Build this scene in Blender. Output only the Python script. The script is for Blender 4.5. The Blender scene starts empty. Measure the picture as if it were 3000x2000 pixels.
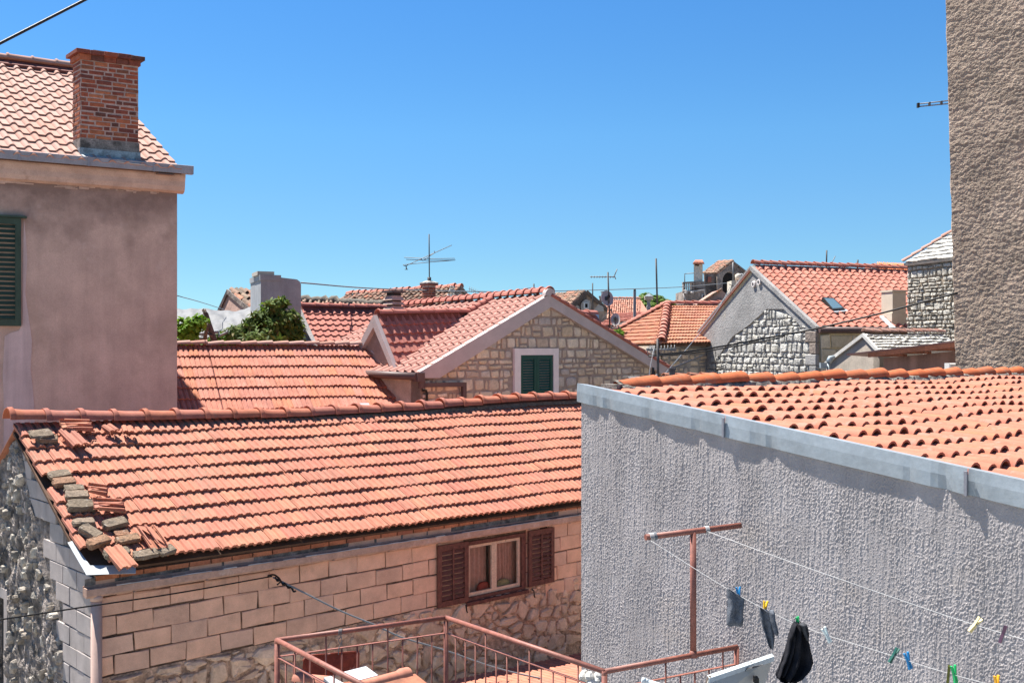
import bpy, math, random
from mathutils import Vector, Matrix, Quaternion, noise as mnoise

sc = bpy.context.scene
col = sc.collection
rng = random.Random(7)

# ------------------------------------------------------------------ camera, world, sun, exposure
F, H, CX = 3050.0, 1020.0, 1500.0      # focal length, horizon line and centre column of the 3000 x 2000 photograph
cam_d = bpy.data.cameras.new('camera'); cam = bpy.data.objects.new('camera', cam_d); col.objects.link(cam)
cam.rotation_euler = (math.pi / 2, 0, 0)
cam_d.sensor_width = 36; cam_d.lens = 36 * F / 3000; cam_d.shift_y = (H - 1000) / 3000
cam_d.clip_start = 0.05; cam_d.clip_end = 3000
sc.camera = cam

SUN_EL, SUN_AZ = math.radians(64), math.atan2(-0.85, 0.53)
SUN = Vector((math.cos(SUN_EL) * math.sin(SUN_AZ), math.cos(SUN_EL) * math.cos(SUN_AZ), math.sin(SUN_EL)))
world = bpy.data.worlds.new('World'); sc.world = world; world.use_nodes = True
wn = world.node_tree.nodes; wl = world.node_tree.links
sky = wn.new('ShaderNodeTexSky'); sky.sky_type = 'NISHITA'; sky.sun_disc = False
sky.sun_elevation = SUN_EL; sky.sun_rotation = SUN_AZ % (2 * math.pi)
sky.altitude = 2500; sky.air_density = 1.0; sky.dust_density = 0.0; sky.ozone_density = 3.0
hs = wn.new('ShaderNodeHueSaturation'); hs.inputs['Saturation'].default_value = 1.25; hs.inputs['Value'].default_value = 0.62
tc = wn.new('ShaderNodeTexCoord'); sx = wn.new('ShaderNodeSeparateXYZ'); ramp = wn.new('ShaderNodeValToRGB')   # clearer air near the horizon than the model's
for i, (z, c) in enumerate(((0.0, (.24, .37, .44)), (.072, (.39, .46, .455)), (.136, (.52, .56, .53)), (.20, (.61, .655, .605)), (.314, (.63, .69, .685)))):
    e = ramp.color_ramp.elements[i] if i < 2 else ramp.color_ramp.elements.new(z)
    e.position = z; e.color = (*c, 1)
mu = wn.new('ShaderNodeVectorMath'); mu.operation = 'MULTIPLY'
wl.new(tc.outputs['Generated'], sx.inputs[0]); wl.new(sx.outputs[2], ramp.inputs[0])
wl.new(sky.outputs[0], hs.inputs['Color']); wl.new(hs.outputs[0], mu.inputs[0]); wl.new(ramp.outputs[0], mu.inputs[1]); wl.new(mu.outputs[0], wn['Background'].inputs[0]); wn['Background'].inputs[1].default_value = 0.15
sun_d = bpy.data.lights.new('sun', 'SUN'); sun_d.energy = 4.4; sun_d.angle = math.radians(0.53); sun_d.color = (1.0, 0.95, 0.87)
sun = bpy.data.objects.new('sun', sun_d); col.objects.link(sun); sun.rotation_euler = SUN.to_track_quat('Z', 'Y').to_euler()
sun.location = (0, 0, 40)
sc.view_settings.view_transform = 'Standard'; sc.view_settings.look = 'None'
sc.view_settings.exposure = 1.6; sc.view_settings.gamma = 1; sc.view_settings.use_curve_mapping = False
sc.render.engine = 'CYCLES'
sc.cycles.max_bounces = 6; sc.cycles.diffuse_bounces = 4

# ------------------------------------------------------------------ geometry helpers
def P(px, py, Y):                       # the point of the place that the photograph shows at (px, py), Y metres in front of it
    return Vector(((px - CX) / F * Y, Y, (H - py) / F * Y))
def ray(px, py): return Vector(((px - CX) / F, 1.0, (H - py) / F))
def hit(px, py, p0, n):                 # sight line meets the plane
    d = ray(px, py); return d * (p0.dot(n) / d.dot(n))
def hdir(vpx):                          # horizontal unit direction whose vanishing point lies at column vpx
    return Vector((vpx - CX, F, 0)).normalized()
def perp(u): return Vector((-u.y, u.x, 0))
def along(p0, d, px):                   # go from p0 in direction d until column px
    r = (px - CX) / F
    return p0 + d * ((r * p0.y - p0.x) / (d.x - r * d.y))
def at_verge(p0, v, px, py):            # sight line meets the vertical plane through p0 along v
    return hit(px, py, p0, Vector((-v.y, v.x, 0)))
def proj(p): return (CX + F * p.x / p.y, H - F * p.z / p.y)

def wloc(o):
    return o.location if o.parent is None else Vector((0, 0, 0))
def setp(o, parent):
    o.parent = parent
    w = wloc(parent)
    if w.length > 0: o.matrix_parent_inverse = Matrix.Translation(-w)
def put(name, me, parent=None, kind=None):
    o = bpy.data.objects.new(name, me); col.objects.link(o)
    if parent is not None: setp(o, parent)
    if kind: o['kind'] = kind
    return o
def thing(name, label, cat, loc, group=None):
    o = bpy.data.objects.new(name, None); col.objects.link(o); o.location = loc; o.empty_display_size = 0.3
    tag(o, label, cat, group); return o
def tag(o, label, cat, group=None):
    o['label'] = label; o['category'] = cat
    if group: o['group'] = group
    return o

class MB:
    def __init__(s): s.v = []; s.f = []; s.sm = []
    def add(s, vs, fs, smooth=False):
        b = len(s.v); s.v += [Vector(q) for q in vs]
        s.f += [tuple(b + i for i in f) for f in fs]; s.sm += [smooth] * len(fs); return s
    def box(s, o, a, b, c):             # corner o and three edge vectors
        o, a, b, c = map(Vector, (o, a, b, c))
        vs = [o, o + a, o + a + b, o + b, o + c, o + a + c, o + a + b + c, o + b + c]
        fs = [(0, 3, 2, 1), (4, 5, 6, 7), (0, 1, 5, 4), (1, 2, 6, 5), (2, 3, 7, 6), (3, 0, 4, 7)]
        if a.cross(b).dot(c) < 0: fs = [f[::-1] for f in fs]
        return s.add(vs, fs)
    def cbox(s, c, a, b, d):            # centre and full edge vectors
        a, b, d = map(Vector, (a, b, d)); return s.box(Vector(c) - (a + b + d) / 2, a, b, d)
    def chbox(s, o, a, b, c, ch=0.008): # box with its outer (c) edges chamfered
        o, a, b, c = map(Vector, (o, a, b, c)); ah, bh, chh = a.normalized() * ch, b.normalized() * ch, c.normalized() * ch
        vs = [o, o + a, o + a + b, o + b, o + c - chh, o + a + c - chh, o + a + b + c - chh, o + b + c - chh,
              o + c + ah + bh, o + a + c - ah + bh, o + a + b + c - ah - bh, o + b + c + ah - bh]
        fs = [(0, 1, 5, 4), (1, 2, 6, 5), (2, 3, 7, 6), (3, 0, 4, 7), (4, 5, 9, 8), (5, 6, 10, 9), (6, 7, 11, 10), (7, 4, 8, 11), (8, 9, 10, 11), (3, 2, 1, 0)]
        if a.cross(b).dot(c) < 0: fs = [f[::-1] for f in fs]
        return s.add(vs, fs)
    def prism(s, pts, vec):             # polygon extruded by vec
        n = len(pts); pts = [Vector(p) for p in pts]; vec = Vector(vec)
        a = Vector((0, 0, 0))
        for i in range(1, n - 1): a += (pts[i] - pts[0]).cross(pts[i + 1] - pts[0])
        if a.dot(vec) < 0: pts = pts[::-1]
        vs = pts + [p + vec for p in pts]
        fs = [tuple(range(n - 1, -1, -1)), tuple(range(n, 2 * n))] + [(i, (i + 1) % n, n + (i + 1) % n, n + i) for i in range(n)]
        return s.add(vs, fs)
    def tube(s, path, r, n=8, caps=True, smooth=True):
        path = [Vector(p) for p in path]; m = len(path); rs = r if isinstance(r, (list, tuple)) else [r] * m
        ref = Vector((0, 0, 1)); vs = []
        for i, p in enumerate(path):
            t = (path[min(i + 1, m - 1)] - path[max(i - 1, 0)]).normalized()
            if abs(t.dot(ref)) > 0.95: ref = Vector((1, 0, 0)) if abs(t.x) < 0.9 else Vector((0, 1, 0))
            x = t.cross(ref).normalized(); y = x.cross(t).normalized()
            for k in range(n):
                a = 2 * math.pi * k / n; vs.append(p + (x * math.cos(a) + y * math.sin(a)) * rs[i])
        fs = []
        for i in range(m - 1):
            for k in range(n):
                fs.append((i * n + k, i * n + (k + 1) % n, (i + 1) * n + (k + 1) % n, (i + 1) * n + k))
        s.add(vs, fs, smooth)
        if caps:
            b = len(s.v) - len(vs)
            s.f += [tuple(b + k for k in range(n))[::-1], tuple(b + (m - 1) * n + k for k in range(n))]; s.sm += [False, False]
        return s
    def loft(s, rings, smooth=True, caps=True):
        n = len(rings[0]); m = len(rings); vs = [p for r in rings for p in r]
        fs = [(i * n + k, i * n + (k + 1) % n, (i + 1) * n + (k + 1) % n, (i + 1) * n + k) for i in range(m - 1) for k in range(n)]
        s.add(vs, fs, smooth)
        if caps:
            b = len(s.v) - len(vs)
            s.f += [tuple(b + k for k in range(n))[::-1], tuple(b + (m - 1) * n + k for k in range(n))]; s.sm += [False, False]
        return s
    def mesh(s, name, mat=None, origin=None):
        vs = s.v if origin is None else [v - origin for v in s.v]
        me = bpy.data.meshes.new(name); me.from_pydata([tuple(v) for v in vs], [], s.f)
        if any(s.sm): me.polygons.foreach_set('use_smooth', s.sm)
        if mat: me.materials.append(mat)
        me.update(); return me
    def make(s, name, mat, parent=None, kind=None):
        if parent is None:
            xs = [v.x for v in s.v]; ys = [v.y for v in s.v]
            o_ = Vector(((min(xs) + max(xs)) / 2, (min(ys) + max(ys)) / 2, min(v.z for v in s.v)))
            o = put(name, s.mesh(name, mat, o_), None, kind); o.location = o_; return o
        return put(name, s.mesh(name, mat), parent, kind)

# ------------------------------------------------------------------ materials
def _n(nt, t, **kw):
    n = nt.nodes.new(t)
    for k, v in kw.items(): setattr(n, k, v)
    return n
def mat(name, cols, rough=0.85, var=0.25, scale=6.0, grain=60.0, bump=0.3, bdist=0.004, dirt=None, stains=None, spec=0.3,
        metal=0.0, stretch=None, axis=None, streak=0.0, fleck=None, specks=None, band=None):
    """cols: colours picked at random for every piece; noise varies them; dirt = (colour, amount, noise scale, share of the
    pieces it grows on); streak = vertical runs; band = list of (z0, z1, colour, amount) stains at a height"""
    m = bpy.data.materials.new(name); m.use_nodes = True; nt = m.node_tree; L = nt.links.new
    bs = nt.nodes['Principled BSDF']; bs.inputs['Roughness'].default_value = rough; bs.inputs['Metallic'].default_value = metal
    bs.inputs['Specular IOR Level'].default_value = spec
    geo = _n(nt, 'ShaderNodeNewGeometry'); oi = _n(nt, 'ShaderNodeObjectInfo')
    pos = geo.outputs['Position']
    if stretch:
        mp = _n(nt, 'ShaderNodeMapping'); mp.inputs['Scale'].default_value = stretch; L(pos, mp.inputs[0]); spos = mp.outputs[0]
    elif axis is not None:
        mp = _n(nt, 'ShaderNodeMapping', vector_type='TEXTURE'); mp.inputs['Rotation'].default_value = (0, 0, axis[0]); mp.inputs['Scale'].default_value = (1, axis[1], axis[1]); L(pos, mp.inputs[0]); spos = mp.outputs[0]
    else: spos = pos
    a = _n(nt, 'ShaderNodeMath', operation='MULTIPLY'); L(geo.outputs['Random Per Island'], a.inputs[0]); a.inputs[1].default_value = 7.31
    b = _n(nt, 'ShaderNodeMath', operation='ADD'); L(a.outputs[0], b.inputs[0]); L(oi.outputs['Random'], b.inputs[1])
    fr = _n(nt, 'ShaderNodeMath', operation='FRACT'); L(b.outputs[0], fr.inputs[0]); rnd = fr.outputs[0]
    if len(cols) > 1:
        cr = _n(nt, 'ShaderNodeValToRGB'); e = cr.color_ramp.elements
        for i, c in enumerate(cols):
            el = e[i] if i < 2 else e.new(1.0)
            el.position = i / (len(cols) - 1); el.color = (*c, 1)
        L(rnd, cr.inputs[0]); c_out = cr.outputs[0]
    else:
        rg = _n(nt, 'ShaderNodeRGB'); rg.outputs[0].default_value = (*cols[0], 1); c_out = rg.outputs[0]
    def noise(sc_, det=4, src=pos, ro=0.6):
        x = _n(nt, 'ShaderNodeTexNoise'); x.inputs['Scale'].default_value = sc_; x.inputs['Detail'].default_value = det
        x.inputs['Roughness'].default_value = ro; L(src, x.inputs['Vector']); return x.outputs[0]
    def rng_(src, a0, a1, b0, b1):
        x = _n(nt, 'ShaderNodeMapRange'); L(src, x.inputs[0])
        for i, v in zip((1, 2, 3, 4), (a0, a1, b0, b1)): x.inputs[i].default_value = v
        return x.outputs[0]
    def mulc(c, f):
        x = _n(nt, 'ShaderNodeVectorMath', operation='SCALE'); L(c, x.inputs[0]); L(f, x.inputs['Scale']); return x.outputs[0]
    def mixc(f, c, c2):
        x = _n(nt, 'ShaderNodeMix', data_type='RGBA'); L(f, x.inputs[0]); L(c, x.inputs[6])
        if isinstance(c2, tuple): x.inputs[7].default_value = (*c2, 1)
        else: L(c2, x.inputs[7])
        return x.outputs[2]
    def mth(op, x_, y_):
        x = _n(nt, 'ShaderNodeMath', operation=op)
        for i, q in enumerate((x_, y_)):
            if isinstance(q, (int, float)): x.inputs[i].default_value = q
            else: L(q, x.inputs[i])
        return x.outputs[0]
    c_out = mulc(c_out, rng_(noise(scale, 5), 0.3, 0.7, 1 - var, 1 + var))
    g1 = noise(grain, 3, spos, 0.7)
    c_out = mulc(c_out, rng_(g1, 0.3, 0.7, 1 - var * 0.7, 1 + var * 0.7))
    if streak:
        mp = _n(nt, 'ShaderNodeMapping'); mp.inputs['Scale'].default_value = (5, 5, 0.35); L(pos, mp.inputs[0])
        c_out = mulc(c_out, rng_(noise(1.0, 4, mp.outputs[0]), 0.35, 0.7, 1 + streak * 0.4, 1 - streak))
    if stains:
        for (sc2, thr, colr, am) in stains:
            c_out = mixc(rng_(noise(sc2, 6, pos, 0.65), thr, thr + 0.12, 0, am), c_out, colr)
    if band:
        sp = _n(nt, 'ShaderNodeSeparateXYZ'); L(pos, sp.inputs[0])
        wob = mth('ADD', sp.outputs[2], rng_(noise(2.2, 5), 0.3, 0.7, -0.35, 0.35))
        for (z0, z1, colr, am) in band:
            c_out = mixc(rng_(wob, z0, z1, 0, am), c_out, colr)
    if dirt:
        colr, am, sc2, share = dirt
        gate = rng_(mth('FRACT', mth('MULTIPLY', rnd, 13.7), 0), share, share + .02, 1, 0.10)
        c_out = mixc(mth('MULTIPLY', rng_(noise(sc2, 5, pos, 0.75), 0.5, 0.62, 0, am), gate), c_out, colr)
    if specks:
        sc2, thr, colr, am = specks
        c_out = mixc(rng_(noise(sc2, 2), thr, thr + 0.05, 0, am), c_out, colr)
    L(c_out, bs.inputs['Base Color'])
    if bump:
        h = noise(grain, 4, spos, 0.65)
        if fleck:
            v = _n(nt, 'ShaderNodeTexVoronoi'); v.inputs['Scale'].default_value = fleck; L(spos, v.inputs['Vector'])
            h = mth('SUBTRACT', h, v.outputs['Distance'])
        bp = _n(nt, 'ShaderNodeBump'); bp.inputs['Strength'].default_value = bump; bp.inputs['Distance'].default_value = bdist
        L(h, bp.inputs['Height']); L(bp.outputs[0], bs.inputs['Normal'])
    return m

# clay of the different roofs
LICH = (0.15, 0.135, 0.11)
M = {}
AX_A = math.atan2(F, 3300) ; AX_B = math.atan2(F, 5500)
M['tile_a'] = mat('clay_tile_orange', [(.40, .152, .095), (.425, .175, .115), (.385, .14, .098), (.43, .18, .11), (.37, .15, .105), (.41, .16, .10)], var=.16, scale=7, grain=75, bump=.25, axis=(AX_A, 14), dirt=((.22, .185, .13), .85, 38, .13), bdist=.003)
M['tile_b'] = mat('clay_tile_pale_red', [(.40, .155, .105), (.42, .175, .125), (.43, .165, .09), (.385, .155, .115), (.43, .19, .14)], var=.2, scale=7, grain=60, bump=.2, axis=(AX_B, 14), dirt=(LICH, .4, 30, .05))
M['tile_l'] = mat('clay_tile_pink', [(.37, .225, .185), (.40, .245, .20), (.38, .225, .18), (.38, .20, .15)], var=.08, scale=6, grain=70, bump=.1)
M['tile_c'] = mat('clay_tile_rose', [(.36, .135, .105), (.39, .15, .115), (.37, .13, .105)], var=.08, scale=6, grain=70, bump=.1)
M['tile_c_pale'] = mat('clay_tile_dusty_rose', [(.36, .18, .145), (.40, .205, .165), (.37, .185, .15)], var=.1, scale=6, grain=70, bump=.1)
M['ridge_c'] = mat('clay_ridge_red', [(.33, .11, .085), (.36, .13, .10)], var=.12, scale=5, grain=60, bump=.1)
M['mortar_red'] = mat('red_tinted_mortar', [(.17, .06, .05)], var=.3, scale=8, grain=60, bump=.4)
M['ridge_a'] = mat('clay_ridge_terracotta', [(.36, .115, .07), (.40, .14, .085), (.32, .115, .085), (.37, .12, .065)], var=.2, scale=7, grain=50, bump=.2, dirt=(LICH, .5, 25, .2))
M['tile_j'] = mat('clay_barrel_tile', [(.37, .125, .078), (.41, .145, .092), (.38, .14, .092), (.39, .14, .075)], var=.14, scale=7, grain=80, bump=.3, dirt=((.24, .19, .145), .75, 16, .45), bdist=.003)
M['ridge_j'] = mat('clay_barrel_ridge', [(.42, .105, .035), (.46, .12, .045), (.36, .105, .045)], var=.2, scale=9, grain=70, bump=.25, dirt=((.30, .16, .10), .6, 14, .35))
M['tile_f'] = mat('clay_tile_salmon', [(.38, .14, .098), (.40, .16, .115), (.375, .135, .10), (.41, .175, .13)], var=.12, scale=2, grain=40, bump=.1)
M['tile_e'] = mat('clay_tile_weathered_orange', [(.39, .165, .095), (.42, .185, .11), (.36, .15, .10), (.43, .215, .135)], var=.16, scale=4, grain=40, bump=.1)
M['tile_old'] = mat('clay_tile_old_mossy', [(.33, .16, .11), (.17, .125, .09), (.34, .19, .13), (.10, .08, .06), (.36, .15, .09), (.22, .165, .12)], var=.3, scale=5, grain=25, bump=.4, dirt=((.12, .10, .07), .85, 7, .6), bdist=.01)
M['tile_far'] = mat('clay_tile_far', [(.40, .17, .11), (.42, .215, .15), (.37, .16, .11), (.42, .24, .175)], var=.15, scale=2, grain=20, bump=0)
M['slab_white'] = mat('limestone_roof_slab', [(.50, .485, .45), (.56, .545, .51), (.42, .41, .38)], var=.2, scale=4, grain=30, bump=.4, bdist=.01)
M['mortar_dark'] = mat('dark_mortar', [(.12, .10, .08)], var=.5, scale=20, grain=60, bump=.8, bdist=.01)
M['bed'] = mat('roof_underlay', [(.10, .055, .035)], var=.3)
# walls
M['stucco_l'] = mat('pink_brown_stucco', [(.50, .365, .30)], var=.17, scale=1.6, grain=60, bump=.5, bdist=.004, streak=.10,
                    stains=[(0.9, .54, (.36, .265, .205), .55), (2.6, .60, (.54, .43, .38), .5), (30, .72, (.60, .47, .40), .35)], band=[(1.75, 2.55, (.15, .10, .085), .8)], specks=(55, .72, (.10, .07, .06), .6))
M['cornice_l'] = mat('cornice_stucco', [(.46, .34, .28)], var=.16, scale=4, grain=60, bump=.3, stains=[(5, .56, (.30, .20, .15), .5)])
M['patch_l'] = mat('pale_patched_stucco', [(.52, .42, .40)], var=.14, scale=2, grain=90, bump=.4, streak=.25)
M['stucco_i'] = mat('rough_brown_cast_stucco', [(.36, .28, .215)], var=.30, scale=2.2, grain=45, bump=1.0, bdist=.02, rough=.95, stretch=(1, 1, 1.5), specks=(40, .66, (.5, .42, .36), .5), stains=[(1.1, .60, (.33, .22, .17), .5)])
M['stucco_j'] = mat('grey_combed_stucco', [(.365, .335, .33)], var=.12, scale=3, grain=170, bump=.8, bdist=.008, stretch=(1, 1, .5), rough=.9, streak=.16,
                    stains=[(1.3, .58, (.40, .34, .29), .4)])
M['block'] = mat('concrete_block', [(.66, .40, .29), (.70, .42, .295), (.60, .37, .27), (.63, .40, .30)], var=.16, scale=5, grain=110, bump=.5, bdist=.005, specks=(90, .64, (.62, .50, .40), .6), stains=[(3, .6, (.33, .22, .16), .5)])
M['block_grey'] = mat('concrete_block_grey', [(.36, .32, .30), (.40, .35, .33), (.34, .31, .30)], var=.16, scale=5, grain=110, bump=.5, bdist=.005, stains=[(3, .6, (.2, .17, .15), .5)])
M['joint'] = mat('block_mortar_joint', [(.15, .095, .065)], var=.5, scale=14, grain=60, bump=.9, bdist=.01)
M['stone_a'] = mat('rubble_stone_warm', [(.60, .41, .30), (.66, .48, .36), (.52, .36, .27), (.62, .44, .32), (.48, .34, .26)], var=.2, scale=6, grain=30, bump=.7, bdist=.012, stains=[(5, .58, (.28, .18, .13), .5)], spec=.08)
M['mortar_a'] = mat('rubble_mortar_brown', [(.42, .28, .205)], var=.45, scale=12, grain=40, bump=1, bdist=.015, stains=[(4, .55, (.13, .085, .06), .7)])
M['stone_g'] = mat('rubble_stone_gable', [(.38, .33, .28), (.44, .40, .35), (.24, .21, .18), (.48, .44, .38)], var=.3, scale=7, grain=22, bump=1, bdist=.02, stains=[(4, .52, (.09, .08, .075), .8)], spec=.08)
M['mortar_g'] = mat('blackened_old_mortar', [(.26, .225, .205)], var=.6, scale=8, grain=20, bump=1, bdist=.05, stains=[(2.5, .5, (.06, .055, .05), .85), (6, .58, (.5, .46, .4), .6)], spec=.08)
M['stone_c'] = mat('gable_rubble_stone', [(.56, .45, .34), (.66, .55, .42), (.46, .37, .30), (.58, .45, .31), (.68, .58, .46), (.44, .39, .36)], var=.2, scale=5, grain=30, bump=.6, bdist=.015, spec=.08)
M['mortar_c'] = mat('gable_mortar', [(.33, .265, .225)], var=.2, scale=6, grain=50, bump=.6, bdist=.01)
M['plaster_c'] = mat('mauve_grey_render', [(.46, .39, .375)], var=.1, scale=3, grain=60, bump=.2)
M['stone_f'] = mat('eroded_white_rubble', [(.46, .445, .41), (.52, .505, .465), (.42, .41, .385), (.48, .455, .40)], var=.3, scale=4, grain=16, bump=1, bdist=.05, stains=[(5, .6, (.30, .28, .25), .7)], spec=.08)
M['mortar_f'] = mat('grey_lime_mortar', [(.34, .32, .30)], var=.25, scale=3, grain=22, bump=.8, bdist=.04, stains=[(2, .55, (.22, .20, .18), .5)], spec=.08)
M['ashlar_f'] = mat('tan_ashlar_stone', [(.48, .42, .32), (.56, .49, .38), (.42, .36, .27)], var=.2, scale=3, grain=20, bump=.4, bdist=.02)
M['plaster_f'] = mat('cracked_grey_render', [(.27, .262, .255)], var=.25, scale=1.5, grain=18, bump=.7, bdist=.03, stains=[(2.2, .55, (.27, .26, .255), .6), (1.2, .6, (.50, .42, .30), .4)])
M['stone_t'] = mat('tower_rubble', [(.46, .43, .37), (.52, .49, .43), (.40, .37, .32), (.49, .465, .41)], var=.25, scale=4, grain=14, bump=.9, bdist=.05, spec=.08)
M['mortar_t'] = mat('tower_mortar', [(.25, .20, .15)], var=.4, scale=3, grain=20, bump=.8, bdist=.03)
M['plaster_h'] = mat('beige_old_plaster', [(.42, .36, .295)], var=.2, scale=2.5, grain=30, bump=.4, bdist=.01, stains=[(1.8, .54, (.22, .18, .15), .7)])
M['plaster_p'] = mat('mauve_plaster', [(.36, .245, .22)], var=.15, scale=3, grain=60, bump=.3, streak=.45, stains=[(1.5, .56, (.17, .12, .11), .6)])
M['cream'] = mat('cream_render', [(.52, .46, .37)], var=.08, scale=4, grain=60, bump=.2)
M['white_frame'] = mat('white_stone_surround', [(.78, .70, .67)], var=.06, scale=6, grain=60, bump=.1)
M['grey_cement'] = mat('grey_cement_render', [(.29, .30, .315)], var=.15, scale=3, grain=50, bump=.35, streak=.15)
M['brick'] = mat('old_red_brick', [(.20, .055, .035), (.33, .09, .045), (.14, .045, .035), (.28, .075, .04), (.40, .14, .065), (.10, .045, .035), (.25, .065, .04)], var=.3, scale=14, grain=60, bump=.7, bdist=.008)
M['brick_mortar'] = mat('pink_grey_mortar', [(.40, .29, .25)], var=.25, scale=12, grain=60, bump=.7, bdist=.008, stains=[(6, .6, (.12, .08, .07), .6)])
M['sooty'] = mat('sooty_cement', [(.20, .18, .165)], var=.5, scale=6, grain=50, bump=.6, stains=[(5, .5, (.05, .045, .04), .8)])
M['loose_brick'] = mat('weathered_loose_brick', [(.24, .17, .11), (.30, .16, .10), (.19, .15, .11), (.26, .20, .15)], var=.4, scale=14, grain=45, bump=.9, bdist=.012, stains=[(14, .52, (.07, .06, .05), .7), (20, .6, (.45, .43, .38), .6)], spec=.08)
# metal, paint, glass
M['zinc'] = mat('zinc_flashing', [(.30, .335, .36)], rough=.5, var=.12, scale=5, grain=30, bump=.15, bdist=.01, metal=.3, stains=[(3, .58, (.28, .33, .38), .4)])
M['zinc_gutter'] = mat('grey_metal_gutter', [(.26, .26, .29)], rough=.55, var=.15, scale=4, grain=50, bump=.1, metal=.3)
M['lead'] = mat('lead_apron', [(.27, .32, .35)], rough=.6, var=.3, scale=8, grain=50, bump=.3, metal=.3, stains=[(9, .52, (.10, .11, .12), .6)])
M['tin_white'] = mat('white_tin_sheet', [(.42, .45, .47)], rough=.5, var=.05, scale=4, grain=30, bump=.05)
M['gutter_a'] = mat('faded_gutter', [(.42, .27, .21)], rough=.6, var=.2, scale=5, grain=30, bump=.15, stains=[(6, .55, (.58, .48, .42), .5), (9, .62, (.12, .09, .08), .6)])
M['pipe_a'] = mat('faded_pink_downpipe', [(.46, .32, .27)], rough=.5, var=.08, scale=3, grain=30, bump=.05)
M['brown_metal'] = mat('brown_metal', [(.105, .065, .06)], rough=.5, var=.1, scale=4, grain=30, bump=.05)
M['rust'] = mat('rusty_red_paint', [(.23, .085, .062)], rough=.55, var=.25, scale=20, grain=90, bump=.3, bdist=.002, spec=.4, stains=[(14, .6, (.33, .16, .11), .5), (22, .64, (.10, .05, .04), .6)])
M['tin_red'] = mat('rusty_red_tin', [(.22, .045, .025)], rough=.5, var=.3, scale=12, grain=50, bump=.3, stains=[(9, .62, (.62, .42, .36), .8)])
M['green_old'] = mat('old_green_paint', [(.035, .060, .040)], rough=.5, var=.2, scale=8, grain=60, bump=.2, stains=[(20, .66, (.10, .12, .09), .5)])
M['green'] = mat('dark_green_paint', [(.008, .060, .045)], rough=.4, var=.1, scale=5, grain=40, bump=.05)
M['wood_brown'] = mat('peeling_brown_wood', [(.115, .045, .036), (.14, .055, .042)], rough=.7, var=.35, scale=18, grain=50, bump=.6, bdist=.004, stretch=(1, 1, .25), stains=[(16, .6, (.045, .02, .018), .7)])
M['wood_cream'] = mat('peeling_cream_wood', [(.60, .44, .33)], rough=.7, var=.15, scale=14, grain=50, bump=.4, stains=[(20, .6, (.20, .10, .07), .7)])
M['wood_beam'] = mat('varnished_beam', [(.26, .10, .055)], rough=.6, var=.3, scale=6, grain=30, bump=.2)
M['black'] = mat('black_iron', [(.015, .014, .014)], rough=.6, var=.1)
M['cable'] = mat('black_cable', [(.010, .010, .011)], rough=.5, var=.1)
M['cable_grey'] = mat('grey_cable', [(.16, .18, .20)], rough=.5, var=.1)
M['alu'] = mat('dull_aluminium', [(.20, .20, .20)], rough=.6, metal=.1, var=.15, scale=20)
M['steel_dark'] = mat('dark_weathered_steel', [(.07, .065, .065)], rough=.6, var=.3, scale=20, stains=[(12, .6, (.16, .08, .05), .6)])
M['dish'] = mat('dusty_white_dish', [(.40, .37, .35)], rough=.5, var=.06, scale=2)
M['concrete'] = mat('pole_concrete', [(.26, .25, .25)], var=.15, scale=5, grain=40)
M['white_line'] = mat('white_line', [(.42, .42, .42)], rough=.6, var=.05)
M['fabric_grey'] = mat('grey_knit', [(.115, .125, .145)], rough=.95, var=.3, scale=40, grain=160, bump=.8, bdist=.003, spec=.1)
M['fabric_black'] = mat('black_cloth', [(.016, .016, .020)], rough=.95, var=.3, scale=20, grain=160, bump=.5, bdist=.002, spec=.1)
M['board'] = mat('white_board', [(.42, .41, .38)], rough=.6, var=.05, scale=10, grain=60, bump=.1)
M['board_edge'] = mat('white_board_edge', [(.45, .50, .53)], rough=.5, var=.08, scale=14, grain=60)
M['tarp'] = mat('grey_tarpaulin', [(.15, .15, .15)], rough=.6, var=.15, scale=3, grain=20, bump=.3, bdist=.02)
M['tarp_b'] = mat('dirty_sheeting', [(.15, .16, .165), (.2, .19, .18)], rough=.6, var=.3, scale=5, grain=20, bump=.4, bdist=.03)
M['bark'] = mat('dead_bark', [(.10, .075, .06)], var=.4, scale=9, grain=30, bump=.8, bdist=.02)
M['asphalt'] = mat('street_paving', [(.28, .25, .21)], var=.2, scale=.8, grain=8, bump=.3)
M['plastic_white'] = mat('white_plastic', [(.50, .50, .49)], rough=.45, var=.03)
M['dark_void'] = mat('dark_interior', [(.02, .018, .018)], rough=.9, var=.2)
M['curtain'] = mat('curtain', [(.52, .33, .27)], rough=.9, var=.12, scale=5, grain=20)
M['cushion_red'] = mat('red_fabric', [(.35, .07, .05)], rough=.9, var=.2)
M['cushion_olive'] = mat('olive_fabric', [(.40, .35, .18)], rough=.9, var=.2)
M['far_stone'] = mat('blackened_far_masonry', [(.26, .21, .18)], var=.35, scale=.9, grain=7, bump=.6, bdist=.08, stains=[(1.2, .52, (.07, .06, .055), .8)])
M['far_plaster'] = mat('far_pale_plaster', [(.36, .325, .285)], var=.15, scale=.8, grain=7, bump=.2, bdist=.03)
M['far_pink'] = mat('far_pink_plaster', [(.33, .21, .17)], var=.25, scale=1, grain=8, bump=.3, bdist=.04, stains=[(1.5, .55, (.12, .08, .07), .6)])
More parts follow.
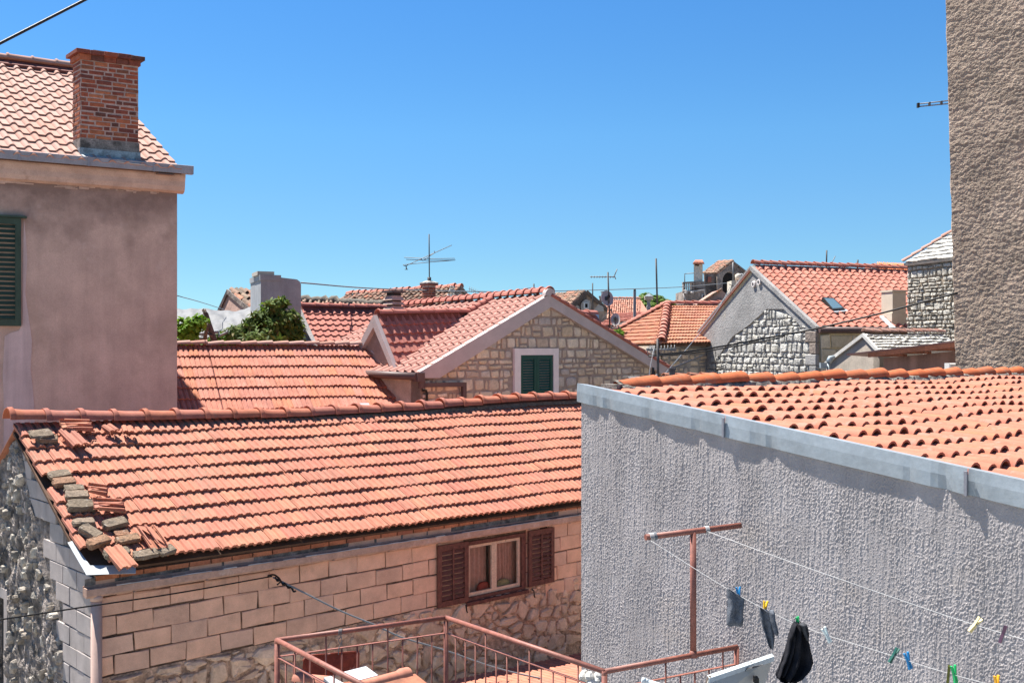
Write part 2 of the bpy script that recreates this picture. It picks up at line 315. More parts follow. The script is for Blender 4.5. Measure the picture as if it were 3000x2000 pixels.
def leafmat(name, cols):
    m = mat(name, cols, rough=.65, var=.25, scale=6, grain=20, bump=0, spec=.15)
    nt = m.node_tree; bs = nt.nodes['Principled BSDF']; out = nt.nodes['Material Output']
    tr = nt.nodes.new('ShaderNodeBsdfTranslucent'); mx = nt.nodes.new('ShaderNodeMixShader'); mx.inputs[0].default_value = .3
    src = bs.inputs['Base Color'].links[0].from_socket
    sc_ = nt.nodes.new('ShaderNodeVectorMath'); sc_.operation = 'MULTIPLY'; sc_.inputs[1].default_value = (1.3, 1.5, .6)
    nt.links.new(src, sc_.inputs[0]); nt.links.new(sc_.outputs[0], tr.inputs[0])
    nt.links.new(bs.outputs[0], mx.inputs[1]); nt.links.new(tr.outputs[0], mx.inputs[2]); nt.links.new(mx.outputs[0], out.inputs[0])
    return m
M['leaf_dark'] = leafmat('loquat_leaf', [(.06, .105, .022), (.085, .14, .03), (.045, .075, .02), (.15, .20, .04), (.065, .11, .025), (.15, .11, .035)])
M['leaf_vine'] = leafmat('vine_leaf', [(.12, .22, .02), (.15, .26, .03), (.09, .17, .02)])
M['leaf_far'] = leafmat('far_tree_leaf', [(.10, .17, .03), (.14, .21, .04), (.07, .12, .025)])
def glassmat(name, tint, f=.25):
    m = bpy.data.materials.new(name); m.use_nodes = True; nt = m.node_tree; nt.nodes.remove(nt.nodes['Principled BSDF'])
    g = nt.nodes.new('ShaderNodeBsdfGlossy'); g.inputs['Roughness'].default_value = .03
    t = nt.nodes.new('ShaderNodeBsdfTransparent'); t.inputs[0].default_value = (*tint, 1)
    lw = nt.nodes.new('ShaderNodeLayerWeight'); lw.inputs[0].default_value = f
    mx = nt.nodes.new('ShaderNodeMixShader'); nt.links.new(lw.outputs['Fresnel'], mx.inputs[0])
    nt.links.new(t.outputs[0], mx.inputs[1]); nt.links.new(g.outputs[0], mx.inputs[2])
    nt.links.new(mx.outputs[0], nt.nodes['Material Output'].inputs[0]); return m
M['glass'] = glassmat('window_glass', (.9, .9, .9))
M['glass_sky'] = mat('skylight_glass', [(.10, .16, .19)], rough=.12, var=.02, spec=.8)
PEG = {k: mat('peg_' + k, [c], rough=.45, var=.05) for k, c in dict(blue=(.02, .22, .48), yellow=(.75, .45, .03), green=(.02, .42, .13), white=(.68, .76, .74),
       dark_green=(.02, .10, .08), olive=(.12, .12, .02), orange=(.85, .42, .03), cream=(.68, .58, .30), purple=(.10, .05, .08)).items()}

# ------------------------------------------------------------------ roofs
def inpoly(x, y, poly):
    c = False; j = len(poly) - 1
    for i in range(len(poly)):
        xi, yi = poly[i]; xj, yj = poly[j]
        if (yi > y) != (yj > y) and x < (xj - xi) * (y - yi) / (yj - yi) + xi: c = not c
        j = i
    return c

def tile_proto(kind, w, l, U, D, N, th=.022, seed=0):
    """one tile: width w along U, length l down D (plus lap), N up; origin at its upper left corner"""
    r = random.Random(seed); mb = MB(); lap = .06 * l / .3
    J = lambda s: r.uniform(-s, s)
    def pos(x, y, z): return U * x + D * y + N * z
    if kind in ('flat', 'wave', 'slab'):
        if kind == 'flat':
            pr = [(0, 0)]
            hh = .115 * w
            for k in range(2):
                x0 = k * .5
                pr += [(x0 + .05, .0), (x0 + .12, hh * .85), (x0 + .19, hh), (x0 + .235, hh * .74), (x0 + .28, hh), (x0 + .36, hh * .85), (x0 + .44, 0)]
            pr += [(1.0, 0.0)]
        elif kind == 'wave':
            hh = .20 * w
            pr = [(0, 0), (.06, hh * .45), (.15, hh * .85), (.25, hh), (.35, hh * .85), (.44, hh * .45), (.50, .0), (.62, -.02 * w), (.98, -.02 * w), (1, .0)]
        else:
            pr = [(0, 0), (.5, J(.01) + .004), (1, 0)]
        pr = [(x * w * 0.985, z) for x, z in pr]
        n = len(pr); lift = th * 1.15; y0, y1 = -lap, l
        fr = [pos(x, y1, z + lift) for x, z in pr]
        mb.add([pos(x, y0, z) for x, z in pr] + fr, [(i, n + i, n + i + 1, i + 1) for i in range(n - 1)], kind == 'wave')
        vs = fr + [pos(x, y1 - .004, z + lift - th) for x, z in pr]; b = len(vs)
        vs += [pos(pr[0][0], y0, pr[0][1] - th), pos(pr[-1][0], y0, pr[-1][1] - th), pos(pr[0][0], y0, pr[0][1]), pos(pr[-1][0], y0, pr[-1][1])]
        mb.add(vs, [(i, n + i, n + i + 1, i + 1) for i in range(n - 1)] + [(b + 2, b, n, 0), (n - 1, 2 * n - 1, b + 1, b + 3)])
    else:                                   # barrel cover tile, narrower at the top
        K = 7; ro, ri = w * .385, w * .385 - .013; top = .90; lift = .024
        def arc(rad, y, z0, squash=1.04): return [pos(w * .5 - math.cos(math.pi * k / K) * rad, y, z0 + math.sin(math.pi * k / K) * rad * squash) for k in range(K + 1)]
        o1 = arc(ro, l, lift); o0 = arc(ro * top, -lap, 0); i1 = arc(ri, l, lift); i0 = arc(ri * top, l * .35, lift * .4)
        n = K + 1; q = [(i, n + i, n + i + 1, i + 1) for i in range(K)]
        mb.add(o0 + o1, q, True); mb.add(o1 + i1, q); mb.add(i1 + i0, q, True)
    return mb

def roof(parent, TL, TR, BL, rows, cols, kind, tmat, clip=None, maxobj=300, jit=.006, rot=.012, name='roof', deck=.07, th=.022,
         sag=None, skip=None, pans=False, bow=None, skew=.0, stagger=False, bedmat=None, tname='roof_tile', deck_off=.005):
    TL, TR, BL = Vector(TL), Vector(TR), Vector(BL); a = TR - TL; d = BL - TL
    N = a.cross(d); N = -N if N.z < 0 else N; N.normalize()
    U = a.normalized(); D = d.normalized(); w = a.length / cols; l = d.length / rows
    off = N * (-deck_off)
    pl = [TL, TR, TR + d, BL] if clip is None else [Vector(p) for p in clip]
    mb = MB(); mb.prism([p + off for p in pl], -N * deck)
    ro = mb.make(name, bedmat or M['bed'], parent)
    # 2-d coordinates (s along the ridge, t down the slope)
    G = Matrix(((U.dot(U), U.dot(D)), (U.dot(D), D.dot(D)))).inverted()
    def st(p):
        q = p - TL; return G @ Vector((q.dot(U), q.dot(D)))
    poly = [tuple(st(p)) for p in pl]
    protos = [tile_proto(kind, w, l, U, D, N, th, seed=i).mesh(tname, tmat) for i in range(4)]
    pm = [tile_proto(kind, w, l, U, D, N, th, seed=i) for i in range(4)]
    cells = []
    for j in range(rows):
        for i in range(-1 if stagger else 0, cols):
            s, t = (i + (.5 if stagger and j % 2 else 0)) * w, j * l
            if s < -w * .3 and not (stagger): continue
            if not inpoly(s + w * .5, t + l * .55, poly): continue
            if skip and skip(i, j): continue
            p = TL + U * s + D * t + N * (rng.uniform(0, jit))
            if sag: p = p + N * sag(s / a.length, t / d.length)
            if bow: p = p + D * bow(s / a.length, t / d.length)
            p += D * rng.uniform(-jit, jit) + U * rng.uniform(-jit, jit) * .5
            R = Matrix.Rotation(rng.gauss(0, rot), 3, N) @ Matrix.Rotation(rng.gauss(0, rot * .8), 3, U)
            cells.append((p.length, p, R, rng.randrange(4)))
    cells.sort(key=lambda c: c[0])
    for (_, p, R, k) in cells[:maxobj]:
        o = bpy.data.objects.new(tname, protos[k]); col.objects.link(o); o.parent = ro
        o.matrix_parent_inverse = Matrix.Translation(-wloc(ro)) if ro.parent is None else Matrix()
        o.matrix_basis = Matrix.Translation(p) @ R.to_4x4()
    rest = cells[maxobj:]
    if rest:
        mb = MB()
        for (_, p, R, k) in rest:
            b = len(mb.v); q = pm[k]; mb.v += [R @ v + p for v in q.v]; mb.f += [tuple(b + i for i in f) for f in q.f]; mb.sm += q.sm
        mb.make('distant_tiles', tmat, ro, 'stuff')
    if pans:
        mb = MB()
        for j in range(rows):
            for i in range(0, cols + 1):
                s, t = i * w, j * l
                if not inpoly(min(max(s, .02), a.length - .02), t + l * .5, poly): continue
                pts0 = []; pts1 = []
                for k in range(6):
                    x = s + (k / 5 - .5) * w * .8; z = -.035 + .035 * (abs(k / 2.5 - 1)) ** 2
                    pts0.append(TL + U * x + D * (t - .04) + N * (z + .01)); pts1.append(TL + U * x + D * (t + l) + N * (z + .035))
                mb.add(pts0 + pts1, [(k, 6 + k, 7 + k, k + 1) for k in range(5)], True)
        mb.make('pan_tiles', tmat, ro, 'stuff')
    ro['frame'] = 0; del ro['frame']
    return ro, (TL, U, D, N, w, l)

def ridge_tiles(parent, A, B, n, r, m, kind='collar', up=None, maxobj=300, flip=False, sagf=None, name='ridge_tile', jit=.004, spread=1.0):
    A, B = Vector(A), Vector(B)
    if flip: A, B = B, A
    T = (B - A).normalized(); Lg = (B - A).length / n
    Z = up or Vector((0, 0, 1)); Z = (Z - T * Z.dot(T)).normalized(); X = T.cross(Z).normalized()
    K = 8
    def half(t, rad, dz=0, sq=.9): return [T * t + X * (math.cos(math.pi * k / K) * rad) * spread + Z * (math.sin(math.pi * k / K) * rad * sq + dz) for k in range(K + 1)]
    if kind == 'collar': rings = [(0, r * 1.22, .0), (.055, r * 1.26, .0), (.07, r * 1.08, 0), (.085, r * 1.0, 0), (Lg * .55, r * .95, 0), (Lg + .01, r * .92, 0)]
    elif kind == 'bead': rings = [(0, r * 1.15, .0), (.03, r * 1.25, .0), (.06, r * 1.02, 0), (Lg * .8, r * .97, 0), (Lg + .02, r * .95, 0)]
    else: rings = [(-.01, r * 1.12, .012), (Lg * .5, r, .006), (Lg * 1.06, r * .86, -.004)]
    mb = MB(); n_ = K + 1; vs = []
    for (t, rad, dz) in rings: vs += half(t, rad, dz)
    t0, r0, z0 = rings[0]; m_ = len(rings)
    mb.add(vs, [(i * n_ + k, (i + 1) * n_ + k, (i + 1) * n_ + k + 1, i * n_ + k + 1) for i in range(m_ - 1) for k in range(K)], True)
    inn = half(t0, r0 - .014, z0); q = [(n_ + k, k, k + 1, n_ + k + 1) for k in range(K)]
    mb.add(vs[:n_] + inn, q); mb.add(inn + half(Lg * .4, r0 * .8, z0), q, True)
    me = mb.mesh(name, m)
    for i in range(n):
        o = put(name, me, parent)
        p = A + T * (Lg * i) + Z * (rng.uniform(-jit, jit) + (sagf((i + .5) / n) if sagf else 0))
        pi = o.matrix_parent_inverse.copy()
        o.matrix_basis = Matrix.Translation(p) @ Matrix.Rotation(rng.gauss(0, .012), 4, Z) @ Matrix.Rotation(rng.gauss(0, .012), 4, X)
    return me

# ------------------------------------------------------------------ masonry
def rough_wall(name, m, parent, f, w0, w1, z0, z1, nw, nz, d):
    """surface grid: f(w, z, out) gives the place, d(p) how far it stands out there"""
    vs = []; mb = MB()
    for j in range(nz + 1):
        for i in range(nw + 1):
            w = w0 + (w1 - w0) * i / nw
            a = z0(w) if callable(z0) else z0; b = z1(w) if callable(z1) else z1
            z = a + (b - a) * j / nz; p = f(w, z, 0); vs.append(f(w, z, d(p, i in (0, nw) or j in (0, nz))))
    mb.add(vs, [(j * (nw + 1) + i, j * (nw + 1) + i + 1, (j + 1) * (nw + 1) + i + 1, (j + 1) * (nw + 1) + i) for j in range(nz) for i in range(nw)])
    return mb.make(name, m, parent)
def clip_half(poly, px, py, nx, ny):      # keep the side where (p - (px,py)).n <= 0
    out = []; m = len(poly)
    for i in range(m):
        a = poly[i]; b = poly[(i + 1) % m]
        da = (a[0] - px) * nx + (a[1] - py) * ny; db = (b[0] - px) * nx + (b[1] - py) * ny
        if da <= 0: out.append(a)
        if (da < 0) != (db < 0) and da != db:
            t = da / (da - db); out.append((a[0] + (b[0] - a[0]) * t, a[1] + (b[1] - a[1]) * t))
    return out
def chaikin(p, k=.15):
    q = []
    for i in range(len(p)):
        a = p[i]; b = p[(i + 1) % len(p)]
        q += [(a[0] * (1 - k) + b[0] * k, a[1] * (1 - k) + b[1] * k), (a[0] * k + b[0] * (1 - k), a[1] * k + b[1] * (1 - k))]
    return q
def rubble(parent, O, X, Nrm, poly, size, m, aspect=1.4, gap=.02, depth=.04, holes=(), rows=True, maxobj=300, seed=1, jit=.35, name='stone', rnd=1, rect=False, Zv=None, keep=None, dirty=.0):
    """irregular stones filling the convex polygon poly (x, z in the wall's plane); holes are rectangles left free"""
    r = random.Random(seed); X = Vector(X); Nrm = Vector(Nrm); Z = Zv or Vector((0, 0, 1)); O = Vector(O)
    xs = [p[0] for p in poly]; zs = [p[1] for p in poly]
    x0, x1, z0, z1 = min(xs), max(xs), min(zs), max(zs)
    area = sum(poly[i][0] * poly[(i + 1) % len(poly)][1] - poly[(i + 1) % len(poly)][0] * poly[i][1] for i in range(len(poly))) / 2
    if area < 0: poly = poly[::-1]
    sw, sh = size * aspect ** .5, size / aspect ** .5
    pts = []; z = z0 - sh; k = 0
    while z < z1 + sh:
        hh = sh * r.uniform(.7, 1.3); x = x0 - sw * r.random()
        while x < x1 + sw:
            ww = sw * r.uniform(.55, 1.5)
            if r.random() < .14 and ww > sw * .8:
                pts += [(x + ww * .5 + r.uniform(-1, 1) * sw * .1, z + hh * .25), (x + ww * .5 + r.uniform(-1, 1) * sw * .1, z + hh * .78)]
            else: pts.append((x + ww * .5, z + hh * .5 + r.uniform(-jit, jit) * hh))
            x += ww
        z += hh
    if rect:
        pts = []; cells_ = []; z = z0 - sh * r.random(); wv = lambda x, k: size * .13 * mnoise.noise(Vector((x / size * .45, k * 3.7, seed)))
        k = 0
        while z < z1:
            hh = sh * r.choice((.6, .8, 1, 1, 1.2, 1.45)); x = x0 - sw * r.random()
            while x < x1:
                ww = sw * r.choice((.45, .7, .9, 1.1, 1.3, 1.7)); parts = [(0, 1)]
                if r.random() < .28 and hh > sh * .9: c_ = r.uniform(.35, .65); parts = [(0, c_), (c_, 1)]
                for a_, b_ in parts:
                    q = []
                    for (u_, v_) in ((0, a_), (.5, a_), (1, a_), (1, (a_ + b_) / 2), (1, b_), (.5, b_), (0, b_), (0, (a_ + b_) / 2)):
                        xx = x + ww * u_; zl = z + wv(xx, k); zh = z + hh + wv(xx, k + 1); g_ = gap / 2
                        xx += (g_ if u_ == 0 else -g_ if u_ == 1 else 0); zz = zl + (zh - zl) * v_ + (g_ if v_ == a_ else -g_ if v_ == b_ else 0)
                        q.append((xx + r.gauss(0, size * .03), zz + r.gauss(0, size * .025)))
                    cells_.append(q); pts.append((x + ww / 2, z + hh * (a_ + b_) / 2))
                x += ww
            z += hh; k += 1
    grid = {}
    cs = max(sw, sh) * 1.5
    for i, p in enumerate(pts): grid.setdefault((int(p[0] // cs), int(p[1] // cs)), []).append(i)
    out = []
    for i, p in enumerate(pts):
        if not (x0 - sw < p[0] < x1 + sw and z0 - sh < p[1] < z1 + sh): continue
        if any(h[0] < p[0] < h[1] and h[2] < p[1] < h[3] for h in holes): continue
        cell = [(p[0] - sw * 2, p[1] - sh * 2), (p[0] + sw * 2, p[1] - sh * 2), (p[0] + sw * 2, p[1] + sh * 2), (p[0] - sw * 2, p[1] + sh * 2)]
        gx, gz = int(p[0] // cs), int(p[1] // cs)
        if rect: cell = cells_[i]
        for ax in (() if rect else (-2, -1, 0, 1, 2)):
            for az in (-2, -1, 0, 1, 2):
                for j in grid.get((gx + ax, gz + az), ()):
                    if j == i: continue
                    q = pts[j]; nx, ny = (q[0] - p[0]) / aspect ** 2, q[1] - p[1]
                    ln = math.hypot(nx, ny) or 1e-6
                    cell = clip_half(cell, (p[0] + q[0]) / 2 - nx / ln * gap / 2, (p[1] + q[1]) / 2 - ny / ln * gap / 2, nx, ny)
                    if len(cell) < 3: break
        for k in range(len(poly)):
            if len(cell) < 3: break
            a = poly[k]; b = poly[(k + 1) % len(poly)]; nx, ny = (b[1] - a[1]), -(b[0] - a[0])
            ln = math.hypot(nx, ny); cell = clip_half(cell, a[0] - nx / ln * gap * .5, a[1] - ny / ln * gap * .5, nx, ny)
        for h in holes:
            if len(cell) < 3: break
            ds = [(h[0] - p[0], (h[0], 0, 1, 0)), (p[0] - h[1], (h[1], 0, -1, 0)), (h[2] - p[1], (0, h[2], 0, 1)), (p[1] - h[3], (0, h[3], 0, -1))]
            dd, (hx, hz, nx, nz) = max(ds, key=lambda q: q[0])
            cell = clip_half(cell, hx, hz, nx, nz)
        if len(cell) < 3: continue
        cx = sum(q[0] for q in cell) / len(cell); cz = sum(q[1] for q in cell) / len(cell)
        ar = abs(sum(cell[k][0] * cell[(k + 1) % len(cell)][1] - cell[(k + 1) % len(cell)][0] * cell[k][1] for k in range(len(cell)))) / 2
        if ar < size * size * .10: continue
        if keep and not keep(cx, cz): continue
        for _ in range(rnd): cell = chaikin(cell)
        if len(cell) > 14: cell = cell[::2]
        jj = size * .035; sh_ = r.uniform(.86, 1.0); cell = [(cx + (q[0] - cx) * sh_, cz + (q[1] - cz) * sh_) for q in cell]
        cell = [(q[0] + r.uniform(-jj, jj), q[1] + r.uniform(-jj, jj)) for q in cell]
        hgt = depth * r.uniform(.6, 1.25)
        def ring(s, h, w=0): return [O + X * (cx + (q[0] - cx) * s) + Z * (cz + (q[1] - cz) * s) + Nrm * (h + r.uniform(-w, w)) for q in cell]
        tilt = r.uniform(-.12, .12)
        a_, b_, c_ = ring(1, -.02), ring(.97, hgt * .6, hgt * .15), ring(.78, hgt, hgt * .22)
        n = len(cell); mb = MB()
        mid = O + X * cx + Z * cz + Nrm * (hgt * (1.05 + r.uniform(-.15, .2)))
        vs = a_ + b_ + c_ + [mid]
        fs = [(k, (k + 1) % n, n + (k + 1) % n, n + k) for k in range(n)] + [(n + k, n + (k + 1) % n, 2 * n + (k + 1) % n, 2 * n + k) for k in range(n)] + [(2 * n + k, 2 * n + (k + 1) % n, 3 * n) for k in range(n)]
        if X.cross(Z).dot(Nrm) < 0: fs = [f[::-1] for f in fs]
        mb.add(vs, fs); c3 = O + X * cx + Z * cz
        out.append((c3.length, mb))
    vis = [q for q in out if True]
    def insight(q):
        v = q[1].v[-1]; px, py = proj(v); return -60 < px < 3060 and -60 < py < 2060
    vis.sort(key=lambda q: (not insight(q), q[0]))
    for _, mb in vis[:maxobj]:
        o3 = mb.v[-1].copy(); me = mb.mesh(name, m, o3); o = put(name, me, parent)
        pi = o.matrix_parent_inverse.copy(); o.location = o3
    rest = vis[maxobj:]
    if rest:
        J = MB()
        for _, q in rest:
            b = len(J.v); J.v += q.v; J.f += [tuple(b + i for i in f) for f in q.f]; J.sm += q.sm
        J.make('small_stones', m, parent, 'stuff')

def courses(parent, O, X, Nrm, bw, bh, ncol, nrow, m, gap=.012, depth=.03, keep=None, name='block', seed=3, odd=.5, vary=.0, Zv=None, ch=.004, slope=0):
    r = random.Random(seed); X = Vector(X); Nrm = Vector(Nrm); O = Vector(O); Z = Zv or Vector((0, 0, 1)); n = 0
    for j in range(nrow):
        x = -bw * (odd if j % 2 else 0)
        for i in range(ncol + 1):
            w = bw * (1 + r.uniform(-vary, vary)); a, b = max(x, 0), x + w; x += w
            if b - a < bw * .12: continue
            z = j * bh
            if keep and not keep(a, b, z, z + bh): continue
            g = gap * r.uniform(.5, 1.4); o3 = O + X * (a + g / 2) + Z * (z + g / 2 + r.uniform(-.003, .003))
            mb = MB().chbox(Vector((0, 0, 0)) - Nrm * .02, X * (b - a - g) + Z * r.uniform(-.004, .004), Z * (bh - g), Nrm * (.02 + depth * r.uniform(.75, 1.2)), ch)
            mb.v = [q + X * r.gauss(0, ch * .7) + Z * r.gauss(0, ch * .7) for q in mb.v]
            o = put(name, mb.mesh(name, m), parent); o.location = o3; n += 1

def wallpoly(mb, O, X, Nrm, poly, th=.3):
    mb.prism([Vector(O) + Vector(X) * p[0] + Vector((0, 0, 1)) * p[1] for p in poly], -Vector(Nrm) * th); return mb
def sag_line(a, b, n, sag):
    a, b = Vector(a), Vector(b); return [a.lerp(b, i / n) - Vector((0, 0, 4 * sag * (i / n) * (1 - i / n))) for i in range(n + 1)]
def smooth_path(pts, k=6):
    pts = [Vector(p) for p in pts]
    if len(pts) < 3: return pts
    out = []
    q = [pts[0] * 2 - pts[1]] + pts + [pts[-1] * 2 - pts[-2]]
    for i in range(1, len(q) - 2):
        for j in range(k):
            t = j / k; a, b, c, d = q[i - 1], q[i], q[i + 1], q[i + 2]
            out.append(.5 * ((2 * b) + (c - a) * t + (2 * a - 5 * b + 4 * c - d) * t * t + (3 * b - a - 3 * c + d) * t ** 3))
    return out + [pts[-1]]
def wire(name, label, pts, r, m, cat='cable', n=6):
    o = MB().tube(smooth_path(pts), r, n).make(name, m); tag(o, label, cat); return o
def shutter(parent, O, X, Nrm, w, h, m, nsl, fr=.07, th=.035, mid=False, tilt=.5, name='shutter', sname='slat'):
    """louvred leaf: lower left corner O"""
    O, X, Nrm = Vector(O), Vector(X), Vector(Nrm); Z = Vector((0, 0, 1)); mb = MB()
    mb.box(O, X * fr, Z * h, Nrm * th); mb.box(O + X * (w - fr), X * fr, Z * h, Nrm * th)
    for z0 in (0, h - fr * 1.15): mb.box(O + X * fr + Z * z0 + Nrm * .002, X * (w - 2 * fr), Z * fr * 1.15, Nrm * (th - .004))
    if mid: mb.box(O + X * (w / 2 - .012) + Z * fr + Nrm * (th * .55), X * .024, Z * (h - 2 * fr), Nrm * (th * .5))
    leaf = mb.make(name, m, parent)
    hh = (h - fr * 2.3) / nsl
    sl = MB().cbox((0, 0, 0), X * (w - 2 * fr), Z * (hh * .62) - Nrm * (th * .9) * tilt, (Z * .006 + Nrm * .006)).mesh(sname, m)
    for i in range(nsl):
        o = put(sname, sl, leaf); o.location = O + X * (w / 2) + Z * (fr * 1.15 + hh * (i + .5)) + Nrm * (th * .45)
        
    return leaf
V0 = Vector((0, 0, 0)); ZU = Vector((0, 0, 1))
GZ = -9.0
gm = MB(); gm.add([(-400, -60, GZ), (400, -60, GZ), (400, 900, GZ), (-400, 900, GZ)], [(0, 1, 2, 3)])
gr = gm.make('ground', M['asphalt'], None, 'structure')

# ================================================================== A: orange-tiled block house in the middle
uA = hdir(4800); vA = perp(uA)                         # along the eave / away from the camera
A0 = P(276, 1740, 10.5); A0.z = 0                       # near corner of its walls
oA = A0.copy(); oA.z = GZ
hA = thing('block_house', 'concrete block house, its orange ribbed tile roof weighed down by loose bricks at one end', 'house', oA)
def wA(t, z, out=0.0): return Vector((A0.x, A0.y, z)) + uA * t - vA * out   # a point on the front wall
W0, W1, WZ0, WZ1 = 4.88, 5.97, -3.36, -2.57            # window opening
LA = 9.0
wa = MB()
for (a, b, z0, z1) in ((0, W0, GZ, -2.2), (W1, LA, GZ, -2.2), (W0, W1, GZ, WZ0), (W0, W1, WZ1, -2.2)):
    wa.box(wA(a, z0), uA * (b - a), vA * .25, ZU * (z1 - z0))
wallA = wa.make('front_wall', M['joint'], hA)
zb = -3.335
def keepA(a, b, z0, z1):
    z0 += zb - .2 * 1; z1 += zb - .2 * 1
    if a > LA - .1: return False
    if z0 < zb - .01 and (b < 4.3): return False
    if b > W0 - .03 and a < W1 + .05 and z1 > WZ0 - .02: return False
    if z0 < zb - .01 and 4.4 < (a + b) / 2 < 6.2: return False
    return True
courses(wallA, wA(0, zb - .2), uA, -vA, .40, .2035, 23, 6, M['block'], keep=keepA, gap=.014, depth=.022, seed=4, odd=.5, vary=.05, ch=.008)
# half blocks beside the window
for (a, b) in ((W0 - .30, W0 - .02), (W1 + .03, W1 + .30)):
    for j in range(4):
        z = zb + .2035 * j; mb = MB().chbox(V0, uA * (b - a - .012), ZU * .19, -vA * .019, .004)
        o = put('block', mb.mesh('block', M['block']), wallA); o.location = wA(a, z + .006, -.001)
# rubble of the lower storey
st = MB().box(wA(0.0, GZ, .012), uA * LA, vA * .012, ZU * (zb - GZ - .004)).make('rubble_wall', M['mortar_a'], hA)
rubble(st, wA(0, 0, .012), uA, -vA, [(0.05, -6.2), (8.6, -6.2), (8.6, -3.345), (0.05, -3.345)], .25, M['stone_a'],
       aspect=1.45, gap=.035, depth=.05, seed=11, maxobj=250, jit=.7, rnd=1, keep=lambda x, z: rng.random() < .86 and not (z > -3.55 and (x > 6.25 or 4.3 < x < 6.3 and z > -3.42)))
rubble(st, wA(0, 0, .008), uA, -vA, [(0.05, -5.2), (8.6, -5.2), (8.6, -3.345), (0.05, -3.345)], .10, M['stone_a'], aspect=1.3, gap=.02, depth=.028, seed=19, maxobj=0, jit=.5, keep=lambda x, z: rng.random() < .5)
# hollow bricks under the eave
brick_o = mat('orange_hollow_brick', [(.38, .13, .06), (.42, .16, .08), (.32, .12, .07)], var=.3, scale=6, grain=50, bump=.3)
eb = MB().box(wA(0, -2.34, .03), uA * LA, vA * .2, ZU * .06).make('eave_course', M['joint'], hA)
for i in range(36):
    mb = MB().chbox(V0, uA * .235, ZU * .05, -vA * .02, .003); o = put('brick', mb.mesh('brick', brick_o), eb); o.location = wA(.25 * i, -2.337, .031)
# --- window
win = MB()
def fr_box(mb, a, b, z0, z1, d0, d1): mb.box(wA(a, z0, d0), uA * (b - a), -vA * (d1 - d0), ZU * (z1 - z0))
for (a, b, z0, z1) in ((W0, W0 + .05, WZ0, WZ1), (W1 - .07, W1, WZ0, WZ1), (W0 + .05, W1 - .07, WZ0, WZ0 + .05), (W0 + .05, W1 - .07, WZ1 - .05, WZ1)): fr_box(win, a, b, z0, z1, -.06, .03)
wnA = win.make('window', M['wood_brown'], hA)
sa = MB(); mid = (W0 + W1 - .02) / 2
for (a, b) in ((W0 + .05, mid), (mid + .002, W1 - .07)):
    for q in ((a, a + .045, WZ0 + .05, WZ1 - .05), (b - .045, b, WZ0 + .05, WZ1 - .05), (a + .045, b - .045, WZ0 + .05, WZ0 + .10), (a + .045, b - .045, WZ1 - .095, WZ1 - .05)):
        sa.box(wA(q[0], q[2], -.05), uA * (q[1] - q[0]), -vA * .04, ZU * (q[3] - q[2]))
sa.make('sash', M['wood_cream'], wnA)
for (a, b) in ((W0 + .09, mid - .04), (mid + .04, W1 - .11)):
    MB().add([wA(a, WZ0 + .09, -.035), wA(b, WZ0 + .09, -.035), wA(b, WZ1 - .09, -.035), wA(a, WZ1 - .09, -.035)], [(0, 1, 2, 3)]).make('pane', M['glass'], wnA)
MB().box(wA(W0 - .02, WZ0 - .045, -.05), uA * (W1 - W0 + .04), -vA * .13, ZU * .045).make('sill', M['wood_brown'], wnA)
cu = MB()
for s0, s1, nf in ((W0, mid - .02, 6), (mid + .02, W1, 9)):
    n = 48; top = []; bot = []
    for i in range(n + 1):
        x = s0 + (s1 - s0) * i / n; dd = -.16 + .022 * math.sin(i / n * nf * 6.28) + .008 * math.sin(i * 1.7)
        top.append(wA(x, WZ1, dd)); bot.append(wA(x + .03 * math.sin(i / n * 6), WZ0, dd + .02))
    cu.add(top + bot, [(i, i + 1, n + 2 + i, n + 1 + i) for i in range(n)], True)
cu.make('curtain', M['curtain'], wnA)
MB().box(wA(W0 - .2, WZ0 - .2, -.5), uA * 1.5, vA * .02, ZU * 1.2).make('room_back', M['curtain'], wnA)
for (x, z, r1, mt) in ((W0 + .42, WZ0 + .10, .12, 'cushion_red'), (W0 + .78, WZ0 + .07, .14, 'cushion_olive')):
    rings = []
    for k in range(7):
        a = -math.pi / 2 + math.pi * k / 6; rr = max(.01, math.cos(a)) ** .7
        rings.append([wA(x, z, -.105) + uA * (math.cos(t) * r1 * rr) + vA * (math.sin(t) * .035 * rr) + ZU * (math.sin(a) * r1 * .75) for t in [6.283 * i / 10 for i in range(10)]])
    MB().loft(rings).make('cushion', M[mt], wnA)
shutter(hA, wA(W0 - .50, WZ0 + .01, .035), uA, -vA, .51, .80, M['wood_brown'], 10, fr=.062, mid=True, tilt=.9)
shutter(hA, wA(W1 + .03, WZ0 + .03, .035), uA, -vA, .50, .78, M['wood_brown'], 10, fr=.062, mid=True, tilt=.9)
for x in (W0 - .03, W1 + .12):
    MB().tube([wA(x, WZ0 - .02, .03), wA(x, WZ0 - .03, .07), wA(x + .01, WZ0 - .1, .07), wA(x + .03, WZ0 - .13, .06)], .009, 6).make('shutter_catch', M['black'], hA)
# --- roof
BLa = P(257, 1660, 10.35); TLa = at_verge(BLa, vA, 42, 1250); LR = 9.85
TRa = TLa + uA * LR; TRa.z -= .08
def sagA(s, t): return -.035 * math.sin(math.pi * min(s * 1.3, 1)) * (1 - .3 * t) + .010 * math.sin(s * 31) * math.sin(t * 9)
roofA, frA = roof(hA, TLa, TRa, BLa, 10, 48, 'flat', M['tile_a'], maxobj=290, jit=.006, rot=.014, sag=sagA, th=.033, deck_off=.07, deck=.03, skip=lambda i, j: (i, j) in ((0, 9), (0, 4)))
NA = frA[3]
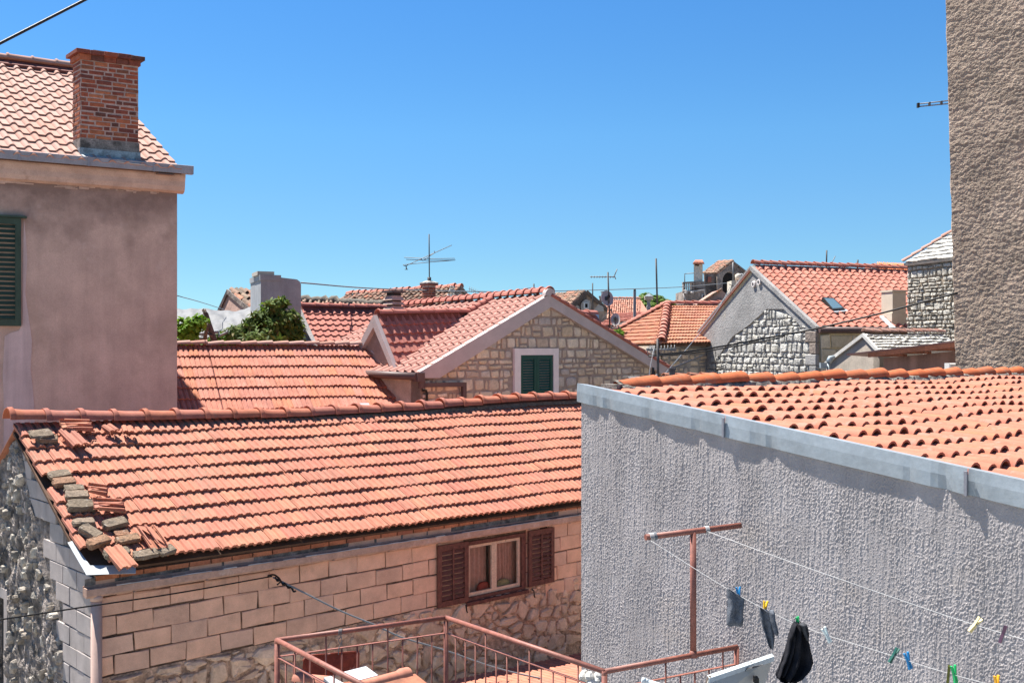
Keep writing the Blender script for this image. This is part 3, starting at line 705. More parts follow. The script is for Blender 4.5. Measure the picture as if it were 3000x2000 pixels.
# the rest of the house under the back slope
WB = 2 * 2.22
TLb = TLa + NA * .03
back = MB().prism([TLa + ZU * -.02, TRa + ZU * -.02, TRa + vA * 2.2 - ZU * 1.5, TLa + vA * 2.2 - ZU * 1.5], NA * .012).make('back_slope', M['tile_a'], hA)
ridge_tiles(hA, TLa + vA * .02 + ZU * .05 - uA * .08, TRa + vA * .02 + ZU * .05, 25, .125, M['ridge_a'], 'collar', sagf=lambda s: .05 - .10 * math.sin(math.pi * min(1, s * 1.25)) ** .8 if s > .0 else .05, jit=.006)
mo = MB(); n = 90
pa = []
for i in range(n + 1):
    q = TLa + uA * (LR * i / n) - ZU * (.02 + .06 * math.sin(math.pi * min(1, i / n * 1.25)))
    pa.append([q + frA[2] * (.10 + rng.uniform(0, .05)) + NA * .02, q + frA[2] * .06 + NA * .045 + ZU * rng.uniform(0, .01), q + vA * .05 + ZU * .06])
mo.add([p for q in pa for p in q], [(3 * i + k, 3 * i + 3 + k, 3 * i + 4 + k, 3 * i + 1 + k) for i in range(n) for k in range(2)])
mo.make('ridge_mortar', M['mortar_dark'], hA)
# --- gutter and downpipe
gA = MB(); g0, g1 = -.12, 9.0
prof = [(.015, .10), (.015, 0), (.105, -.012), (.125, .01), (.125, .075), (.113, .082), (.113, .012), (.10, .0), (.03, .012), (.027, .10)]
r0 = [wA(g0, -2.475 + z, o) for o, z in prof]; r1 = [wA(g1, -2.515 + z, o) for o, z in prof]
gA.loft([r0, r1], smooth=False)
gA.box(wA(g0, -2.475, .02), uA * .012, -vA * .10, ZU * .085)
gutA = gA.make('gutter', M['gutter_a'], hA)
MB().box(wA(g0 + .02, -2.42, .02), uA * 9.0, -vA * .094, ZU * .004).box(wA(g0 + .02, -2.47, .012), uA * 9.0, -vA * .008, ZU * .16).make('gutter_dark_strips', M['sooty'], hA)  # added dark strips, laid in only to darken the gutter's inside
lip = MB()
for i in range(60):
    a = g0 + .3 + i * (g1 - g0 - .3) / 60; b = a + (g1 - g0) / 60 * (1 if rng.random() < .75 else .0)
    if b > a: lip.box(wA(a, -2.396 - .04 * (a / 9), .108), uA * (b - a), -vA * .022, ZU * rng.uniform(.004, .010))
lip.make('gutter_lip', M['white_line'], hA, 'stuff')
for i in range(11):
    x = .35 + i * .8; MB().box(wA(x, -2.49 - .04 * x / 9, .03), uA * .022, -vA * .105, ZU * .006).make('gutter_bracket', M['gutter_a'], gutA)
MB().tube([wA(.0, -2.49, .06), wA(.0, -5, .06), wA(.0, GZ, .06)], .055, 14).make('downpipe', M['pipe_a'], hA)
MB().tube([wA(.0, -2.47, .06), wA(.0, -2.53, .06)], .062, 14).make('pipe_collar', M['pipe_a'], hA)
# --- metal corner flashing
pl0 = BLa - NA * .035
f1 = [hit(x, y, pl0, NA) for x, y in ((198, 1588), (212, 1583), (264, 1655), (398, 1655), (398, 1678), (253, 1683))]
MB().prism(f1, -NA * .004).make('corner_flashing', M['tin_white'], hA)
# --- gable wall on the left
nG = -uA
def wG(w, z, out=0.0): return Vector((A0.x, A0.y, z)) + vA * w + nG * out
GW = 2 * 2.25
zr = TLa.z - .06; ze = -2.3
wh = (2.72, 3.32, -4.3, -3.0)                          # small window in it: w0 w1 z0 z1
def topz(w): return ze + (zr - ze) * (w / 2.15) if w < 2.15 else zr - (zr - ze) * .9 * ((w - 2.15) / 2.2)
g = MB()
for (a, b) in ((0, wh[0]), (wh[1], 6.0)):
    pts = [(a, GZ), (b, GZ), (b, topz(b)), (2.15, topz(2.15)), (a, topz(a))] if a < 2.15 < b else [(a, GZ), (b, GZ), (b, topz(b)), (a, topz(a))]
    g.prism([wG(p[0], p[1]) for p in pts], uA * .3)
g.box(wG(wh[0], GZ), vA * (wh[1] - wh[0]), uA * .3, ZU * (wh[2] - GZ)); g.prism([wG(wh[0], wh[3]), wG(wh[1], wh[3]), wG(wh[1], topz(wh[1])), wG(wh[0], topz(wh[0]))], uA * .3)
gw = g.make('gable_wall', M['mortar_g'], hA)
def keepG(a, b, z0, z1):
    zz = -4.95 + z0
    if zz + .2 > topz((a + b) / 2) - .02: return False
    lim = .62 + max(0, (-2.6 - zz)) * -.10 + (zz + 2.4) * .55 if zz > -2.6 else .50 - (-2.6 - zz) * .22
    if zz > -1.9: lim = 1.75
    return b < lim + .75
courses(gw, wG(0.02, -4.95), vA, nG, .40, .2035, 9, 20, M['block_grey'], keep=keepG, gap=.010, depth=.022, seed=8)
rs = MB(); nx, ny = 150, 170; vs = []; hole_ = (wh[0] - .14, wh[1] + .14, wh[2] - .16, wh[3] + .14)
def edgeG(z): return max(.50, 1.25 + (z + 2.6) * .62) if z > -4.2 else .30 + max(0, (z + 5.2)) * .2
pw = []
for j in range(ny + 1):
    z = -6.4 + 5.4 * j / ny; row = []
    for i in range(nx + 1):
        e0 = edgeG(z) + .10 * mnoise.noise(Vector((z * 2.3, 3, 1))); w = e0 + (4.4 - e0) * i / nx
        zt = topz(w) - .03; zz = min(z, zt)
        p3 = Vector((w * 3.2 + z * .5, z * 1.7, 2.0)); d = mnoise.hetero_terrain(p3, .7, 2.1, 6, .6, noise_basis='PERLIN_ORIGINAL') if False else mnoise.fractal(p3, .55, 2.2, 6)
        d2 = abs(mnoise.noise(Vector((w * 7 + z, z * 4.2, 9)))) ; d = max(0, d + .25) * .06 + d2 * .05
        if i in (0,): d = -.01
        row.append(wG(w, zz, .004 + d)); pw.append((w, zz))
    vs += row
fs = []
for j in range(ny):
    for i in range(nx):
        a = j * (nx + 1) + i; w_, z_ = pw[a]; w2, z2 = pw[a + nx + 2]
        if hole_[0] < (w_ + w2) / 2 < hole_[1] and hole_[2] < (z_ + z2) / 2 < hole_[3]: continue
        if abs(pw[a][1] - pw[a + nx + 1][1]) < 1e-6: continue
        fs.append((a, a + 1, a + nx + 2, a + nx + 1))
rs.add(vs, fs); rs.make('rough_render', M['mortar_g'], hA)
rubble(gw, wG(0, 0), vA, nG, [(.2, -6.4), (4.6, -6.4), (4.6, -2.6), (3.6, topz(3.6) - .05), (2.15, zr - .1), (1.35, topz(1.35) - .35), (.2, -4.2)], .13, M['stone_g'], aspect=.75, gap=.035, depth=.075, holes=((wh[0] - .12, wh[1] + .12, wh[2] - .15, wh[3] + .12),),
       seed=5, maxobj=220, jit=.5, keep=lambda x, z: rng.random() < .38 and not (z > -4.2 and x < max(.5, 1.3 + (z + 2.6) * .7) - .05))
# stone surround and dark window
ws = MB()
for (a, b, z0, z1) in ((wh[0] - .12, wh[0], wh[2] - .12, wh[3] + .12), (wh[1], wh[1] + .12, wh[2] - .12, wh[3] + .12), (wh[0], wh[1], wh[3], wh[3] + .12)):
    ws.box(wG(a, z0, -.05), vA * (b - a), nG * .09, ZU * (z1 - z0))
wsg = ws.make('window_surround', M['block_grey'], hA)
MB().box(wG(wh[0] - .16, wh[2] - .16, -.05), vA * (wh[1] - wh[0] + .32), nG * .14, ZU * .12).make('stone_sill', M['block_grey'], wsg)
gwn = MB()
for (a, b, z0, z1) in ((wh[0], wh[0] + .05, wh[2], wh[3]), (wh[1] - .05, wh[1], wh[2], wh[3]), (wh[0] + .05, wh[1] - .05, wh[2], wh[2] + .05), (wh[0] + .05, wh[1] - .05, wh[3] - .05, wh[3]), ((wh[0] + wh[1]) / 2 - .02, (wh[0] + wh[1]) / 2 + .02, wh[2] + .05, wh[3] - .05)):
    gwn.box(wG(a, z0, -.16), vA * (b - a), nG * .04, ZU * (z1 - z0))
gwo = gwn.make('window', M['steel_dark'], hA)
MB().add([wG(wh[0], wh[2], -.145), wG(wh[1], wh[2], -.145), wG(wh[1], wh[3], -.145), wG(wh[0], wh[3], -.145)], [(0, 1, 2, 3)]).make('pane', M['glass_sky'], gwo)

# --- loose bricks and loose tiles lying on the roof (things of their own)
def onA(px, py, up=0.0):
    b = BLa + NA * .045; return hit(px, py, b, NA) + NA * up
brk = []
def brick(px, py, ang, label, size=(.27, .13, .065), lift=0.0, mt='loose_brick', tilt=0.0):
    mb = MB(); L_, W_, T_ = (q * .86 for q in size); seed = random.Random(px * 7 + py)
    def rr(a, b): return [V0 + Vector((x * L_ / 2 * a, y * W_ / 2 * a, b)) + Vector((seed.uniform(-.008, .008), seed.uniform(-.008, .008), seed.uniform(-.005, .005)))
                          for x, y in ((-1, -.7), (-.85, -1), (-.2, -1.03), (.5, -.98), (.9, -1), (1, -.75), (1.02, .1), (1, .75), (.88, 1), (.1, 1.03), (-.6, .97), (-.9, 1), (-1, .6), (-1.02, 0))]
    mb.loft([rr(.96, 0), rr(1, .012), rr(1, T_ - .012), rr(.93, T_)], smooth=False)
    o = mb.make('loose_brick', M[mt]); p = onA(px, py, lift)
    D = frA[2]; R = Matrix((uA, NA.cross(uA), NA)).transposed()
    o.matrix_world = Matrix.Translation(p) @ R.to_4x4() @ Matrix.Rotation(math.radians(ang), 4, 'Z') @ Matrix.Rotation(tilt, 4, 'Y')
    tag(o, label, 'brick', 'loose bricks weighing down the roof edge'); return o
brick(116, 1286, 4, 'flat grey lichened stone slab lying on the topmost brick, just under the ridge', (.30, .17, .03), .06, 'loose_brick')
brick(136, 1293, -4, 'dark brown brick just below the ridge at the left roof edge, under a flat slab', (.27, .13, .07))
brick(172, 1397, 8, 'grey brick with cut corner, upper of the pair on the fourth tile row')
brick(186, 1418, 4, 'dark long brick just below the cut-cornered grey one at the roof edge')
brick(214, 1436, -10, 'rounded thin grey brick, upper of the pair beside the broken tile', (.24, .12, .055))
brick(223, 1459, -6, 'large olive-grey brick left of the broken red tile piece', (.28, .14, .075))
brick(236, 1490, -6, 'broad brick crusted with yellow lichen, biggest of the row at the roof edge', (.33, .16, .085))
brick(243, 1536, -4, 'half pink half grey brick under the yellow-lichened one', (.26, .11, .06))
brick(334, 1541, 10, 'mottled brick standing apart right of the row, beside the upturned tile', (.30, .14, .075))
brick(264, 1566, -62, 'brick turned to point down the slope, its top spotted grey and pink', (.27, .15, .07))
brick(356, 1567, 4, 'small grey stone chip lying above the dark brick in the lower group', (.18, .09, .04))
brick(371, 1586, 6, 'dark brick right of the one with pointed end, in the second row from the eave', (.30, .12, .065))
brick(286, 1594, 14, 'dark brick with pointed left end, second row from the eave', (.29, .13, .07))
brick(340, 1626, 0, 'clean reddish brick on the eave, lowest on the metal flashing side', (.30, .13, .07))
brick(424, 1629, 4, 'black-topped brown brick in the middle of the eave row', (.30, .13, .06))
brick(486, 1618, 14, 'blackened grey brick at the right end of the eave row', (.22, .13, .06))
def loose_tile(px, py, ang, label, sc_=.86, flip=False, lift=.02, tilt=.05, cut=1.0):
    lift = min(lift, .03)
    mb = tile_proto('flat', .22 * sc_, .36 * sc_ * cut, Vector((1, 0, 0)), Vector((0, -1, 0)), Vector((0, 0, 1)), .024)
    b = len(mb.v); n3 = 12
    mb.add([v - Vector((0, 0, .02)) for v in mb.v[:2 * n3]], [(i, i + 1, n3 + i + 1, n3 + i) for i in range(n3 - 1)])
    for x in (.05, .5, .93): mb.box(Vector((.22 * sc_ * x, .01, -.035)), Vector((.012, 0, 0)), Vector((0, -.33 * sc_ * cut, 0)), Vector((0, 0, .015)))
    if flip: mb.v = [Vector((-v.x + .22, v.y, -v.z)) for v in mb.v]; mb.f = [f[::-1] for f in mb.f]
    o = mb.make('loose_tile', M['tile_a']); R = Matrix((uA, NA.cross(uA), NA)).transposed()
    o.matrix_world = Matrix.Translation(onA(px, py, lift)) @ R.to_4x4() @ Matrix.Rotation(math.radians(ang), 4, 'Z') @ Matrix.Rotation(tilt, 4, 'X')
    tag(o, label, 'roof tile', 'loose tiles lying on the roof')
loose_tile(222, 1262, 84, 'whole loose tile lying crosswise just under the ridge tiles', flip=True, lift=.05, tilt=.02)
loose_tile(212, 1296, 8, 'loose tile lying askew in the second row right of the slab and brick', lift=.05, tilt=.0)
loose_tile(320, 1268, 14, 'short broken tile piece stuck under the ridge, left of the other broken piece', sc_=.62, lift=.05, cut=.6)
loose_tile(372, 1271, -12, 'short broken tile piece under the ridge, right of the other broken piece', sc_=.6, lift=.06, cut=.6)
loose_tile(283, 1450, 70, 'broken dark red tile fragment right of the olive-grey brick', sc_=.7, flip=True, lift=.05, cut=.7)
loose_tile(316, 1497, 78, 'upturned ribbed tile lying crosswise above the mottled brick', flip=True, lift=.07, tilt=.05, cut=.9)
loose_tile(441, 1588, 4, 'loose tile lying upside down with its ribs up, above the eave bricks', flip=True, lift=.07, tilt=.0)
loose_tile(350, 1648, 6, 'loose tile lying across the white metal corner sheet at the eave', lift=.03, tilt=.0)

# ================================================================== L: tall pink-brown stuccoed house on the left
uL = hdir(6700); vL = Vector((-.646, .763, 0)); nL = -perp(uL)
L0 = P(519, 1000, 17.5); L0.z = 0
oL = L0.copy(); oL.z = GZ
hL = thing('stuccoed_house', 'tall pink-brown stuccoed house with green shutter and pale pink tile roof', 'house', oL)
def wL(t, z, out=0.0): return Vector((L0.x, L0.y, z)) - uL * t + nL * out    # t runs to the left
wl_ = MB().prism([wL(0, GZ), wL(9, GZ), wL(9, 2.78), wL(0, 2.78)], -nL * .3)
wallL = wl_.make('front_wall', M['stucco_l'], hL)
eavL = P(533, 500, 17.25)
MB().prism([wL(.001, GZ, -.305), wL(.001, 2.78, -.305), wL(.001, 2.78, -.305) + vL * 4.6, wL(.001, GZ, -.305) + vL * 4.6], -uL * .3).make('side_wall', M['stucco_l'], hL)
# cornice: cove under the gutter
co = []
for t in (-.10, 9.0):
    co.append([wL(t, z, o) for o, z in ((-.05, 2.60), (.02, 2.60), (.10, 2.63), (.13, 2.70), (.14, 2.78), (.17, 2.86), (.17, 2.98), (-.05, 2.98))])
MB().loft(co, smooth=False).make('cornice', M['cornice_l'], hL)
gl = []
for t in (-.20, 9.0): gl.append([wL(t, z, o) for o, z in ((.175, 3.00), (.175, 2.90), (.30, 2.895), (.315, 3.03), (.30, 3.035), (.288, 2.91), (.19, 2.915), (.19, 3.0))])
gutL = MB().loft(gl, smooth=False).make('gutter', M['zinc_gutter'], hL)
for t in (.42, 1.42, 2.42, 3.4): MB().box(wL(t, 2.885, .302), -uL * .03, nL * .02, ZU * .155).make('gutter_clip', M['zinc_gutter'], gutL)
lb = MB()
for i in range(26):
    a = rng.uniform(0, 3.2); lb.box(wL(a, 2.592 - rng.uniform(0, .05), .001), -uL * rng.uniform(.04, .25), nL * .012, ZU * rng.uniform(.012, .05))
lb.make('flaking_render', M['cornice_l'], hL, 'stuff')
TRl = at_verge(eavL, vL, 298, 223); BRl = eavL
# ridge end is to the right here: build from the left
LW = 4.6
TLl = TRl - uL * LW; BLl = BRl - uL * LW
roofL, frL = roof(hL, TLl, TRl, BLl, 14, 20, 'wave', M['tile_l'], maxobj=255, jit=.003, rot=.004, th=.028)
NL = frL[3]
ridge_tiles(hL, TLl + ZU * .10, TRl + ZU * .10, 11, .105, M['ridge_l'] if 'ridge_l' in M else M['tile_l'], 'bead')
MB().prism([TLl + ZU * .09, TRl + ZU * .09, TRl + ZU * .09 + frL[2] * .24 - NL * .0, TLl + ZU * .09 + frL[2] * .24], -NL * .05).make('ridge_mortar', M['mortar_red'], hL)
MB().prism([TLl, TRl, TRl + vL * 3.6 - ZU * 2.2, TLl + vL * 3.6 - ZU * 2.2], -ZU * .08).make('back_slope', M['tile_l'], hL)
MB().prism([BRl - ZU * .08 - uL * .12, TRl - ZU * .08 - uL * .12, TRl + vL * 3.6 - ZU * 2.2 - uL * .12, BRl + vL * 7.4 - ZU * .1 - uL * .12], -uL * .25).make('gable_wall', M['stucco_l'], hL)
# chimney
cF = hit(236, 458, BRl, NL); CWL = (along(cF, uL, 405) - cF).length      # front corners at roof level
chd = vL.normalized() * (along(cF, vL.normalized(), 214) - cF).length; CDL = chd.length
ztop = (H - 152) / F * cF.y; zbr = cF.z + .30
ch = MB().box(Vector((cF.x, cF.y, cF.z - .2)), uL * CWL, chd, ZU * (ztop - cF.z + .10)).make('chimney', M['brick_mortar'], hL)
nb = 17; bh = (ztop - .12 - zbr) / nb
for j in range(nb):
    z = zbr + bh * j
    r = random.Random(j * 5)
    for face in (0, 1):
        Ln = CWL if face == 0 else CDL; X = uL if face == 0 else -chd.normalized(); Nn = nL if face == 0 else -uL
        O = Vector((cF.x, cF.y, z)) if face == 0 else Vector((cF.x, cF.y, z)) + chd
        x = 0 if (j + face) % 2 else -.11
        while x < Ln - .02:
            w = r.choice((.235, .235, .12, .20)) * r.uniform(.92, 1.08); a, b = max(x, -.008), min(x + w, Ln + .008); x += w
            if b - a < .04: continue
            g = .024 * r.uniform(.5, 1.3)
            mb = MB().chbox(-Nn * .03, X * (b - a - g) + ZU * r.uniform(-.004, .004), ZU * (bh - .020 * r.uniform(.6, 1.6)), Nn * (.03 + .010 * r.uniform(.4, 1.4)), .005)
            o = put('brick', mb.mesh('brick', M['brick']), ch); o.location = O + X * (a + g / 2) + ZU * .006
# stepped cap
zc = zbr + bh * nb
c0 = Vector((cF.x, cF.y, 0))
for (ov, z0, z1, mt) in ((.035, zc, zc + .085, 'brick'), (.085, zc + .087, zc + .155, 'brick')):
    mb = MB()
    for i in range(5):
        a = -ov + (CWL + 2 * ov) * i / 5; b = -ov + (CWL + 2 * ov) * (i + 1) / 5
        mb.chbox(c0 + uL * a - vL * ov + ZU * (z0 + rng.uniform(0, .006)) + nL * .0, uL * (b - a - .008), chd + vL * 2 * ov, ZU * (z1 - z0 + rng.uniform(-.006, .006)), .005)
    mb.make('cap_course', M[mt], ch)
MB().prism([c0 + uL * .2 + chd * .1 + ZU * (zc + .155), c0 + uL * (CWL - .06) + chd * .1 + ZU * (zc + .155), c0 + uL * (CWL - .06) + chd * .9 + ZU * (zc + .155), c0 + uL * .2 + chd * .9 + ZU * (zc + .155)], ZU * .035).make('cap_slab', M['sooty'], ch)
MB().box(c0 + ZU * (cF.z - .05) - vL * .02 - uL * .012, uL * (CWL + .025), chd + vL * .03, ZU * (zbr - cF.z + .04)).make('chimney_base', M['sooty'], ch)
MB().box(c0 + ZU * (cF.z - .1) - vL * .035 - uL * .025, uL * (CWL + .05), chd + vL * .05, ZU * (.235)).make('flashing', M['lead'], ch)
ap = [hit(x, y, BRl + NL * .06, NL) for x, y in ((236, 452), (409, 470), (424, 482), (250, 462))]
MB().prism(ap, -NL * .02).make('apron', M['zinc'], ch)
# shutter at the frame's left edge
tS = 0
p0 = hit(62, 640, wL(0, 0, .05), nL); tS = (Vector((L0.x, L0.y, 0)) - Vector((p0.x, p0.y, 0))).dot(uL)
zt = (H - 640) / F * p0.y; zbm = (H - 955) / F * p0.y
shw = MB()
shl = shutter(hL, wL(tS + .62, zbm, .02), uL, nL, .62, zt - zbm, M['green_old'], 20, fr=.085, th=.04, tilt=.8)
MB().box(wL(tS + 1.3, zt + .005, .0), uL * 1.38, nL * .09, ZU * .03).make('drip_board', M['green_old'], hL)
for z in (zbm + .3, zt - .45): MB().box(wL(tS + .03, z, .062), uL * .02, nL * .012, ZU * .14).make('hinge', M['green_old'], shl)
pc = []
for (x, y) in ((70, 640), (76, 700), (80, 760), (74, 860), (84, 930), (94, 1000), (90, 1080), (100, 1180), (104, 1300), (10, 1320), (12, 1200), (8, 1100), (14, 985), (30, 975), (55, 968), (66, 950), (66, 800)):
    pc.append(hit(x, y, wL(0, 0, .0), nL))
mb = MB().prism(pc, nL * .008); mb.make('stucco_patch', M['patch_l'], hL)

# ================================================================== J: grey rough-cast house in the right foreground
uJ = hdir(5250); vJ = perp(uJ); nJ = -uJ
vJ = Vector((-.6136, .7896, 0)); J1 = P(3000, 1430, 5.0); 
TLJ = at_verge(J1, vJ, 1703, 1140)
slope = (TLJ.z - J1.z) / (TLJ - J1).to_2d().length
BLJ = TLJ - vJ * 4.3; BLJ.z = TLJ.z - slope * 4.3     # beyond the right border
lenJ = 6.6
oJ = TLJ.copy(); oJ.z = GZ
hJ = thing('rendered_house', 'nearest house with grey rough-cast wall, metal verge flashing and barrel tile roof', 'house', oJ)
dJ = BLJ - TLJ; DJ = dJ.normalized(); NJ = uJ.cross(-DJ).normalized(); NJ = NJ if NJ.z > 0 else -NJ
fl_in = .10
def wJ(w, dz, out=0.0): return TLJ + dJ * (w / dJ.length) + ZU * dz + nJ * out
# wall below the verge
MB().prism([wJ(-.0, -.10), wJ(dJ.length, -.10), Vector((BLJ.x, BLJ.y, GZ)), Vector((TLJ.x, TLJ.y, GZ))], uJ * .3).make('gable_wall', M['stucco_j'], hJ)
def dJs(p, edge):
    if edge: return -.002
    n1 = mnoise.noise(Vector((p.x * 150, p.y * 150, p.z * 85))); n2 = mnoise.noise(Vector((p.x * 70 + 7, p.y * 70, p.z * 6))); n3 = mnoise.noise(Vector((p.x * 4, p.y * 4, p.z * 4)))
    return .003 + max(0, n1 + .02 + n3 * .3) * .0048 + n2 * .0024
def fJ(w, z, out): return Vector((TLJ.x, TLJ.y, 0)) - Vector((vJ.x, vJ.y, 0)) * w + ZU * z + nJ * out
rough_wall('rough_cast', M['stucco_j'], hJ, fJ, -.0, 3.75, -3.2, lambda w: TLJ.z - .09 - slope * w, 640, 470, dJs)
MB().prism([TLJ - ZU * .14 + uJ * .3, TLJ - ZU * .14 + uJ * lenJ, Vector(((TLJ + uJ * lenJ).x, (TLJ + uJ * lenJ).y, GZ)), Vector(((TLJ + uJ * .3).x, (TLJ + uJ * .3).y, GZ))], -vJ * .25).make('back_wall', M['stucco_j'], hJ)
T0 = TLJ + uJ * fl_in - NJ * .06; LJr = lenJ
def bowJ(s, t): return 0
roofJ, frJ = roof(hJ, T0 + uJ * .0, T0 + uJ * LJr, T0 + dJ, 15, 43, 'barrel', M['tile_j'], maxobj=295, jit=.008, rot=.022, pans=True, name='roof',
                  sag=lambda s, t: .012 * math.sin(s * 17 + t * 3), bedmat=M['mortar_dark'])
ridge_tiles(hJ, T0 + uJ * .28 + ZU * .065 - vJ * .02, T0 + uJ * LJr + ZU * .065 - vJ * .02, 18, .082, M['ridge_j'], 'barrel', flip=True, jit=.012)
mo = MB(); pa = []; n = 110
for i in range(n + 1):
    q = T0 + uJ * (.22 + (LJr - .25) * i / n)
    pa.append([q + DJ * (.13 + rng.uniform(0, .05)) + NJ * .03, q + DJ * (.09 + rng.uniform(0, .02)) + NJ * (.075 + rng.uniform(0, .02)), q + NJ * .12])
mo.add([p for q in pa for p in q], [(3 * i + k, 3 * i + 3 + k, 3 * i + 4 + k, 3 * i + 1 + k) for i in range(n) for k in range(2)])
mo.box(T0 + uJ * .17 - NJ * .02 + vJ * .07, uJ * .08, -vJ * .17, ZU * .11)
mo.make('ridge_mortar', mat('grey_ridge_mortar', [(.20, .18, .155)], var=.6, scale=14, grain=40, bump=1, bdist=.015, stains=[(16, .55, (.05, .045, .04), .7)]), hJ)
# metal flashing in four lengths with dents
cuts = [-.02, 1.62, 3.0, 4.45]
def w_at(px):
    p = at_verge(J1, vJ, px, 1200); return (Vector((TLJ.x, TLJ.y, 0)) - Vector((p.x, p.y, 0))).length * dJ.length / dJ.to_2d().length
cuts = [-.03, w_at(2130), w_at(2841), dJ.length]
for k in range(3):
    a, b = cuts[k], cuts[k + 1] - .004; n = 40; top = []; mid_ = []; low = []; ins = []; hem = []
    r = random.Random(k + 3); dents = [(r.uniform(a, b), r.uniform(.02, .05), r.uniform(.004, .014)) for _ in range(7)]
    for i in range(n + 1):
        w = a + (b - a) * i / n; dd = sum(-am * math.exp(-((w - c) / wd) ** 2) for c, wd, am in dents) + .002 * math.sin(w * 9 + k)
        o_ = .016 + .002 * (k % 2)
        ins.append(wJ(w, .03, -.09)); top.append(wJ(w, .04, o_ - .004)); mid_.append(wJ(w, -.02, o_ + .004 + dd * .4)); low.append(wJ(w, -.092, o_ + .006 + dd)); hem.append(wJ(w, -.10, o_ - .022 + dd))
    m1 = n + 1; vs = ins + top + mid_ + low + hem
    MB().add(vs, [(q * m1 + i, q * m1 + i + 1, (q + 1) * m1 + i + 1, (q + 1) * m1 + i) for q in range(4) for i in range(n)]).make('verge_flashing', M['zinc'], hJ)
    if k: MB().box(wJ(a - .012, -.095, .026), DJ * .016, nJ * .012, ZU * .122).make('flashing_seam', M['zinc_gutter'], hJ)

# ================================================================== I: tall rough-cast wall at the right border
I0 = P(2800, 1000, 16.0); dI = Vector((.66, -.751, 0)).normalized(); nI = Vector((-.751, -.66, 0)).normalized(); I0.z = GZ
hI = thing('rough_cast_building', 'tall windowless building with rough brown-grey cast render filling the right edge', 'building', I0)
tp = P(2779, 0, 16.0)
shx = (tp.x - P(2809, 1084, 16.0).x)
def fI(w, z, out): return I0 + Vector((shx * max(0, (z + .4) / 5.8), 0, z - GZ)) + dI * (w + (.018 * mnoise.noise(Vector((z * 3, 1, 2))) + .006 * mnoise.noise(Vector((z * 14, 1, 2))) if w < .01 else 0)) + nI * out
def dIs(p, edge):
    if edge: return 0
    return .02 + mnoise.fractal(Vector((p.x * 15 + p.z * 5, p.y * 15, p.z * 20)), .6, 2.1, 4) * .0065 + mnoise.fractal(p * 1.8, 1, 2, 3) * .008
rough_wall('front_wall', M['stucco_i'], hI, fI, 0, 1.9, -.6, 5.9, 150, 500, dIs)
MB().prism([q - nI * .22 for q in (I0 + dI * .1, I0 + dI * 5, Vector((0, 0, 8.6 - GZ)) + I0 + dI * 5 , Vector((shx * 1.4, 0, 8.6 - GZ)) + I0 + dI * .1)], -nI * .3).make('wall_core', M['stucco_i'], hI)
I1 = Vector((I0.x, I0.y, 0))
MB().prism([q - nI * .05 for q in (I1 + ZU * GZ + dI * .02, I1 + ZU * -.4 + dI * .02, I1 + Vector((shx * 1.5, 0, 8.5)) + dI * .02, I1 + Vector((shx * 1.5, 0, 8.5)) + Vector((.66, .75, 0)) * 5, I1 + ZU * GZ + Vector((.66, .75, 0)) * 5)], dI * 4.8 - nI * .0).make('side_wall', M['stucco_i'], hI)

# ================================================================== B: long orange roof behind the ridge of the block house
uB = hdir(7000); vB = perp(uB)
TRb = P(1105, 1018, 22.0); BRb = P(1185, 1187, 20.6); dB = (BRb - TRb) * 1.35
TLb = along(TRb, uB, 400)
oB = TRb.copy(); oB.z = GZ
hB = thing('ribbed_roof_house', 'house of which only a ribbed orange roof shows, behind the long ridge', 'house', oB)
nB = round((TRb - TLb).length / .19)
roofB, frB = roof(hB, TLb, TRb, TLb + dB, 8, nB, 'flat', M['tile_b'], maxobj=240, jit=.006, rot=.012, th=.03, deck_off=.10,
                  sag=lambda s, t: -.06 * max(0, s - .75) * 4 * (.3 + t), bow=lambda s, t: .10 * max(0, (s - .72) / .28) ** 2 * min(1, t * 3))
ridge_tiles(hB, TLb + ZU * .06, TRb + ZU * .06, 15, .075, M['tile_l'], 'barrel', flip=True)
MB().prism([TRb + uB * .12 - ZU * .02 - frB[2] * .2, TRb + uB * .02 - ZU * .02 - frB[2] * .2, BRb + frB[2] * .7 + uB * .02, BRb + frB[2] * .7 + uB * .12], ZU * .10).make('verge', M['plaster_f'], hB)
MB().prism([TLb, TRb, TRb + vB * 1.6 - ZU * 1.1, TLb + vB * 1.6 - ZU * 1.1], -ZU * .08).make('back_slope', M['tile_b'], hB)
e0 = TLb + dB * .95 - ZU * .1; e1 = TRb + dB * .95 - ZU * .1
MB().prism([e0, e1, Vector((e1.x, e1.y, GZ)), Vector((e0.x, e0.y, GZ))], vB * .25).make('front_wall', M['mortar_c'], hB)
for q, lab in (((1103, 1030), 'scrap of grey sheet wedged under the ridge at the right end of the ribbed roof'), ((1058, 1188), 'white board lying on the tiles just above the long row of ridge tiles')):
    p = hit(q[0], q[1], TRb + frB[3] * .08, frB[3]); mb = MB().cbox(V0, Vector((.22 if q[1] < 1100 else .34, 0, 0)), Vector((0, .12, 0)), Vector((0, 0, .015)))
    o = mb.make('loose_sheet', M['tin_white']); R = Matrix((frB[1], frB[3].cross(frB[1]), frB[3])).transposed()
    o.matrix_world = Matrix.Translation(p) @ R.to_4x4() @ Matrix.Rotation(.35 if q[1] < 1100 else 0, 4, 'Z'); tag(o, lab, 'sheet')

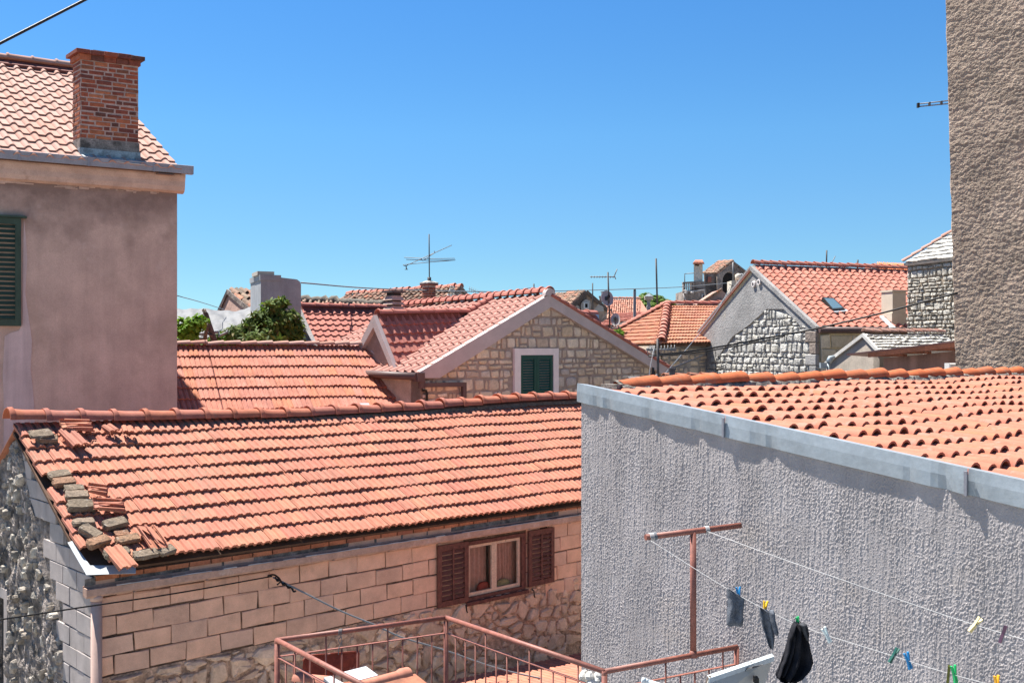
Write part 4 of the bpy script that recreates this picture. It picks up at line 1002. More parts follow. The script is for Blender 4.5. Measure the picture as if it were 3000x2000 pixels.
# ================================================================== C: stone gable house in the middle with its wing
uC, vC = uA, vA
CL = P(1229, 1093, 20.0); CA = at_verge(CL, uC, 1613, 864); CR = at_verge(CL, uC, 1967, 1081); nC = -vC
oC = CL.copy(); oC.z = GZ
hC = thing('stone_gable_house', 'rubble stone gable house with mauve barge band and closed dark green shutters', 'house', oC)
def tz(px, py, out=0.0):
    p = hit(px, py, CL - vC * out, nC); return ((p - CL).dot(uC), p.z)
cw = [tz(1240, 1110), tz(1290, 1100), tz(1615, 896), tz(1955, 1098)]
t1 = cw[3][0]; t0_ = .10
gp = [(t0_, GZ), (t1, GZ), (t1, cw[3][1]), (cw[2][0], cw[2][1] + .05), (t0_, tz(1240, 1108)[1])]
MBw = MB(); MBw.prism([Vector((CL.x, CL.y, 0)) + uC * p[0] + ZU * p[1] + vC * .10 for p in gp], vC * .3)
wC = MBw.make('gable_wall', M['mortar_c'], hC)
f0, f1 = tz(1512, 1020), tz(1641, 1162)
hx0, hx1, hz0, hz1 = f0[0], f1[0], f1[1], f0[1]
Oc = Vector((CL.x, CL.y, 0)) + vC * .10
rubble(wC, Oc, uC, nC, [(t0_ + .02, -2.2), (t1 - .02, -2.2), (t1 - .02, cw[3][1] - .05), (cw[2][0], cw[2][1]), (t0_ + .02, tz(1240, 1115)[1] - .02)], .20, M['stone_c'], aspect=1.3, gap=.034, depth=.024, rect=True,
       holes=((hx0 - .01, hx1 + .01, hz0 - .3, hz1 + .01),), seed=23, maxobj=260, jit=.16, rnd=1)
# barge band
ba = [hit(x, y, CL - vC * .02, nC) for x, y in ((1229, 1090), (1613, 861), (1967, 1079), (1967, 1094), (1950, 1101), (1615, 899), (1288, 1107), (1241, 1107))]
def bp(i): return ba[i]
MB().prism([bp(0), bp(1), bp(5), bp(6), bp(7)], vC * .14).make('barge_band', M['plaster_c'], hC)
MB().prism([bp(1) + uC * .003, bp(2), bp(3), bp(4), bp(5) + uC * .003], vC * .14).make('barge_band', M['plaster_c'], hC)
apx = hit(1613, 866, CL - vC * .03, nC)
MB().prism([apx + uC * (math.cos(a) * .16) + ZU * (math.sin(a) * .16) for a in [math.pi * k / 8 for k in range(9)]], vC * .10).make('ridge_end', M['plaster_c'], hC)
# window
wf = MB(); fw = .115; zz0, zz1 = hz0 + .0, hz1
def cb(mb, a, b, z0, z1, o0, o1): mb.box(Oc + uC * a + ZU * z0 + nC * o0, uC * (b - a), nC * (o1 - o0), ZU * (z1 - z0))
fl_ = tz(1530, 1040)[0]; frr = tz(1626, 1040)[0]; ft = tz(1530, 1040)[1]; fb = tz(1530, 1160)[1]
cb(wf, hx0, fl_, fb - .14, hz1, 0, .06); cb(wf, frr, hx1, fb - .14, hz1, 0, .06); cb(wf, fl_, frr, ft, hz1, 0, .058); cb(wf, fl_, frr, fb - .14, fb, 0, .07)
wfo = wf.make('window_frame', M['white_frame'], hC)
mid = (fl_ + frr) / 2
shutter(hC, Oc + uC * (fl_ + .005) + ZU * (fb + .005) + nC * .01, uC, nC, mid - fl_ - .008, ft - fb - .01, M['green'], 12, fr=.075, th=.03)
shutter(hC, Oc + uC * (mid + .003) + ZU * (fb + .005) + nC * .01, uC, nC, frr - mid - .008, ft - fb - .01, M['green'], 12, fr=.075, th=.03)
for x in (hx0 - .06, hx1 + .05):
    p = Oc + uC * x + ZU * (fb - .02) + nC * .02
    MB().tube([p, p + nC * .06, p + nC * .06 + ZU * .05, p + nC * .07 + ZU * .08 + uC * .03], .014, 6).tube([p + nC * .05, p + nC * .06 - ZU * .06 - uC * .02], .012, 6).make('shutter_catch', M['black'], hC)
# roof
ridgeL = 5.4
CB = CA + vC * ridgeL - ZU * .16
dC = CL - CA
roofC, frC = roof(hC, CB + vC * 0, CA, CB + dC, 12, 22, 'wave', M['tile_c_pale'], maxobj=150, jit=.003, rot=.004, th=.03, deck=.05)
NC = frC[3]
MB().prism([CA, CB, CB + (CR - CA), CR], -ZU * .06).make('right_slope', M['bed'], hC)
vr = MB()
rr_ = MB()
tl = (CR - CA)
for i in range(16):
    a = CA + tl * (i / 16); a2 = CA + tl * ((i + 1.04) / 16)
    o = MB().tube([a - vC * .0 + ZU * .01, a2 + ZU * .02], [.045, .055], 7).make('verge_tile', M['ridge_c'], hC)
ridge_tiles(hC, CA + ZU * .07, CB + ZU * .09, 22, .12, M['ridge_c'], 'bead')
# wing
R2 = hit(1376, 921, CA, NC); L2 = along(R2, uC, 1105); L2.z = R2.z - .12
B2 = at_verge(L2, vC, 1170, 1090); b2 = at_verge(L2, vC, 1061, 1016)
roofC2, frC2 = roof(hC, L2, R2, B2, 6, 13, 'wave', M['tile_c'], clip=[L2, R2 + uC * .1, B2 + uC * .25, B2], maxobj=80, jit=.003, rot=.004, th=.035, deck=.05)
MB().prism([L2, R2, b2 + (R2 - L2), b2], -ZU * .06).make('wing_back_slope', M['tile_c'], hC)
ridge_tiles(hC, L2 + ZU * .08, R2 + ZU * .05, 7, .10, M['ridge_c'], 'bead')
MB().prism([L2 + ZU * .10, R2 + ZU * .08, R2 + ZU * .0 + frC2[2] * .26, L2 + ZU * .0 + frC2[2] * .26], -frC2[3] * .04).make('ridge_mortar', M['mortar_red'], hC)
q1 = hit(1437, 888, CA, NC)
ridge_tiles(hC, R2 + ZU * .07 - frC[2] * .0, q1 + ZU * .08, 4, .10, M['ridge_c'], 'bead')
# wing gable with pale rake boards
go = -uC
for (a, b) in ((L2, B2), (L2, b2)):
    dd = (b - a).normalized(); MB().prism([a + ZU * .05, b + ZU * .03, b - ZU * .16, a - ZU * .20], go * .10).make('rake_board', M['plaster_c'], hC)
MB().prism([L2 - ZU * .1, B2 - ZU * .1, Vector((B2.x, B2.y, GZ)), Vector((b2.x, b2.y, GZ)), b2 - ZU * .1], uC * .25).make('wing_gable', M['mortar_c'], hC)
# side wall, gutter and pipes of the main body
MB().prism([Oc + uC * t0_ + ZU * GZ, Oc + uC * t0_ + ZU * (CL.z - .12), Oc + uC * t0_ + ZU * (CL.z - .12) + vC * 5, Oc + uC * t0_ + ZU * GZ + vC * 5], uC * .2).make('side_wall', M['stone_c'], hC)
gv = Vector((CL.x, CL.y, CL.z)) - uC * .07
MB().tube([gv - vC * .02 - ZU * .06, gv + vC * 2.4 - ZU * .03], .075, 8, smooth=True).make('gutter', M['brown_metal'], hC)
MB().box(gv - vC * .08 - ZU * .16 - uC * .02, uC * .16, vC * .2, ZU * .17).make('gutter_box', M['brown_metal'], hC)
g1_ = [hit(x, y, Oc + nC * .07, nC) for x, y in ((1236, 1128), (1356, 1126), (1356, 1185))]
MB().box(g1_[0] - ZU * .04, g1_[1] - g1_[0], nC * .07, ZU * .085).make('downpipe', M['brown_metal'], hC)
MB().box(g1_[1] + ZU * .043 - uC * .05, uC * .09, nC * .072, -ZU * 2.0).make('downpipe', M['brown_metal'], hC)
MB().box(g1_[0] + ZU * .10 - uC * .09, uC * .12, nC * .07, -ZU * .16).make('downpipe', M['brown_metal'], hC)
pp = [hit(x, y, Oc + nC * .05, nC) for x, y in ((1238, 1143), (1249, 1144), (1251, 1152), (1251, 1200))]
MB().tube(pp, .022, 6).make('vent_pipe', M['black'], hC)
# little dark lead scraps along the valley
vd = MB()
for i in range(8):
    s = i / 8 + .06; p = (B2 + uC * .1).lerp(R2, s) + ZU * .06
    vd.cbox(p, uC * .14 + ZU * rng.uniform(-.03, .05), vC * .10, (ZU * .02))
vd.make('valley_flashing', M['steel_dark'], hC, 'stuff')

# ================================================================== C3: wave-tiled house behind the wing
T3 = P(880, 906, 27.0); uD = hdir(6500); vD = perp(uD)
T3r = along(T3, uD, 1215); B3 = at_verge(T3, vD, 932, 1018)
o3_ = T3.copy(); o3_.z = GZ
h3 = thing('wave_tiled_house', 'house with glossy rose wave tiles and pale rake, right of the loquat', 'house', o3_)
B3e = T3 + (B3 - T3) * 1.15
roof3, fr3 = roof(h3, T3, T3r, B3e, 8, 16, 'wave', M['tile_c'], maxobj=128, jit=.003, rot=.004, th=.035)
ridge_tiles(h3, T3 + ZU * .09, T3r + ZU * .09, 9, .10, M['ridge_c'], 'bead')
MB().prism([T3 + ZU * .12, T3r + ZU * .12, T3r + fr3[2] * .3, T3 + fr3[2] * .3], -fr3[3] * .04).make('ridge_mortar', M['mortar_red'], h3)
b3 = T3 + vD * 2.6 - ZU * 1.7
for b in (B3e, b3): MB().prism([T3 + ZU * .06, b + ZU * .03, b - ZU * .16, T3 - ZU * .18], -uD * .12).make('rake_board', M['plaster_f'], h3)
MB().prism([T3 - ZU * .1, B3e - ZU * .1, Vector((B3e.x, B3e.y, GZ)), Vector((b3.x, b3.y, GZ)), b3 - ZU * .1], uD * .25).make('gable_wall', M['grey_cement'], h3)
MB().prism([T3, T3r, T3r + vD * 2.6 - ZU * 1.7, b3], -ZU * .06).make('back_slope', M['tile_c'], h3)

# louvred chimney between the two roofs
lc = P(1154, 915, 24.5)
tl_ = thing('louvred_chimney', 'sooty clay chimney of stacked louvre skirts with a flat cap, beside the wing ridge', 'chimney', Vector((lc.x, lc.y, lc.z - .5)))
k_ = 24.5 / 3050
def skirt(y0, y1, w0, w1, nm, mt='sooty_clay'):
    z0, z1 = (H - y0) * k_, (H - y1) * k_
    r = []
    for z, w in ((z1, w1), (z0, w0), (z0 + .01, w0 - .06), (z1 - .01, w1 - .06)):
        w = w * k_ * .75; r.append([Vector((lc.x, lc.y, z)) + uC * a * w + vC * b * w for a, b in ((-1, -1), (1, -1), (1, 1), (-1, 1))])
    MB().loft(r, smooth=False, caps=False).make(nm, M[mt], tl_)
M['sooty_clay'] = mat('sooty_clay', [(.42, .31, .25), (.46, .34, .28)], var=.3, scale=5, grain=30, bump=.2, stains=[(4, .56, (.12, .09, .08), .6)])
cc = MB(); cc.box(Vector((lc.x, lc.y, lc.z - .9)) - uC * .12 - vC * .12, uC * .24, vC * .24, ZU * ((H - 858) * k_ - lc.z + .9)); cc.make('flue', M['black'], tl_)
MB().box(Vector((lc.x, lc.y, lc.z - .9)) - uC * .17 - vC * .17, uC * .34, vC * .34, ZU * (.95)).make('base', M['sooty_clay'], tl_)
skirt(880, 864, 31, 18, 'skirt'); skirt(893, 884, 31, 22, 'skirt'); skirt(907, 897, 31, 22, 'skirt')
cp = Vector((lc.x, lc.y, (H - 858) * k_)); MB().box(cp - uC * .2 - vC * .2, uC * .4, vC * .4, ZU * .05).make('cap', M['steel_dark'], tl_)

# grey cement chimney
gc = P(764, 935, 25.0); ug = hdir(8500); vg = perp(ug); k_ = 25.0 / 3050
hg = thing('cement_chimney', 'broad grey cement chimney with a stepped top, rising behind the loquat', 'chimney', Vector((gc.x, gc.y, -3)))
ztp = (H - 818) * k_; wg_ = (along(gc, ug, 882) - gc).length; dg = (along(gc, vg, 734) - gc).length
g0_ = Vector((gc.x, gc.y, -3))
w1g = (along(gc, ug, 823) - gc).length
pr = [(0, -3), (wg_, -3), (wg_, ztp - .10), (wg_ - .03, ztp - .03), (wg_ - .10, ztp + .02), (w1g, ztp + .055), (0, ztp + .03)]
MB().prism([Vector((gc.x, gc.y, 0)) + ug * a + ZU * z for a, z in pr], vg * dg).make('stack', M['grey_cement'], hg)
MB().box(Vector((gc.x, gc.y, ztp - .02)) - ug * .02 - vg * .025, ug * (w1g + .02), vg * (dg + .05), ZU * .13).make('cap_band', M['grey_cement'], hg)
MB().box(Vector((gc.x, gc.y, ztp + .11)) + vg * .1 - ug * .06, ug * .40, vg * (dg * .55), ZU * .09).make('cap_slab', M['far_plaster'], hg)
MB().box(Vector((gc.x, gc.y, (H - 897) * k_)) - ug * .004 - vg * .008, ug * (wg_ + .008), vg * .02, ZU * .03).make('string_course', M['grey_cement'], hg)

# ================================================================== E: hip-roofed house
EA = P(1955, 896, 36.0); EC = P(1937, 1009, 31.5); ER = P(2150, 896, 37.5)
aE = (ER - EA).normalized()
oE = EC.copy(); oE.z = GZ
hE = thing('hip_roof_house', 'house with hipped orange ribbed roof over a rubble wall, left of the white stone gable', 'house', oE)
dd = (EC - EA) - aE * (EC - EA).dot(aE); TLe = EC - dd
LE = (ER - TLe).length
roof(hE, TLe, TLe + aE * LE, EC, 13, int(LE / .24), 'flat', M['tile_e'], clip=[EA, ER, EC + aE * ((ER - TLe).dot(aE)), EC], maxobj=160, jit=.01, rot=.008, th=.045)
EB = P(1735, 1012, 37.5)
ae = (EC - EB).normalized(); d2 = (EB - EA) - ae * (EB - EA).dot(ae); TL2 = EB - d2
L_e = (EC - EB).length
roof(hE, TL2, TL2 + ae * L_e, EB, 11, int(L_e / .24), 'flat', M['tile_e'], clip=[EA, EC, EB], maxobj=100, jit=.01, rot=.008, th=.045)
ridge_tiles(hE, EC + ZU * .1, EA + ZU * .1, 12, .13, M['tile_f'], 'barrel', jit=.01)
ridge_tiles(hE, EB + ZU * .08, EA + ZU * .08, 16, .12, M['tile_f'], 'barrel', jit=.01)
ridge_tiles(hE, EA + ZU * .08, ER + ZU * .08, 8, .11, M['tile_f'], 'barrel', jit=.01)
e1 = EC + aE * 4.0
nE = Vector((aE.y, -aE.x, 0)).normalized(); e0 = EC - nE * .3
MB().prism([Vector((e0.x, e0.y, GZ)), Vector((e0.x, e0.y, EC.z - .03)), Vector((e0.x, e0.y, EC.z - .03)) + aE * 4, Vector((e0.x, e0.y, GZ)) + aE * 4], -nE * .3).make('front_wall', M['mortar_f'], hE)
wE = hE.children[-1]
rubble(wE, Vector((e0.x, e0.y, 0)), Vector((aE.x, aE.y, 0)).normalized(), nE, [(-.0, -1.6), (3.2, -1.6), (3.2, EC.z - .05), (0, EC.z - .05)], .24, M['stone_c'], aspect=1.3, gap=.05, depth=.04, rect=True, seed=31, maxobj=90)
MB().prism([Vector((e0.x, e0.y, GZ)), Vector((e0.x, e0.y, EC.z - .04)), EB - ZU * .04, Vector((EB.x, EB.y, GZ))], aE * .3).make('side_wall', M['stone_c'], hE)
pd_ = (e0 - Vector((0, 0, 0))); 

# ================================================================== F: large house with eroded white rubble gable
uF = Vector((.9537, .3007, 0)); vF = perp(uF)
FC = P(2400, 963, 27.0); FL = at_verge(FC, vF, 2039, 990); FA = at_verge(FC, vF, 2206, 785)
FR = P(2700, 801, 31.9)
oF = FC.copy(); oF.z = GZ
hF = thing('white_rubble_house', 'long house with eroded white rubble gable, salmon barrel-tiled roof and skylight', 'house', oF)
nF = -uF; aF = FR - FA
dF = FC - FA; 
roofF, frF = roof(hF, FA, FR, FC, 15, int(aF.length / .235), 'barrel', M['tile_f'], maxobj=290, jit=.008, rot=.01, deck=.1, bedmat=M['tile_f'])
NF = frF[3]
ridge_tiles(hF, FA + ZU * .12, FR + ZU * .12, 20, .12, M['tile_f'], 'barrel')
MB().prism([FA + ZU * .1, FR + ZU * .1, FR + frF[2] * .22, FA + frF[2] * .22], -NF * .05).make('ridge_mortar', M['mortar_f'], hF)
MB().prism([FA + nF * .1, FR, FR + (FL - FA), FL + nF * .1], -ZU * .08).make('back_slope', M['tile_f'], hF)
fo = FC - nF * .0
def wF(w, z, out=0.0): return Vector((FC.x, FC.y, z)) + vF * w + nF * out
wFA = (FA - FC).dot(vF); wFL = (FL - FC).dot(vF)
gwF = MB().prism([wF(0, GZ), wF(0, FC.z - .05), wF(wFA, FA.z - .05), wF(wFL, FL.z - .05), wF(wFL - .0, GZ)], -nF * .3).make('gable_wall', M['mortar_f'], hF)
def fz(px, py):
    p = hit(px, py, FC, nF); return ((p - FC).dot(vF), p.z)
lim = [fz(2150, 1010), fz(2230, 930), fz(2290, 905), fz(2345, 960), fz(2395, 1010)]
lowz = min(l[1] for l in lim) - .3
# smooth cracked render on the upper part
up = [fz(x, y) for x, y in ((2058, 985), (2206, 795), (2396, 960), (2392, 1000), (2340, 945), (2300, 905), (2250, 905), (2200, 950), (2150, 985), (2110, 1040), (2058, 1100))]
MB().prism([wF(a, z) for a, z in up], nF * .045).make('upper_render', M['plaster_f'], hF)
rs_ = mat('flush_render_stones', [(.27, .27, .275), (.22, .245, .285), (.34, .31, .26), (.28, .27, .26), (.36, .345, .32), (.19, .175, .16)], var=.25, scale=5, grain=20, bump=.5, bdist=.02, spec=.05)
rubble(hF.children[-1], wF(0, 0, .046) * 1.0, vF, nF, [fz(2058, 980), fz(2206, 800), fz(2394, 962), fz(2392, 1000), fz(2335, 942), fz(2300, 902), fz(2250, 902), fz(2200, 947), fz(2110, 1036), fz(2058, 1095)], .27, rs_, aspect=1.2, gap=.05, depth=.010, seed=77, maxobj=150, rect=True, keep=lambda x, z: rng.random() < .8 and inpoly(x, z, [fz(2062, 985), fz(2206, 806), fz(2390, 962), fz(2388, 995), fz(2335, 938), fz(2300, 898), fz(2250, 898), fz(2200, 943), fz(2110, 1032), fz(2062, 1090)]))
poly = [fz(x, y) for x, y in ((2050, 1200), (2398, 1200), (2398, 1000), (2340, 945), (2300, 905), (2250, 905), (2200, 950), (2110, 1035), (2050, 1095))]
cx_ = (poly[0][0] + poly[1][0]) / 2
rubble(gwF, Vector((FC.x, FC.y, 0)), vF, nF, [fz(2050, 1200), fz(2398, 1200), fz(2398, 985), fz(2335, 930), fz(2240, 895), fz(2185, 940), fz(2050, 1080)], .23, M['stone_f'], aspect=1.3, gap=.03, depth=.05, rect=True, seed=41, maxobj=270, jit=.3, keep=lambda x, z: inpoly(x, z, poly))
# quoins
for i in range(7):
    z = FC.z - .35 - i * .30; MB().chbox(wF(.0 if i % 2 else .0, z), vF * (.32 if i % 2 else .5), ZU * .285, nF * .10, .02).make('quoin', M['plaster_f'] if i > 1 else M['far_stone'], gwF)
for i in range(5):
    z = FL.z - .45 - i * .33; MB().chbox(wF(wFL - (.32 if i % 2 else .5), z), vF * (.32 if i % 2 else .5), ZU * .31, nF * .09, .02).make('quoin', M['grey_cement'] if i < 3 else M['plaster_f'], gwF)
# rake bands
M['ochre'] = mat('ochre_lime', [(.52, .42, .26)], var=.25, scale=4, grain=30, bump=.4, stains=[(4, .55, (.40, .36, .30), .7)])
for a, b, s in ((FA, FL, 1), (FA, FC, 0)):
    MB().prism([a + nF * .10 + ZU * .06, b + nF * .10 + ZU * .06, b + nF * .10 - ZU * .07, a + nF * .10 - ZU * .07], -nF * .12).make('rake_coping', M['plaster_f'], hF)
    if s: MB().prism([a + nF * .05 - ZU * .072, b + nF * .05 - ZU * .072, b + nF * .05 - ZU * .20, a + nF * .05 - ZU * .20], -nF * .06).make('rake_band', M['ochre'], hF)
for x, y in ((2209, 832), (2225, 826)):
    p = hit(x, y, FC + nF * .06, nF); MB().tube([p - nF * .02, p + nF * .04], .085, 12).make('vent_pipe', M['white_frame'], hF); MB().tube([p - nF * .0, p + nF * .045], .05, 10).make('vent_mouth', M['steel_dark'], hF)
# side wall with ashlar
swF = MB().prism([Vector((FC.x, FC.y, GZ)), Vector((FC.x, FC.y, FC.z - .1)), Vector((FC.x, FC.y, FC.z - .1)) + uF * 8, Vector((FC.x, FC.y, GZ)) + uF * 8], vF * .3).make('side_wall', M['ochre'], hF)
courses(swF, Vector((FC.x, FC.y, FC.z - .15 - .36 * 6)) + uF * .02, uF, -vF, .55, .36, 12, 6, M['ashlar_f'], gap=.035, depth=.03, seed=7, vary=.3, ch=.015)
MB().tube([FC - vF * .06 - uF * .05 - ZU * .03, FC - vF * .06 + uF * 6.5 - ZU * .02], .085, 8).make('gutter', M['brown_metal'], hF)
# skylight
sk = [hit(x, y, FA + NF * .14, NF) for x, y in ((2409, 870), (2441, 872), (2475, 904), (2440, 907))]
skf = MB().prism(sk, -NF * .14).make('skylight', M['black'], hF)
cs_ = sum(sk, V0) / 4
MB().prism([cs_ + (q - cs_) * .82 + NF * .006 for q in sk], -NF * .004).make('pane', M['glass_sky'], skf)
fq = [hit(x, y, FA + NF * .11, NF) for x, y in ((2438, 908), (2479, 905), (2486, 910), (2444, 914))]
MB().prism(fq, -NF * .06).make('flashing', M['tin_white'], skf)
# chimney on its eave
fc = hit(2615, 957, FA, NF); zt2 = (H - 849) / F * fc.y
fcb = Vector((fc.x, fc.y, fc.z - .5)); wf2 = (along(fcb, uF, 2654) - fcb).length; df2 = (along(fcb, vF, 2582) - fcb).length
M1 = MB().box(fcb, uF * wf2, vF * df2, ZU * (zt2 - fcb.z - .05)).make('chimney', M['cream'], hF)
MB().box(fcb + ZU * (zt2 - fcb.z - .048) - uF * .02 - vF * .02, uF * (wf2 + .04), vF * (df2 + .04), ZU * .05).make('cap_slab', M['cream'], M1)
MB().box(fcb - uF * .03 - vF * .012, uF * (wf2 + .06), vF * (df2 + .02), ZU * ((zt2 - fcb.z) * .58)).make('plinth', M['cream'], M1)
ap = [hit(x, y, FA + NF * .12, NF) for x, y in ((2578, 924), (2587, 924), (2625, 959), (2608, 959))]
MB().prism(ap, -NF * .05).make('flashing', M['tin_white'], hF)

# ================================================================== G: rubble tower with stone-slab pyramid roof
uG = -vF; vG = uF; nGt = -uF
G0 = P(2659, 990, 27.0); oG = Vector((G0.x, G0.y, GZ))
hG_ = thing('stone_tower', 'square rubble stone tower with blocked arches and white slab pyramid roof, beside the tall wall', 'tower', oG)
zg = (H - 778) / F * 27.0
gwt = MB().prism([Vector((G0.x, G0.y, GZ)), Vector((G0.x, G0.y, zg)), Vector((G0.x, G0.y, zg)) + uG * 3.1, Vector((G0.x, G0.y, GZ)) + uG * 3.1], uF * 2.8).make('tower_wall', M['mortar_t'], hG_)
rubble(gwt, Vector((G0.x, G0.y, 0)), uG, nGt, [(0.0, -.9), (2.4, -.9), (2.4, zg - .04), (0, zg - .04)], .155, M['stone_t'], aspect=1.25, gap=.028, depth=.045, rect=True, seed=52, maxobj=260, jit=.4)
MB().box(Vector((G0.x, G0.y, zg)) - uG * .04 + nGt * .05, uG * 3.1, uF * 2.8, ZU * .05).make('eave_slab', M['slab_white'], hG_)
e0 = P(2647, 773, 27.0); e1 = e0 + uG * 3.2; ap_ = e0 + uG * 1.6 + uF * 1.45; ap_.z = (H - (770 - .61 * (proj(ap_)[0] - 2648))) / F * ap_.y
ag = uG; dg_ = (e0 - ap_) - ag * (e0 - ap_).dot(ag); tlg = e0 - dg_
roof(hG_, tlg, tlg + ag * 3.3, e0, 12, 14, 'slab', M['slab_white'], clip=[ap_, e1, e0], maxobj=120, jit=.012, rot=.05, th=.05, stagger=True, bedmat=M['slab_white'])
MB().prism([ap_, e0, e0 + uF * 2.9], -ZU * .05).make('side_slope', M['slab_white'], hG_)
ridge_tiles(hG_, e0 + ZU * .05, ap_ + ZU * .05, 9, .07, M['tile_l'], 'barrel')

# ================================================================== H: low house with stone-slab roof
HA = P(2532, 980, 21.5); Hr = at_verge(HA, vF, 2577, 1028); Hl = at_verge(HA, vF, 2421, 1064); HR = along(HA, uF, 2765); HR.z = HA.z + .0
oH = Vector((Hr.x, Hr.y, GZ))
hH = thing('slab_roof_house', 'small old house with white stone-slab roof and stained beige gable, above the mauve shed', 'house', oH)
roof(hH, HA, HR, Hr, 6, 18, 'slab', M['slab_white'], maxobj=108, jit=.012, rot=.04, th=.04, stagger=False, bedmat=M['slab_white'])
roof(hH, HR, HA, HR + (Hl - HA), 9, 18, 'slab', M['slab_white'], maxobj=60, jit=.012, rot=.03, th=.04, bedmat=M['slab_white'], name='back_slope')
ridge_tiles(hH, HA + ZU * .06, HR + ZU * .06, 10, .07, M['ochre_tile'] if 'ochre_tile' in M else M['tile_l'], 'barrel')
MB().prism([HA + ZU * -.03, Hr + ZU * -.03, Vector((Hr.x, Hr.y, GZ)), Vector((Hl.x, Hl.y, GZ)), Hl - ZU * .03], uF * .25).make('gable_wall', M['plaster_h'], hH)
for b in (Hr, Hl): MB().prism([HA + ZU * .03, b + ZU * .03, b - ZU * .05, HA - ZU * .05], -uF * .05).make('rake_band', M['slab_white'], hH)
MB().prism([Vector((Hr.x, Hr.y, GZ)), Hr - ZU * .1, Hr - ZU * .1 + uF * 4.5, Vector((Hr.x, Hr.y, GZ)) + uF * 4.5], vF * .2).make('side_wall', M['plaster_h'], hH)

# ================================================================== mauve shed with brown eave
pA = P(2479, 1040, 18.6); pB = P(2835, 998, 17.4)
uP = Vector((pB.x - pA.x, pB.y - pA.y, 0)).normalized(); vP = perp(uP)
S0 = P(2570, 1100, 18.45); S0.z = GZ
hP = thing('mauve_shed', 'mauve plastered shed with brown sloping eave and rafters, below the stone-slab roof', 'shed', S0)
MB().prism([pA, pB, pB + vP * 1.7 - ZU * .05, pA + vP * 1.7 - ZU * .05], ZU * .022).make('roof_sheet', mat('brown_sheet', [(.25, .13, .115)], rough=.5, var=.1), hP)
bmA = pA.lerp(pB, .19); MB().prism([bmA - ZU * .005, pB - ZU * .005, pB - ZU * .085, bmA - ZU * .085], vP * .06).make('fascia_beam', M['wood_beam'], hP)
for i in range(4):
    q = pA.lerp(pB, .27 + i * .2) + vP * .07 - ZU * .09; MB().box(q, uP * .42, vP * .25, ZU * .045).make('rafter', M['wood_beam'], hP)
MB().prism([S0 + vP * .38, Vector((S0.x, S0.y, 0)) + vP * .38 + ZU * (pA.z + (pB.z - pA.z) * .25 - .12), Vector((S0.x, S0.y, 0)) + vP * .38 + uP * 1.7 + ZU * (pB.z - .12), S0 + vP * .38 + uP * 1.7], vP * .2).make('wall', M['plaster_p'], hP)
# meter cabinet on the wall edge
c0 = P(2767, 1096, 17.2)
hM = thing('air_conditioner', 'white outdoor air conditioning unit with beige grille, at the foot of the tall wall', 'air conditioner', c0)
MB().chbox(c0, Vector((.5, 0, 0)), ZU * .185, Vector((0, -.2, 0)), .015).make('casing', M['plastic_white'], hM)
MB().box(c0 + Vector((.05, -.212, .02)), Vector((.10, 0, 0)), Vector((0, .01, 0)), ZU * .10).make('cover_panel', M['white_frame'], hM)
for i in range(6): MB().box(c0 + Vector((.17, -.212, .02 + i * .022)), Vector((.055, 0, 0)), Vector((0, .01, 0)), ZU * .014).make('grille_bar', M['ochre'], hM)
MB().tube([c0 + Vector((.02, -.1, .01)), c0 + Vector((.02, -.1, -8))], .02, 6).make('riser', M['plastic_white'], hM)

# low slab roofs peeping over the barrel ridge
q0 = P(2432, 1096, 17.0); qr = q0 + Vector((.65, .1, 0))
hq = thing('low_slab_roof', 'tiny white slab roof with a row of pale orange ridge tiles, just over the barrel ridge', 'roof', Vector((q0.x, q0.y, q0.z - .3)))
ridge_tiles(hq, q0, qr, 5, .05, M['tile_l'], 'barrel')
roof(hq, q0, qr, q0 + Vector((-.05, -.3, -.15)), 3, 5, 'slab', M['slab_white'], th=.03, rot=.04, bedmat=M['slab_white'])
MB().box(Vector((q0.x - .05, q0.y - .3, GZ)), Vector((.75, .1, 0)), Vector((-.05, .3, 0)), ZU * (q0.z - .16 - GZ)).make('wall', M['plaster_h'], hq)
q0 = P(1945, 1103, 15.0); q1 = P(2088, 1101, 15.6)
hq = thing('low_tiled_lean_to', 'lean-to with faded tile row over grey slabs, behind the barrel ridge', 'roof', Vector((q0.x, q0.y, q0.z - .3)))
ridge_tiles(hq, q0, q1, 4, .045, M['tile_e'], 'barrel')
roof(hq, q0, q1, q0 + Vector((-.05, -.45, -.16)), 2, 5, 'slab', M['far_plaster'], th=.02, rot=.03, bedmat=M['far_stone'])
MB().box(Vector((q0.x, q0.y - .3, GZ)), q1 - q0, Vector((0, .3, 0)), ZU * (q0.z - .2 - GZ)).make('wall', M['plaster_h'], hq)
# chimney cowl by the beige gable
c = P(2427, 1062, 19.0)
o = MB().tube([c, c + Vector((.04, 0, .08)), c + Vector((.11, 0, .11))], [.05, .055, .03], 10).box(c + Vector((-.16, -.08, -.10)), Vector((.11, 0, 0)), Vector((0, .1, 0)), ZU * .10).tube([c - ZU * 4, c], .03, 6).make('metal_cowl', M['lead'])
tag(o, 'bluish metal flue cowl with a black box beside it, left of the beige gable', 'chimney cowl')

